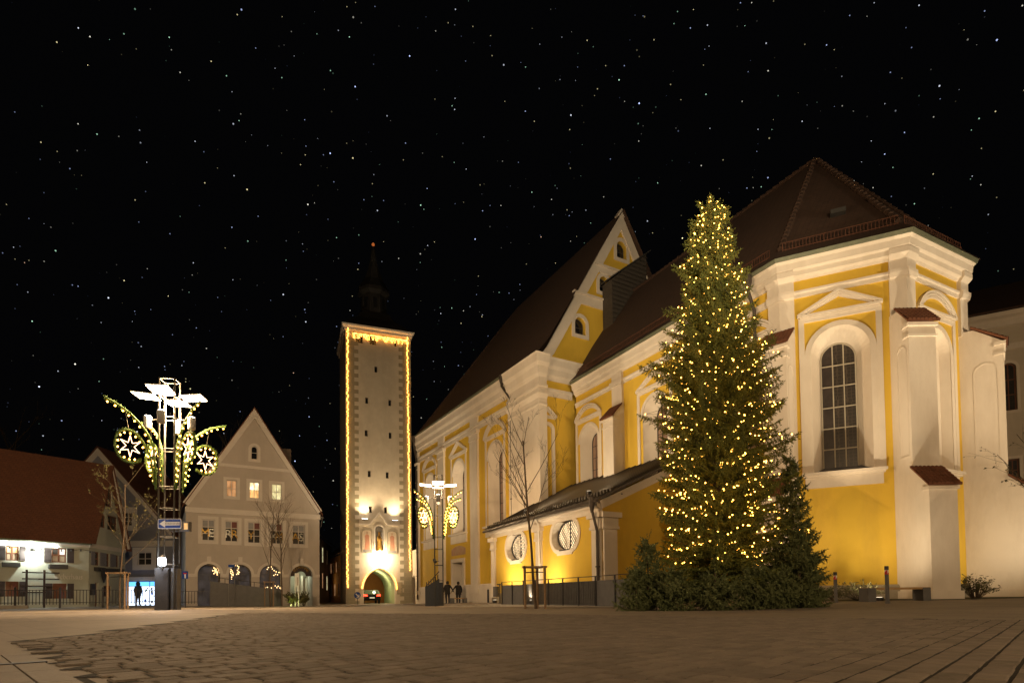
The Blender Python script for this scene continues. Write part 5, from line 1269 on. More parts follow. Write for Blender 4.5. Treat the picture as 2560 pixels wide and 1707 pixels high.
# bulb garland along the eave
pts = [frW.P(frW.L * k / 34, zW - .55 - .05 * math.sin(k * 2.1), .2) for k in range(35)]
t = thing('bulb_garland', 'unlit bulb garland slung along the eaves of the old house', 'light string', pts[0]); mb = MB(); mb.tube(pts, .012, 4); mb.build('wire', 'sky_cable', t)
for p in pts[::2]: mb = MB(); mb.lathe(p, [(.02, -.16), (.05, -.12), (.04, -.05), (.02, 0)], 6); mb.build('bulb', 'metal_dark', t)
# wall lamp
u, z = frW.uz(*ZC(400, 225), .3); p = frW.P(u, z, .3)
t = thing('wall_lamp', 'white lamp on a bracket under the eaves of the old house', 'lamp', p); mb = MB(); mb.lathe(p, [(.16, -.06), (.12, .04), (.04, .12)], 8); mb.tube([p + V((0, 0, .1)), frW.P(u, z + .4, .25), frW.P(u, z + .45, 0)], .015, 5); mb.build('shade', 'metal_steel', t)
lamp_light('glow', 'POINT', frW.P(u, z - .12, .45), 120, (.93, 1, .86), t, .1)
# wooden climbing rack leaning on the wall
u0, u1 = frW.uz(*ZC(325, 700), .35)[0], frW.uz(*ZC(542, 700), .35)[0]; zz0 = g(cor.x, cor.y) - .1; zt_ = frW.uz(*ZC(430, 460), .3)[1]
t = thing('drying_rack', 'dark wooden rack of posts and rails against the old house wall', 'rack', frW.P(u0, zz0, .35))
for uu in (u0, u1): q = MB(); frW.box(q, uu - .05, uu + .05, zz0, zt_, .3, .4); q.build('post', 'shutter', t)
for y in (492, 570, 658, 735): z = frW.uz(*ZC(430, y), .4)[1]; q = MB(); frW.box(q, u0 - .25, u1 + (.8 if y < 600 else .3), z - .04, z + .04, .4, .46); q.build('rail', 'shutter', t)
# blackletter-like house name, broad-nib strokes
GLY = {'W': ([[(0, 1.25), (.05, .25), (.2, 0), (.38, .2), (.38, 1.2)], [(.38, .2), (.55, 0), (.75, .25), (.78, 1.0), (.66, 1.25)], [(0, 1.25), (-.12, 1.1)]], 1.0),
       'e': ([[(.42, .2), (.25, 0), (.08, .2), (.08, .6), (.28, .8), (.42, .62), (.1, .38)]], .55), 'b': ([[(.08, 1.2), (.08, .2), (.25, 0), (.44, .2), (.44, .6), (.28, .78), (.1, .62)]], .58),
       'r': ([[(.08, .78), (.08, .0)], [(.08, .62), (.28, .8), (.38, .66)]], .45), 'h': ([[(.08, 1.2), (.08, 0)], [(.08, .62), (.28, .8), (.42, .6), (.42, .1), (.3, -.2)]], .56),
       'a': ([[(.1, .75), (.4, .75), (.4, .1), (.5, 0)], [(.4, .4), (.15, .45), (.08, .2), (.2, 0), (.4, .14)]], .58), 'u': ([[(.08, .78), (.08, .2), (.22, 0), (.42, .2)], [(.42, .78), (.42, .1), (.52, 0)]], .6), 's': ([[(.42, .66), (.25, .8), (.08, .62), (.4, .3), (.28, 0), (.06, .14)]], .5)}
ua, za_ = frW.uz(*ZC(672, 570)); ub2 = frW.uz(*ZC(1012, 575))[0]; tot = sum(GLY[c][1] for c in 'Weberhaus'); sc_ = (ub2 - ua) / tot; x = 0
q = MB(); nib = V((.11, .07))
for chh in 'Weberhaus':
    st, adv = GLY[chh]
    for s_ in st:
        for p0, p1 in zip(s_, s_[1:]):
            a_, b_ = V(p0) + V((x, 0)), V(p1) + V((x, 0)); frW.prism(q, [(ua + (p.x) * sc_, za_ + p.y * sc_) for p in (a_ - nib / 2, a_ + nib / 2, b_ + nib / 2, b_ - nib / 2)], -.005, .012)
    x += adv
q.build('house_name', 'frame_white', wh)

# ------------------------------------------------------------------ street lamps with mirror panels, light swirls hung on them
def make_lamp(name, label, loc, rz):
    t = thing(name, label, 'street lamp', loc, 'tall street lamps on the plaza', True, rz)
    s_ = .30
    for a, b in ((-1, -1), (1, -1), (1, 1), (-1, 1)):
        mb = MB(); mb.tube([(a * s_, b * s_, -.3), (a * s_, b * s_, 9.75)], .038, 8); mb.build('post', 'metal_steel', t, True)
    for z in (1.9, 3.05, 4.25, 5.15, 6.75, 8.1, 9.0, 9.72):
        mb = MB(); q = [(-s_, -s_, z), (s_, -s_, z), (s_, s_, z), (-s_, s_, z)]
        for k in range(4): mb.tube([q[k], q[(k + 1) % 4]], .02, 6)
        mb.build('ring_frame', 'metal_steel', t)
    for k in range(4):
        w = k * math.pi / 2; c, s = math.cos(w), math.sin(w)
        def R(x, y, z): return V((x * c - y * s, x * s + y * c, z))
        mb = MB(); pts = [R(.50, -.42, 8.96), R(1.36, -.42, 9.04), R(1.36, .42, 9.04), R(.50, .42, 8.96)]; mb.prism([p + V((0, 0, .02)) for p in pts], (0, 0, .035)); pan = mb.build('reflector', 'frame_white', t)
        q = MB(); q.prism([p + V((0, 0, .004)) for p in [pts[0].lerp(pts[2], .03), pts[1].lerp(pts[3], .03), pts[2].lerp(pts[0], .03), pts[3].lerp(pts[1], .03)]], (0, 0, .01)); sub(q, 'glow_face', 'lamp_panel', pan)  # mirror underside emits by itself, standing in for reflected spotlight light
        mb = MB(); mb.tube([R(.3, 0, 9.0), R(.9, 0, 9.04)], .018, 6); mb.build('reflector_arm', 'metal_steel', t)
        mb = MB(); mb.lathe(R(.86, 0, 7.95), [(.10, -.30), (.15, -.28), (.16, .18), (.14, .22)], 12); can = mb.build('spotlight', 'metal_grey', t, True)
        q = MB(); q.lathe(R(.86, 0, 8.175), [(.12, -.005), (.12, .012)], 12); sub(q, 'lens', 'lamp_lens', can)
        mb = MB(); mb.tube([R(.3, 0, 8.1), R(.72, 0, 8.0)], .02, 6); mb.build('spotlight_arm', 'metal_steel', t)
    return t
LS = .82; pl1 = at(422, 1521, 20.0); pl2 = at(1098, 1515, 35.3)
lampA = make_lamp('street_lamp', 'tall four-post street lamp with white mirror panels above the one-way sign', gp(pl1.x, pl1.y), math.radians(10)); lampA.scale = (LS, LS, LS)
lampB = copytree(lampA, gp(pl2.x, pl2.y), math.radians(7), label='tall four-post street lamp with mirror panels in front of the church door')
def lamp_glow(x, y, p): lamp_light('lamp_glow', 'POINT', gp(x, y, 8.55), p, (1, .80, .54), None, .25)
ASSUMED_LAMPS = []
# unseen lamp copies, assumed outside the frame and added to light foreground and church
for (x, y, a, lb) in ((5.5, -9.0, 30, 'assumed unseen tall four-post street lamp behind the viewpoint'), (24, 6.5, 20, 'assumed unseen tall four-post street lamp on the plaza side of the apse'), (-17.5, 4.0, 60, 'assumed unseen tall four-post street lamp beside the drain strip')):
    ASSUMED_LAMPS.append((copytree(lampA, gp(x, y), math.radians(a), label=lb), {24: 1500, 5.5: 3600, -17.5: 1700}[x]))
for lo_, pw in ASSUMED_LAMPS + [(lampA, 3300), (lampB, 330)]: lamp_light('lamp_glow', 'POINT', (0, 0, 8.5), pw * .8, (1, .68, .37), lo_, .22)
ARC = [(.62, 5.37), (.62, 5.9), (.66, 6.5), (.73, 7.17), (.84, 7.5), (.99, 7.74), (1.39, 8.2), (1.92, 8.57), (2.35, 8.76), (2.77, 8.87)]
SPI = [(.70, 5.6), (.72, 5.94), (.82, 6.57), (.95, 6.97), (1.25, 7.44), (1.5, 7.66), (1.78, 7.74), (2.08, 7.68), (2.28, 7.45), (2.36, 7.1), (2.32, 6.8), (2.19, 6.57), (2.0, 6.4), (1.79, 6.34), (1.5, 6.36), (1.28, 6.5)]
def smooth(p, it=2):
    for _ in range(it):
        o = [p[0]]
        for a, b in zip(p, p[1:]): o += [a * .75 + b * .25, a * .25 + b * .75]
        p = o + [p[-1]]
    return p
def make_swirl(label, group, loc, rz):
    t = thing('light_swirl', label, 'decoration', loc, group, True, rz)
    rr = random.Random(3)
    for nm, ln_ in (('arc_garland', ARC), ('spiral_garland', SPI)):
        p = smooth([V((r, 0, z)) for r, z in ln_]); mb = MB(); mb.tube(p, .045, 6)
        for q in p:
            for k in range(7):
                a = rr.random() * 6.283; d = V((math.cos(a) * .5, math.sin(a), math.sin(a + 1) )) * .10; w_ = V((rr.random() - .5, 0, rr.random() - .5)) * .06
                mb.poly([q, q + d + w_, q + d * .9 - w_])
        mb.build(nm, 'garland', t)
        # bulbs at even spacing along the inner edge
        acc = 0; step = .26
        for a, b in zip(p, p[1:]):
            acc += (b - a).length
            if acc >= step:
                acc = 0; d = (b - a).normalized(); nrm = V((d.z, 0, -d.x)); side = .10 if nm == 'arc_garland' else .12
                link('bulb', B_DECO, t, loc=b + nrm * side + V((0, -.03, 0)))
    mb = MB(); c = V((1.72, 0, 7.03)); pts = []
    for k in range(13):
        w = math.pi / 2 + k * math.pi / 6; r_ = .46 if k % 2 == 0 else .17; pts.append(c + V((r_ * math.cos(w), 0, r_ * math.sin(w))))
    for a, b in zip(pts, pts[1:]): mb.tube([a, b], .014, 5)
    mb.build('star', 'neon', t)
    for nm_, a_, b_ in (('hanger', (1.95, 0, 8.56), (1.78, 0, 7.75)), ('bracket', (.35, 0, 6.75), (.74, 0, 6.75)), ('bracket', (.35, 0, 5.6), (.66, 0, 5.6)), ('hanger', c + V((0, 0, .46)), (1.75, 0, 7.74))):
        mb = MB(); mb.tube([a_, b_], .013, 5); mb.build(nm_, 'metal_steel', t)
    return t
l1 = 'light swirl with star on the one-way sign lamp'; g1 = 'light swirls on the lamp by the one-way sign'
l2 = 'light swirl with star on the church door lamp'; g2 = 'light swirls on the lamp by the church door'
TO1 = ['reaching out over the open plaza', 'reaching towards the lit spruce', 'reaching towards the gate tower', 'reaching towards the old house']; TO2 = ['reaching towards the church door', 'reaching towards the gate tower', 'reaching towards the beige house', 'reaching towards the oval windows']
sw0 = make_swirl(l1 + ', ' + TO1[0], g1, gp(pl1.x, pl1.y), math.radians(180 + 56)); sw0.scale = (LS * .88, LS * .88, LS * .94)
for k in (1, 2, 3): copytree(sw0, gp(pl1.x, pl1.y), math.radians(180 + 56 + 90 * k), label=l1 + ', ' + TO1[k])
for k in range(4): copytree(sw0, gp(pl2.x, pl2.y), math.radians(52 + 90 * k), label=l2 + ', ' + TO2[k], group=g2)
# cabinet round the foot of the near lamp, lantern, signs
cb = gp(pl1.x, pl1.y); rz = math.radians(12)
t = thing('utility_cabinet', 'dark sheet-metal cabinet enclosing the foot of the street lamp', 'cabinet', cb, local=True, rz=rz); t.scale = (LS, LS, LS)
mb = MB(); mb.box((-.14, -.05, .72), (.52, .74, 2.04)); body = mb.build('body', 'metal_dark', t); mb = MB(); mb.box((.26, .02, .78), (.24, .5, 1.9)); mb.build('side_plate', 'metal_grey', t)
q = MB(); q.box((-.14, -.427, .75), (.46, .012, 1.86)); sub(q, 'door', 'metal_dark', body); q = MB(); q.box((-.33, -.44, .85), (.03, .02, .12)); sub(q, 'handle', 'metal_steel', body)
lp = at(405, 1403, 19.4); t = thing('lantern', 'small bright white lantern above the utility cabinet', 'lamp', lp)
mb = MB(); mb.lathe(lp, [(.07, -.13), (.11, -.1), (.11, .1), (.07, .13)], 10); mb.build('globe', 'lantern', t); mb = MB(); lamp_light('glow', 'POINT', lp + V((0, -.2, 0)), 30, (.85, .92, 1), t, .1); mb.lathe(lp, [(.10, .13), (.13, .135), (.02, .24)], 10); mb.lathe(lp, [(.03, -.3), (.09, -.14), (.08, -.131)], 10); mb.tube([lp + V((0, 0, .15)), V((pl1.x - .3, pl1.y, lp.z + .16))], .02, 6); mb.build('cap', 'metal_dark', t)
def sign_frame(px0, px1, py0, py1, D):
    a, b = at(px0, (py0 + py1) / 2, D), at(px1, (py0 + py1) / 2, D); return Fr((a.x, a.y), (b.x, b.y)), at((px0 + px1) / 2, py1, D).z, at((px0 + px1) / 2, py0, D).z
f, z0, z1 = sign_frame(395.5, 454, 1296, 1321, 19.5)
def rrect(u0, u1, z0, z1, r):
    o = []
    for cx, cz, a in ((u1 - r, z1 - r, 0), (u0 + r, z1 - r, 1), (u0 + r, z0 + r, 2), (u1 - r, z0 + r, 3)):
        for k in range(4): w = (a + k / 3) * math.pi / 2; o.append((cx + r * math.cos(w), cz + r * math.sin(w)))
    return o
t = thing('traffic_sign', 'blue one-way arrow sign fixed to the street lamp posts', 'sign', f.P(f.L / 2, z0))
mb = MB(); f.prism(mb, rrect(0, f.L, z0, z1, .05), 0, .02); mb.build('board', 'sign_white', t)
mb = MB(); f.prism(mb, rrect(.02, f.L - .02, z0 + .02, z1 - .02, .04), .02, .024); mb.build('blue_field', 'sign_blue', t)
zc, h_ = (z0 + z1) / 2, z1 - z0; mb = MB(); f.prism(mb, [(.05, zc), (.25, zc + h_ * .38), (.25, zc + h_ * .17), (f.L - .05, zc + h_ * .17), (f.L - .05, zc - h_ * .17), (.25, zc - h_ * .17), (.25, zc - h_ * .38)], .024, .028); mb.build('arrow', 'sign_white', t)
textat('Einbahnstraße', .086, 'sign_black', f, (.25 + f.L - .05) / 2, zc, .030, t, 'lettering', ext=.001)
mb = MB(); mb.tube([f.P(.1, z0 + .08, -.02), f.P(.1, z0 + .08, -.5)], .015, 5); mb.tube([f.P(f.L - .2, z0 + .08, -.02), f.P(f.L - .2, z0 + .08, -.5)], .015, 5); mb.build('clamp', 'metal_steel', t)
f, z0, z1 = sign_frame(452, 471.5, 1303, 1327, 19.95); t = thing('display_box', 'brown box with a small lit panel behind the one-way sign', 'box', f.P(f.L / 2, z0))
mb = MB(); f.box(mb, -.4, f.L, z0, z1, -.2, 0); mb.build('case', 'metal_grey', t); mb = MB(); f.box(mb, f.L - .16, f.L - .03, z0 + .06, z1 - .06, 0, .01); mb.build('lit_panel', 'lit_warm', t)
f, z0, z1 = sign_frame(456, 470.5, 1427, 1446, 33); zg = g(f.a.x, f.a.y); t = thing('traffic_sign', 'blue dead-end sign with red-topped white bar', 'sign', f.P(f.L / 2, zg))
mb = MB(); f.box(mb, 0, f.L, z0, z1, 0, .02); mb.build('board', 'sign_blue', t); c = f.L / 2; h_ = z1 - z0
mb = MB(); f.box(mb, c - .04, c + .04, z0 + .03, z0 + h_ * .62, .02, .025); mb.build('bar', 'sign_white', t); mb = MB(); f.box(mb, c - .10, c + .10, z0 + h_ * .62, z0 + h_ * .78, .02, .026); mb.build('cross_bar', 'sign_red', t)
mb = MB(); mb.tube([f.P(c, zg - .2, -.03), f.P(c, z1, -.03)], .03, 6); mb.build('post', 'metal_dark', t)
f, z0, z1 = sign_frame(571, 586, 1411, 1417, 38.2); zg = g(f.a.x, f.a.y); t = thing('street_name_sign', 'small blue street name plate on a post before the shop arches', 'sign', f.P(f.L, zg))
mb = MB(); f.box(mb, 0, f.L, z0, z1, 0, .02); mb.build('plate', 'sign_blue', t); mb = MB(); mb.tube([f.P(f.L, zg - .2, -.03), f.P(f.L, z1 + .05, -.03)], .03, 6); mb.build('post', 'metal_grey', t)
f, z0, z1 = sign_frame(737.5, 748, 1432, 1467, 39.5); zg = g(f.a.x, f.a.y); t = thing('info_board', 'slim white information board on two posts beside the entrance arch', 'sign', f.P(f.L / 2, zg))
mb = MB(); f.box(mb, 0, f.L, z0, z1, 0, .05); bd = mb.build('board', 'sign_white', t); q = MB(); f.box(q, .14, f.L - .05, z0 + .12, z1 - .28, .05, .055); sub(q, 'notice', 'beige', bd)
for uu in (.03, f.L - .03): mb = MB(); f.box(mb, uu - .03, uu + .03, zg - .2, z0, .0, .05); mb.build('post', 'sign_white', t)

# ------------------------------------------------------------------ Christmas tree
def needles(mb, base, d, L, rr, m, n=9, wid=.018, nl=.075):
    d = d.normalized(); a = d.orthogonal().normalized(); b = d.cross(a); ph = rr.random() * 6.28
    for k in range(n):
        f_ = k / max(1, n - 1); w = ph + k * 2.4; side = a * math.cos(w) + b * math.sin(w); p = base + d * (L * f_)
        ln_ = nl * (1.15 - .4 * f_) * (.8 + .4 * rr.random()); tip = p + (side * .75 + d * .75) * ln_; wv = d.cross(side) * wid
        i = len(mb.v); mb.v += [tuple(p - wv), tuple(p + wv), tuple(tip)]; mb.f.append((i, i + 1, i + 2)); mb.m.append(m)
def spruce(name, label, loc, H, prof, seed, matn='needle', dens=1.0, group=None, lean=(0, 0), cat='tree', sc=1.0):
    rr = random.Random(seed); t = thing(name, label, cat, loc, group); loc = V(loc)
    mb = MB(); top = loc + V((lean[0], lean[1], H)); mb.tube([loc + V((0, 0, -.2)), loc.lerp(top, .5), top], .012 * H + .03, 8, r2=.012); mb.build('trunk', 'bark', t)
    cr = MB(); tips = []; z = .06 * H if H > 5 else .05
    def Rz(zz):
        for (z0, r0), (z1, r1) in zip(prof, prof[1:]):
            if z0 <= zz <= z1: return r0 + (r1 - r0) * (zz - z0) / (z1 - z0)
        return .05
    while z < H - .06:
        f_ = z / H; R_ = Rz(z); n_ = max(4, int((6 + R_ * (4.4 if H > 6 else 3.6)) * dens)); ph = rr.random() * 6.28
        for k in range(n_):
            w = ph + 2 * math.pi * k / n_ + (rr.random() - .5) * .6; lob = .5 * math.sin(w * 3 + z * 2.1 + seed) + .5 * math.sin(w * 5 - z * 3.7 + 1.3 * seed) + .4 * math.sin(z * 5.3 + w * 2); L_ = R_ * (.80 + .14 * lob + .26 * rr.random() ** 1.5 + (.28 if rr.random() < .08 else 0)) * (1.03 if H > 6 else 1); zz = z + (rr.random() - .5) * .3
            
            o = loc.lerp(top, zz / H); out = V((math.cos(w), math.sin(w), 0)); up = .55 - .95 * (1 - f_) ** .8 if H > 3 else .35
            seg = max(3, int(L_ / .085)); p = o.copy(); prev = p
            side = V((-out.y, out.x, 0))
            for s in range(seg):
                tt = (s + 1) / seg; dz = (up * .55) + .55 * tt * tt * (1 if f_ < .85 else .6); d = (out + V((0, 0, dz))).normalized(); prev = p; p = p + d * (L_ / seg)
                if tt < .18 and H > 4: continue
                tl = min(.32, L_ * .42) * (1.08 - tt * .72) * sc
                for sg in (-1, 1):
                    dd = (d * .75 + side * sg * (.85 + .3 * rr.random()) + V((0, 0, -.22 + .25 * rr.random()))).normalized()
                    needles(cr, p, dd, tl, rr, 0, max(5, int(tl / .022)), .016 * sc, .075 * sc)
                    if tl > .2: needles(cr, p + dd * tl * .45, (dd + d * .8).normalized(), tl * .55, rr, 0, 6, .015 * sc, .07 * sc)
                if rr.random() < .85: needles(cr, p, (d * .6 + side * (rr.random() - .5) + V((0, 0, -1.0))).normalized(), max(.12, tl * .85), rr, 0, 8, .017 * sc, .075 * sc)
            needles(cr, p, d, .14 * sc, rr, 0, 9, .014 * sc, .06 * sc)
            tips.append((zz, w, o, p, L_))
        z += ((.20 if H > 6 else .22) + .03 * f_) / max(.6, dens)
    for k in range(5): needles(cr, top - V((0, 0, .4 - k * .1)), V((rr.random() - .5, rr.random() - .5, 1.2)), .3, rr, 0, 14, .014, .06)
    me = bpy.data.meshes.new('crown'); me.from_pydata(cr.v, [], cr.f); me.materials.append(M(matn)); link('crown', me, t)
    return t, tips
tb = at(1800, 1512, 15.4); tb.z = g(tb.x, tb.y)
HT = at(1806, 518, 15.4).z - tb.z
prof = [(0, 1.42), (1.9, 1.52), (3.0, 1.55), (4.2, 1.52), (5.3, 1.62), (6.4, 1.36), (7.5, 1.0), (8.3, .90), (9.0, .68), (9.77, .60), (10.4, .44), (10.8, .30), (12.5, .22)]
xt, tips = spruce('christmas_tree', 'tall spruce covered in warm fairy lights in front of the church apse', tb, HT, prof, 4, 'needle', 1.18)
# companion firs at its foot, without lights
def foot_fir(px, py, D, toppy, r, seed, lab):
    p = at(px, py, D); p.z = g(p.x, p.y); h = at(px, toppy, D).z - p.z
    return spruce('small_fir', lab, p, h, [(0, r), (h * .3, r * .95), (h * .62, r * .62), (h * .86, r * .28), (h + .5, .03)], seed, 'needle_blue', 1.15, 'small firs standing round the lit spruce', cat='tree', sc=1.15)
ff1, tipsR = foot_fir(1985, 1510, 14.9, 1140, .72, 21, 'tallest dark fir on the apse side at the foot of the lit spruce')
foot_fir(2000, 1516, 14.3, 1316, .52, 22, 'mid-height bluish fir beside the lit spruce, nearest to the bollards')
foot_fir(1622, 1518, 14.7, 1352, .55, 23, 'dark fir at the foot of the lit spruce, beside the railing')
foot_fir(1592, 1519, 14.3, 1420, .45, 24, 'lowest dark fir at the railing end of the group')
foot_fir(1690, 1522, 13.9, 1424, .56, 25, 'squat dark fir in front of the lit spruce, towards the railing')
foot_fir(1790, 1524, 13.7, 1432, .56, 26, 'squat dark fir centred in front of the lit spruce')
foot_fir(1890, 1522, 13.9, 1415, .56, 27, 'squat dark fir in front of the lit spruce, towards the apse')
foot_fir(1940, 1520, 14.0, 1420, .5, 28, 'small dark fir between the squat firs and the bluish fir')
# fairy-light strands, one per height band
rr = random.Random(12); zlo = HT * .10
allt = [q for q in tips if q[0] > zlo]; nb = 8
for k in range(nb):
    a, b = zlo + (HT - zlo) * (k / nb) ** .92, zlo + (HT - zlo) * ((k + 1) / nb) ** .92
    pts = []
    for z, w, o, p, L_ in allt:
        if a <= z < b:
            for q in range(1 + (rr.random() < .55) + (L_ > 1.2 and rr.random() < .7)):
                t_ = .52 + .46 * rr.random(); pt = o.lerp(p, t_) + V((0, 0, .05 + .05 * rr.random())) + V((math.cos(w), math.sin(w), 0)) * .05; pts.append((w % 6.283 + (z - a) * 1.3, pt))
    pts.sort(key=lambda q: q[0]); pts = [p for _, p in pts][:290]
    lab = ['lowest', 'second', 'third', 'fourth', 'fifth', 'sixth', 'seventh', 'topmost'][k] + ' band of warm fairy lights on the tall spruce, counted from the ground'
    chain('fairy_light_string', lab, pts, B_TREE, group='fairy lights on the spruce', wr=.004)
pts = [(w, o.lerp(p, .9) + V((0, 0, .06))) for z, w, o, p, L_ in tipsR if z < 2.6 and z > 1.0 and rr.random() < .33]; pts.sort(key=lambda q: q[0])
chain('fairy_light_string', 'short fairy light strand trailing onto the dark fir beside the spruce', [p for _, p in pts][:70], B_TREE, group='fairy lights on the spruce', wr=.004)

# ------------------------------------------------------------------ bare street trees with stakes
def bare_tree(loc, H, r0, seed, label, lv=4, spread=.55, leaves=0, group='young bare trees', first=.3, m='bark'):
    rr = random.Random(seed); t = thing('bare_tree', label, 'tree', loc, group); loc = V(loc); tr = MB(); cr = MB(); lf = MB()
    def br(mb, p, d, L, r, lev):
        pts = [p]; q = p.copy(); dd = d.copy(); n = 5 if lev < 2 else 4
        for k in range(n):
            dd = (dd + V((rr.random() - .5, rr.random() - .5, rr.random() - .3)) * .16).normalized(); q = q + dd * (L / n); pts.append(q.copy())
        mb.tube(pts, r, 5 if lev else 8, r2=max(.0022, r * .45), cap=False)
        if lev >= lv:
            for k in range(leaves):
                if rr.random() < .6:
                    c = pts[rr.randrange(1, len(pts))]; a = V((rr.random() - .5, rr.random() - .5, rr.random() - .6)).normalized(); b = a.orthogonal(); lf.poly([c, c + a * .05 + b * .02, c + a * .10, c + a * .05 - b * .02])
            return
        for k in range(3 + (rr.random() < .6) + (lev == 0) * 7):
            s = (first + (1 - first) * rr.random()) if lev == 0 else .25 + .72 * rr.random(); i = min(n - 1, int(s * n)); base = pts[i].lerp(pts[i + 1], s * n - i)
            az = rr.random() * 6.283; e = d.orthogonal().normalized(); e2 = d.cross(e); sd = e * math.cos(az) + e2 * math.sin(az)
            nd = (dd * (1 - spread * .5) + sd * spread + V((0, 0, .25))).normalized(); br(cr, base, nd, L * (.36 + .22 * rr.random()) * (1.05 - .45 * s if lev == 0 else .9), max(.0028, r * (.40 - .12 * s)), lev + 1)
    br(tr, loc + V((0, 0, -.1)), V((0, 0, 1)), H, r0, 0); tr.build('trunk', m, t, True)
    me = cr.mesh('crown', 'twig'); link('crown', me, t)
    if leaves: lf.build('dry_leaves', 'leaf', t)
    return t
def stakes(loc, h, sp, label, n=3):
    t = thing('tree_stakes', label, 'tree stakes', loc, 'tree stakes'); loc = V(loc); P_ = []
    for k in range(n):
        w = math.radians(200) + 2 * math.pi * k / n; p = loc + V((math.cos(w), math.sin(w) * .8, 0)) * sp; p.z = g(p.x, p.y); P_.append(p); mb = MB(); mb.tube([p + V((0, 0, -.2)), p + V((0, 0, h))], .042, 8); mb.build('stake', 'wood_stake', t, True)
    for k in range(n):
        a, b = P_[k], P_[(k + 1) % n]; d = (b - a).normalized() * .09; q = [a - d, b + d]; pr = V((-d.y, d.x, 0)).normalized() * .035; mb = MB(); zt = V((0, 0, h + .002 + .003 * k)); mb.prism([q[0] + pr + zt, q[1] + pr + zt, q[1] - pr + zt, q[0] - pr + zt], (0, 0, .07)); mb.build('cross_rail', 'wood_stake', t)
    mb = MB(); c = loc + V((0, 0, h - .12))
    for p in P_: mb.tube([p + V((0, 0, h - .15)), c.lerp(p + V((0, 0, h - .15)), .4), c], .018, 5)
    mb.build('binding', 'metal_dark', t)
b1 = at(1340, 1522, 20); b1.z = g(b1.x, b1.y)
bare_tree(b1, at(1340, 1100, 20).z - b1.z, .05, 31, 'young bare tree between stakes in front of the oval windows', 4, .62, 0, first=.42)
stakes(b1, at(1340, 1415, 20).z - b1.z - .07, .40, 'three wooden stakes round the bare tree before the oval windows')
b2 = at(300, 1521, 26); b2.z = g(b2.x, b2.y)
bare_tree(b2, at(300, 1205, 26).z - b2.z, .04, 37, 'young tree with a few dry leaves in front of the old house', 3, .7, 5, first=.3)
stakes(b2, at(300, 1430, 26).z - b2.z - .07, .50, 'three wooden stakes round the tree before the old house')
for i, (px, tp, D) in enumerate(((676, 1285, 37.5), (705, 1280, 38.2))):
    b3 = at(px, 1514, D); b3.z = g(b3.x, b3.y); bare_tree(b3, at(px, tp, D).z - b3.z, .055, 41 + i, 'thin bare sapling before the beige house, %s' % ('nearer the grey ramp wall' if i == 0 else 'nearer the entrance arch'), 3, .6, 0, first=.35)
stakes(at(676, 1514, 37.5).xy.to_3d(), 1.55, .35, 'short wooden stakes round the sapling by the ramp wall')
b5 = at(2600, 1500, 17.5); b5.z = g(b5.x, b5.y); bare_tree(b5, 5.2, .05, 51, 'slender twiggy tree in front of the monastery wing', 3, .75, 3, first=.3)
for i, (px, D, h, sd) in enumerate(((40, 78, 21, 61), (640, 74, 20, 63), (300, 80, 18, 65))):
    p = at(px, 1510, D); p.z = .2; bare_tree(p, h, .35, sd, ['large bare tree behind the old house roof', 'large bare tree behind the beige gable', 'large bare tree rising behind the grey-blue house'][i], 4, .6, 0, 'tall bare trees behind the houses', .35)

# ------------------------------------------------------------------ shrubs and soil strip at the apse
def shrub(loc, w, h, seed, label, matn='leaf', n=60, ls=.05):
    rr = random.Random(seed); t = thing('shrub', label, 'shrub', loc, 'low shrubs by the walls'); loc = V(loc); st = MB(); lf = MB()
    for k in range(n):
        a = rr.random() * 6.283; r_ = w * math.sqrt(rr.random()); tip = loc + V((math.cos(a) * r_, math.sin(a) * r_ * .7, h * (.45 + .55 * rr.random()) * (1.05 - .4 * (r_ / w) ** 2))); mid = loc.lerp(tip, .55) + V((0, 0, .05)); st.tube([loc + V((math.cos(a), math.sin(a), 0)) * w * .12, mid, tip], .008, 4, r2=.003, cap=False)
        for q in range(12):
            c = mid.lerp(tip, rr.random() * 1.1) + V((rr.random() - .5, rr.random() - .5, rr.random() - .5)) * .14; d = V((rr.random() - .5, rr.random() - .5, rr.random() - .4)).normalized() * ls * (.7 + .7 * rr.random()); b = d.orthogonal().normalized() * ls * .4; lf.poly([c - d, c + b, c + d, c - b])
    st.build('stems', 'twig', t); lf.build('foliage', matn, t)
p = at(2440, 1489, 20.3); shrub(gp(p.x, p.y), .85, at(2440, 1432, 20.3).z - g(p.x, p.y), 71, 'round leafy shrub between two apse buttresses', n=70)
p = at(2150, 1494, 20.6); shrub(gp(p.x, p.y), 1.1, .75, 72, 'low loose shrub behind the bench by the apse wall', n=60)
p = at(2085, 1495, 20.4); shrub(gp(p.x, p.y), .5, .5, 73, 'small shrub at the foot of the apse next to the firs', n=26)
p = at(735, 1514, 39.6); shrub(gp(p.x, p.y), .75, 1.05, 74, 'tuft of tall grasses at the entrance arch', n=46, ls=.09)
p = at(760, 1514, 40.3); shrub(gp(p.x, p.y), .45, 1.0, 75, 'narrow grass tuft behind the white information board', n=30, ls=.09)
p = at(728, 1512, 38.9); t = thing('ground_spot', 'small green garden spot among the grasses', 'lamp', gp(p.x, p.y)); mb = MB(); mb.lathe(gp(p.x, p.y), [(.06, 0), (.07, .12), (.05, .14)], 8); mb.build('housing', 'lit_green', t); lamp_light('glow', 'POINT', gp(p.x, p.y, .25), 4, (.8, 1, .25), t, .05)
mb = MB(); sl = [WALL[1] + V((-.6, -1.6)), V((12.4, 19.3)), V((15.2, 18.75)), V((20.8, 20.2)), WALL[3] + V((2.5, -.4)), WALL[2] + V((0, .5)), WALL[1] + V((.3, .5))]
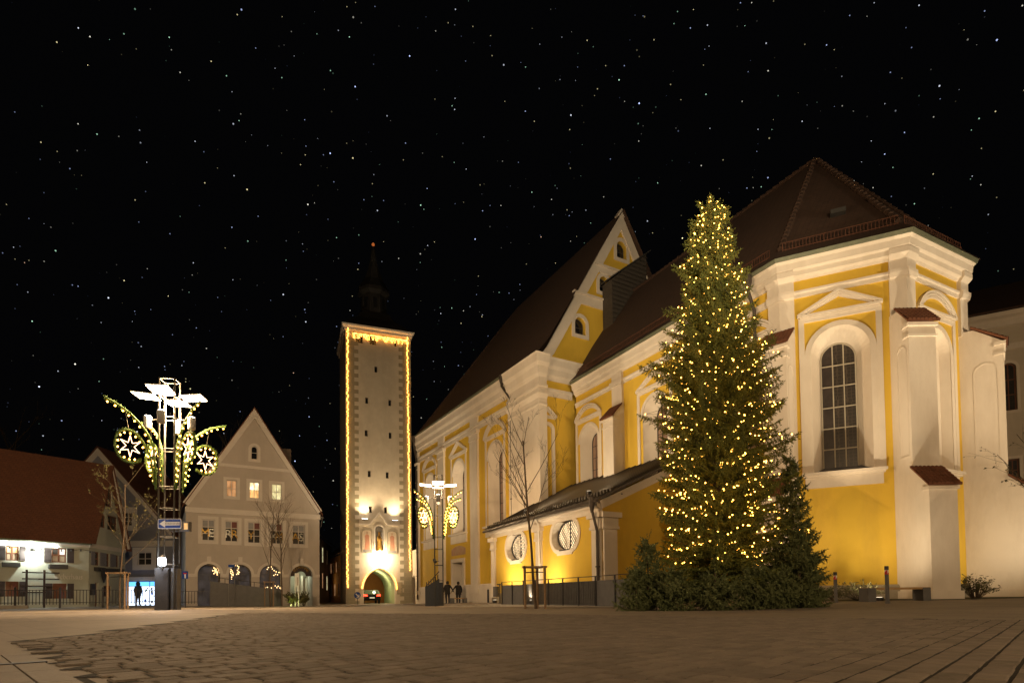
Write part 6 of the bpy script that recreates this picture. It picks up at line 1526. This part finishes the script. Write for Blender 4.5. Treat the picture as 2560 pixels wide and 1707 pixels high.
mb.poly([(p.x, p.y, g(p.x, p.y) + .012) for p in sl]); mb.build('flower_bed', 'soil', None, kind='structure', label='narrow planted strip along the foot of the apse')

# ------------------------------------------------------------------ benches, bollards, bin
def bench(loc, L, rz, h, label):
    t = thing('bench', label, 'bench', loc, 'plaza benches', True, rz)
    for s in (-1, 1): mb = MB(); mb.box((s * (L / 2 - .13), 0, h * .43), (.26, .46, h * .86 + .1)); mb.build('end_block', 'metal_grey', t)
    for k in range(4): mb = MB(); mb.box((0, -.17 + k * .115, h - .035), (L - .02 + .002 * k, .095, .07)); mb.build('seat_slat', 'wood_seat', t)
p = at(2237, 1502, 18.7); bench(gp(p.x, p.y), 2.1, math.radians(4), .44, 'low bench with wooden seat on dark blocks before the apse')
p = at(1146, 1508, 43.6); p.z = -.12; bench(p, 1.25, math.radians(20), .45, 'low bench with wooden seat by the church door')
def bollard(px, py, top, D, label):
    p = at(px, py, D); p = gp(p.x, p.y); h = at(px, top, D).z - p.z; t = thing('bollard', label, 'bollard', p, 'grey bollards with red and white band'); r = .052
    mb = MB(); mb.lathe(p, [(r * 1.25, -.1), (r * 1.25, .05), (r, .06), (r, h - .24)], 14); mb.build('post', 'metal_grey', t, True)
    mb = MB(); mb.lathe(p, [(r, h - .11), (r * 1.03, h - .10), (r * 1.03, h - .01), (r * .9, h)], 14); mb.build('cap', 'metal_dark', t, True)
    mb = MB(); mb.lathe(p, [(r * 1.01, h - .24), (r * 1.01, h - .11)], 14); bn = mb.build('reflective_band', 'sign_white', t, True)
    q = MB()
    for k in range(14):
        w0, w1 = 2 * math.pi * k / 14, 2 * math.pi * (k + 1) / 14; f0, f1 = (k * 3 % 14) / 14, (k * 3 % 14 + 3) / 14
        P_ = lambda w, z: p + V((math.cos(w) * r * 1.03, math.sin(w) * r * 1.03, z)); q.poly([P_(w0, h - .24), P_(w1, h - .24), P_(w1, h - .24 + .13 * min(1, f1)), P_(w0, h - .24 + .13 * f0)])
    sub(q, 'red_stripe', 'sign_red', bn)
bollard(2090, 1509, 1429, 18.4, 'grey bollard with red and white band next to the firs'); bollard(2219, 1506, 1414, 16.4, 'taller-looking grey bollard with red and white band in front of the bench')
p = at(1240, 1504, 30.8); pz = .02; t = thing('litter_bin', 'grey cylindrical litter bin on a post at the railing end', 'litter bin', (p.x, p.y, pz)); c = at(1240, 1478, 30.8)
mb = MB(); mb.lathe((c.x, c.y, c.z), [(.15, -.27), (.16, -.25), (.16, .25), (.14, .27)], 14); mb.build('bin', 'metal_grey', t, True); mb = MB(); q = at(1250, 1504, 30.8); mb.tube([(q.x, q.y, -.2), (q.x, q.y, c.z + .42)], .035, 8); mb.box((q.x - .05, q.y, c.z + .38), (.2, .06, .06)); mb.build('post', 'metal_dark', t)
p = at(1220.5, 1504, 37.5); t = thing('marker_post', 'short dark square post before the church plinth', 'post', (p.x, p.y, -.1)); mb = MB(); mb.box((p.x, p.y, .35), (.12, .12, 1.0)); mb.build('shaft', 'metal_dark', t); mb = MB(); mb.box((p.x, p.y, .86), (.10, .10, .02)); mb.build('cap', 'metal_grey', t)

# ------------------------------------------------------------------ railings and ramps
RA, RB, RC = at(1257, 1500, 30).xy, at(1492, 1500, 22.3).xy, at(1660, 1500, 18.3).xy
rail = thing('railing', 'dark metal railing with bar and solid sections in front of the oval windows', 'railing', (RA.x, RA.y, 0))
def railseg(f, u0, u1, kind, zt0, zt1, zb, parent):
    if kind == 'plate':
        mb = MB(); f.prism(mb, [(u0, zb), (u1, zb), (u1, zt1), (u0, zt0)], -.02, .02); mb.build('solid_panel', 'metal_grey', parent)
    else:
        n = int((u1 - u0) / .125)
        for k in range(n):
            u = u0 + (k + .5) * (u1 - u0) / n; z = zt0 + (zt1 - zt0) * (u - u0) / (u1 - u0); mb = MB(); f.box(mb, u - .02, u + .02, zb, z, -.03, .03); mb.build('bar', 'metal_grey', parent)
        mb = MB(); f.box(mb, u0, u1, zb - .0, zb + .04, -.035, .035); mb.build('bottom_rail', 'metal_grey', parent)
f1, f2 = Fr(RA, RB), Fr(RB, RC)
us = f1.uz(1311, 1490)[0]
railseg(f1, 0, us, 'plate', .97, .97, .0, rail); railseg(f1, us, f1.L, 'bars', .97, .97, .0, rail); railseg(f2, 0, f2.L, 'plate', .97, .97, -.05, rail)
for f, n in ((f1, 7), (f2, 4)):
    for k in range(n):
        u = f.L * k / (n - 1 if f is f2 else n); mb = MB(); f.box(mb, u - .03, u + .03, -.1, 1.14, .03, .07); mb.build('post', 'metal_dark', rail)
    mb = MB(); mb.tube([f.P(0, 1.14, .05), f.P(f.L, 1.14, .05)], .016, 6); mb.build('handrail', 'metal_steel', rail)
mb = MB()
for f in (f1, f2): f.box(mb, -.02, f.L, -.6, -.01, -.12, .14)
mb.build('ramp_wall', 'concrete', None, label='low pale concrete wall under the dark railing', category='wall')
S0, S1 = at(1100, 1513, 35.0).xy, at(1258, 1508, 30.0).xy; f = Fr(S0, S1); tz0, tz1 = -.12, .05
n3 = V((f.n.x, f.n.y, 0)); mb = MB(); top = [V((S0.x, S0.y, tz0)), V((S1.x, S1.y, tz1)), V((SL.x + .5, SL.y, tz1)), V((NL[1].x, NL[1].y, .0)), frN.P(4, tz0), frN.P(4, tz0, 3.0)]
mb.prism([p - V((0, 0, .6)) for p in top], (0, 0, .6)); ter = mb.build('terrace', 'slab', None, kind='structure', label='raised paved terrace in front of the church door')
n_ = 5
for k in range(n_): mb = MB(); f.box(mb, f.L * k / n_ + .01, f.L * (k + 1) / n_ - .01, -.6, -.001 + tz0 + (tz1 - tz0) * k / n_, .001, .06); link('edge_stone', mb.mesh('edge_stone', 'concrete'), ter)
# dark wedge-shaped ramp cheek beside the far lamp
f = Fr(at(1064, 1500, 36.6).xy, at(1098, 1500, 35.6).xy); fz = lambda x, y: f.uz(x, y)
t = thing('ramp_cheek', 'dark metal wedge-shaped ramp side at the foot of the far street lamp', 'ramp', f.P(0, -.3))
mb = MB(); f.prism(mb, [(0, -.5), (f.L, -.5), (f.L, fz(1097, 1446)[1]), (0, fz(1066, 1467)[1])], -.03, .03); mb.build('side_plate', 'metal_dark', t)
mb = MB(); f.box(mb, f.L + .005, f.L + .36, -.5, fz(1105, 1455)[1], -.05, .05); mb.build('end_plate', 'metal_dark', t)
for k in range(6): u = f.L * (k + .5) / 6; z = fz(1066, 1467)[1] + (fz(1097, 1446)[1] - fz(1066, 1467)[1]) * (u / f.L); mb = MB(); f.box(mb, u - .015, u + .015, z, z + .28, -.02, .02); mb.build('baluster', 'metal_dark', t)
mb = MB(); mb.tube([f.P(0, fz(1066, 1467)[1] + .02, 0), f.P(f.L, fz(1097, 1430)[1] + .05, 0)], .03, 6); mb.build('handrail', 'metal_dark', t)
# grey panelled ramp wall before the beige house
f = Fr(at(524.6, 1505, 38.3).xy, at(706, 1500, 40.2).xy); zl, zr_ = f.uz(526, 1452)[1], f.uz(704, 1474)[1]; t = thing('ramp_wall', 'grey metal-panelled ramp wall sloping down before the beige house', 'wall', f.P(0, .1))
for k in range(4):
    a, b = f.L * k / 4, f.L * (k + 1) / 4; mb = MB(); f.prism(mb, [(a + .006, -.4), (b - .006, -.4), (b - .006, zl + (zr_ - zl) * b / f.L), (a + .006, zl + (zr_ - zl) * a / f.L)], -.03, .0); pn = mb.build('panel', 'metal_grey', t)
    q = MB()
    for j in range(10): uu = a + (b - a) * (j + .5) / 10; f.box(q, uu - .012, uu + .012, -.4, zl + (zr_ - zl) * uu / f.L - .03, -.001, .018)
    sub(q, 'rib', 'metal_grey', pn)
for k in range(6): u = f.L * k / 5; z = zl + (zr_ - zl) * u / f.L; mb = MB(); f.box(mb, u - .02, u + .02, z - .1, z + .3, -.08, -.04); mb.build('post', 'metal_dark', t)
mb = MB(); mb.tube([f.P(0, zl + .3, -.06), f.P(f.L, zr_ + .3, -.06)], .018, 6); mb.build('handrail', 'metal_steel', t)
# iron fence before the old house
def fence(a, b, name, label, zlist, sp=.165, curb=True):
    f = Fr(a, b); t = thing(name, label, 'fence', f.P(0, .2)); n = int(f.L / sp); zb0, zt0, zb1, zt1 = zlist
    for k in range(n + 1):
        u = f.L * k / n; zb, zt = zb0 + (zb1 - zb0) * u / f.L, zt0 + (zt1 - zt0) * u / f.L
        mb = MB()
        if k % 13 == 0: f.box(mb, u - .045, u + .045, zb - .3, zt + .14, -.045, .045); mb.build('post', 'metal_dark', t)
        else: f.box(mb, u - .016, u + .016, zb, zt, -.014, .014); mb.build('bar', 'metal_dark', t)
    for dz in (.10, -.04):
        mb = MB(); z_0, z_1 = (zb0 + dz, zb1 + dz) if dz > 0 else (zt0 + dz, zt1 + dz); f.prism(mb, [(0, z_0), (f.L, z_1), (f.L, z_1 + .035), (0, z_0 + .035)], -.02, .02); mb.build('rail', 'metal_dark', t)
    if curb: mb = MB(); f.box(mb, 0, f.L * .34, -.3, zb0 - .05, -.1, .1); mb.build('kerb_wall', 'concrete', t)
fence(at(-80, 1514, 33).xy, at(336, 1510, 36).xy, 'iron_fence', 'black iron bar fence before the old house', (.28, 1.16, .22, 1.12))
fence(at(340, 1510, 37.5).xy, at(396, 1508, 38).xy, 'iron_fence', 'black iron fence before the blue shop window', (.25, 1.1, .25, 1.1), curb=False)
fence(at(449, 1507, 37).xy, at(523, 1504, 38).xy, 'iron_fence', 'dark iron fence between lamp cabinet and ramp wall', (.18, 1.0, .18, 1.0), curb=False)

# ------------------------------------------------------------------ people
def person(loc, rz, H, label, coat, arm_out=0, bag=False, hood=False):
    k = H / 1.75; t = thing('person', label, 'person', loc, None, True, rz)
    vs = [((0, 0, .95), .15), ((0, 0, 1.15), .155), ((0, 0, 1.36), .17), ((0, .01, 1.49), .075), ((0, 0, 1.58), .088), ((0, -.005, 1.68), .095)]
    ed = [(0, 1), (1, 2), (2, 3), (3, 4), (4, 5)]
    def add(p, r, par): vs.append((p, r)); ed.append((par, len(vs) - 1)); return len(vs) - 1
    hands = []
    for s in (-1, 1):
        sh = add((s * .19, .0, 1.41), .082, 2)
        if s == arm_out: el = add((s * .36, -.02, 1.18), .06, sh); wr = add((s * .50, -.08, .98), .042, el); hd = add((s * .54, -.10, .92), .034, wr); hands.append(((s * .54, -.10, .92), (s * .4, -.2, -.6)))
        else: el = add((s * .27, .02, 1.14), .065, sh); wr = add((s * .27, -.06, .90), .045, el); hd = add((s * .265, -.08, .83), .036, wr); hands.append(((s * .265, -.08, .83), (0, -.15, -1)))
        hp = add((s * .10, 0, .88), .125, 0); kn = add((s * .11, -.02 * s, .50), .078, hp); an = add((s * .11, .02 + .05 * s, .09), .052, kn); add((s * .12, -.13 + .05 * s, .045), .045, an)
    me = bpy.data.meshes.new('body'); me.from_pydata([tuple(V(p) * k) for p, r in vs], ed, []); o = bpy.data.objects.new('body', me); COL.objects.link(o)
    sk = o.modifiers.new('skin', 'SKIN'); sd = o.modifiers.new('sub', 'SUBSURF'); sd.levels = 2; sd.render_levels = 2
    for i, (p, r) in enumerate(vs): sv = me.skin_vertices[0].data[i]; sv.radius = (r * k, r * k * (.78 if i in (1, 2) else 1)); sv.use_root = (i == 0)
    bm_ = bpy.data.meshes.new_from_object(o.evaluated_get(bpy.context.evaluated_depsgraph_get())); bpy.data.objects.remove(o)
    bm_.materials.clear()
    for m_ in (coat, 'trouser', 'skin', 'hair'): bm_.materials.append(M(m_))
    for pl in bm_.polygons:
        c = pl.center / k; pl.use_smooth = True
        pl.material_index = 2 if c.z > 1.50 else (1 if (c.z < .80 and abs(c.x) < .22) else (2 if c.z < .9 and abs(c.x) > .22 else 0))
        if c.z < .07: pl.material_index = 3
    b = link('body', bm_, t)
    fg = MB()      # fingers
    for hp_, d in hands:
        d = V(d).normalized(); sd_ = d.cross(V((0, 1, 0))).normalized(); bs = V(hp_)
        for q in range(4): a = bs + sd_ * (q - 1.5) * .018 + d * .03; L_ = (.06, .075, .08, .07)[q]; fg.tube([a * k, (a + d * L_ * .6) * k, (a + d * L_ + V((0, -.012, 0))) * k], .009 * k, 5, r2=.006 * k)
        a = bs + sd_ * .035; fg.tube([a * k, (a + d * .03 + sd_ * .02) * k, (a + d * .06 + sd_ * .02) * k], .010 * k, 5, r2=.007 * k)
    sub(fg, 'fingers', 'skin', b, True)
    hm = MB(); c = V((0, .015, 1.655)) * k
    if hood: hm.lathe(c, [(.13 * k, -.16 * k), (.15 * k, -.05 * k), (.13 * k, .07 * k), (.06 * k, .14 * k), (.01, .15 * k)], 10)
    else: hm.lathe(c, [(.09 * k, -.13 * k), (.118 * k, -.03 * k), (.108 * k, .06 * k), (.06 * k, .115 * k), (.01, .125 * k)], 10)
    hm.build('hood' if hood else 'hair', coat if hood else 'hair', t, True)
    fc = MB(); y = -.094 * k; fc.prism([(-.012 * k, y, 1.60 * k), (.012 * k, y, 1.60 * k), (0, y - .0 * k, 1.645 * k)], (0, -.022 * k, -.004)); 
    for s in (-1, 1): fc.lathe((s * .032 * k, y - .004, 1.645 * k), [(.002, -.008), (.011, 0), (.002, .008)], 6)
    fc.build('face', 'skin', t)
    cm = MB(); cm.lathe((0, 0, 0), [(.215 * k, .74 * k), (.205 * k, .95 * k), (.195 * k, 1.1 * k), (.215 * k, 1.3 * k), (.18 * k, 1.43 * k), (.08 * k, 1.50 * k)], 12)
    for i in range(len(cm.v)): x, y, z = cm.v[i]; cm.v[i] = (x * 1.05, y * .78, z)
    cm.build('coat', coat, t, True)
    return t
p = at(345, 1512, 43); person(gp(p.x, p.y, .02), math.pi, 1.75, 'person in dark hooded jacket standing before the blue shop window', 'coat_blue', 0, hood=True)
p = at(1119, 1509, 44.2); p.z = -.12; person(p, math.pi + .35, 1.72, 'person in long dark coat holding hands near the church door, long hair', 'coat', -1)
p = at(1146, 1509, 44.4); p.z = -.12; person(p, math.pi + .2, 1.68, 'person in dark jacket holding hands, nearer the church door', 'coat', 1)

# ------------------------------------------------------------------ floodlights standing on the ground and on the lean-to roof
WARM = (1, .80, .52)
def flood(p, tgt, power, ang, label, col=WARM, r=.12, blend=.9, h=.16):
    p = V(p); t = thing('floodlight', label, 'lamp', p, 'ground floodlights'); mb = MB(); mb.lathe(p, [(.11, -.05), (.13, .02), (.13, h * .7), (.10, h * .75)], 12); mb.build('housing', 'metal_dark', t, True)
    mb = MB(); mb.lathe(p, [(.09, h * .76), (.09, h * .8)], 12); mb.build('lens', 'flood_lens', t); lamp_light('beam', 'SPOT', p + V((0, 0, h + .05)), power, col, t, r, tgt, ang, blend); return t
fa = flood(gp(12.25, 19.35), frA.P(frA.L * .5, 17), 1450, 52, 'ground floodlight under the bench before the apse window', blend=1); lamp_light('wide_beam', 'SPOT', gp(12.25, 19.35, .22), 215, WARM, fa, .12, frA.P(frA.L * .5, 6), 140, 1)
fb = flood(gp(19.0, 19.4), frB.P(frB.L * .5, 17), 1450, 52, 'assumed unseen ground floodlight before the blind apse niche', blend=1); lamp_light('wide_beam', 'SPOT', gp(19.0, 19.4, .22), 215, WARM, fb, .12, frB.P(frB.L * .5, 6), 140, 1)  # lamp outside the frame, assumed from how this facet is lit
flood(frS.P(3.2, .1, 1.25), frS.P(3.3, 2.6), 230, 130, 'assumed ground floodlight behind the railing under the first oval window', blend=1)  # assumed source for the bright lean-to front, hidden by the railing
flood(frS.P(7.6, .1, 1.25), frS.P(7.7, 2.6), 210, 130, 'assumed ground floodlight behind the railing under the second oval window', blend=1)  # second assumed source for the lean-to front
pr_ = eL.lerp(eR, .35).lerp(topL.lerp(topR2, .35), .12); flood(pr_ + V((0, 0, .25)), frC.P(5.0, 11), 330, 130, 'assumed floodlight on the lean-to eave facing the first choir window', r=.15)  # assumed lamp added to light the choir wall from below
pr_ = eL.lerp(eR, .85).lerp(topL.lerp(topR2, .85), .12); flood(pr_ + V((0, 0, .25)), frC.P(10.5, 11), 230, 125, 'assumed floodlight on the lean-to eave facing the second choir window', r=.15)  # likewise assumed, lights the nearer choir bay
def mast_spot(p, tgt, power, ang, label, mast):
    p = V(p); d = (V(tgt) - p).normalized(); t = thing('floodlight', label, 'lamp', p, 'floodlights on lamp masts'); mb = MB(); mb.tube([p - d * .3, p - d * .25, p], .10, 12); mb.build('housing', 'metal_dark', t, True)
    mb = MB(); mb.tube([p + d * .002, p + d * .012], .085, 12); mb.build('lens', 'lamp_lens', t); mb = MB(); mb.tube([p - d * .2, V((mast.x, mast.y, p.z - .1))], .018, 6); mb.build('bracket', 'metal_dark', t)
    lamp_light('beam', 'SPOT', p + d * .05, power, WARM, t, .12, tgt, ang, 1)
mast_spot((pl2.x - .3, pl2.y + .2, 2.7), frT.P(3.2, 17, 0), 2300, 70, 'twin-bracket floodlight on the far street lamp aimed at the tower', pl2)
mast_spot((5.5, -8.3, 6.4), frG.P(5, 19), 9500, 34, 'added unseen floodlight behind the viewpoint, brightening the church gable', V((5.5, -9, 0)))  # out of view, added only to brighten gable and choir roof
mast_spot((23.5, 6.5, 6.2), (14.5, 25, 17), 2000, 60, 'added unseen floodlight out beside the apse, brightening the apse roof', V((24, 6.5, 0)))  # another added helper outside the frame, lifts the apse roof
for o in list(bpy.data.objects):
    if 'absb' in o.keys(): del o['absb']
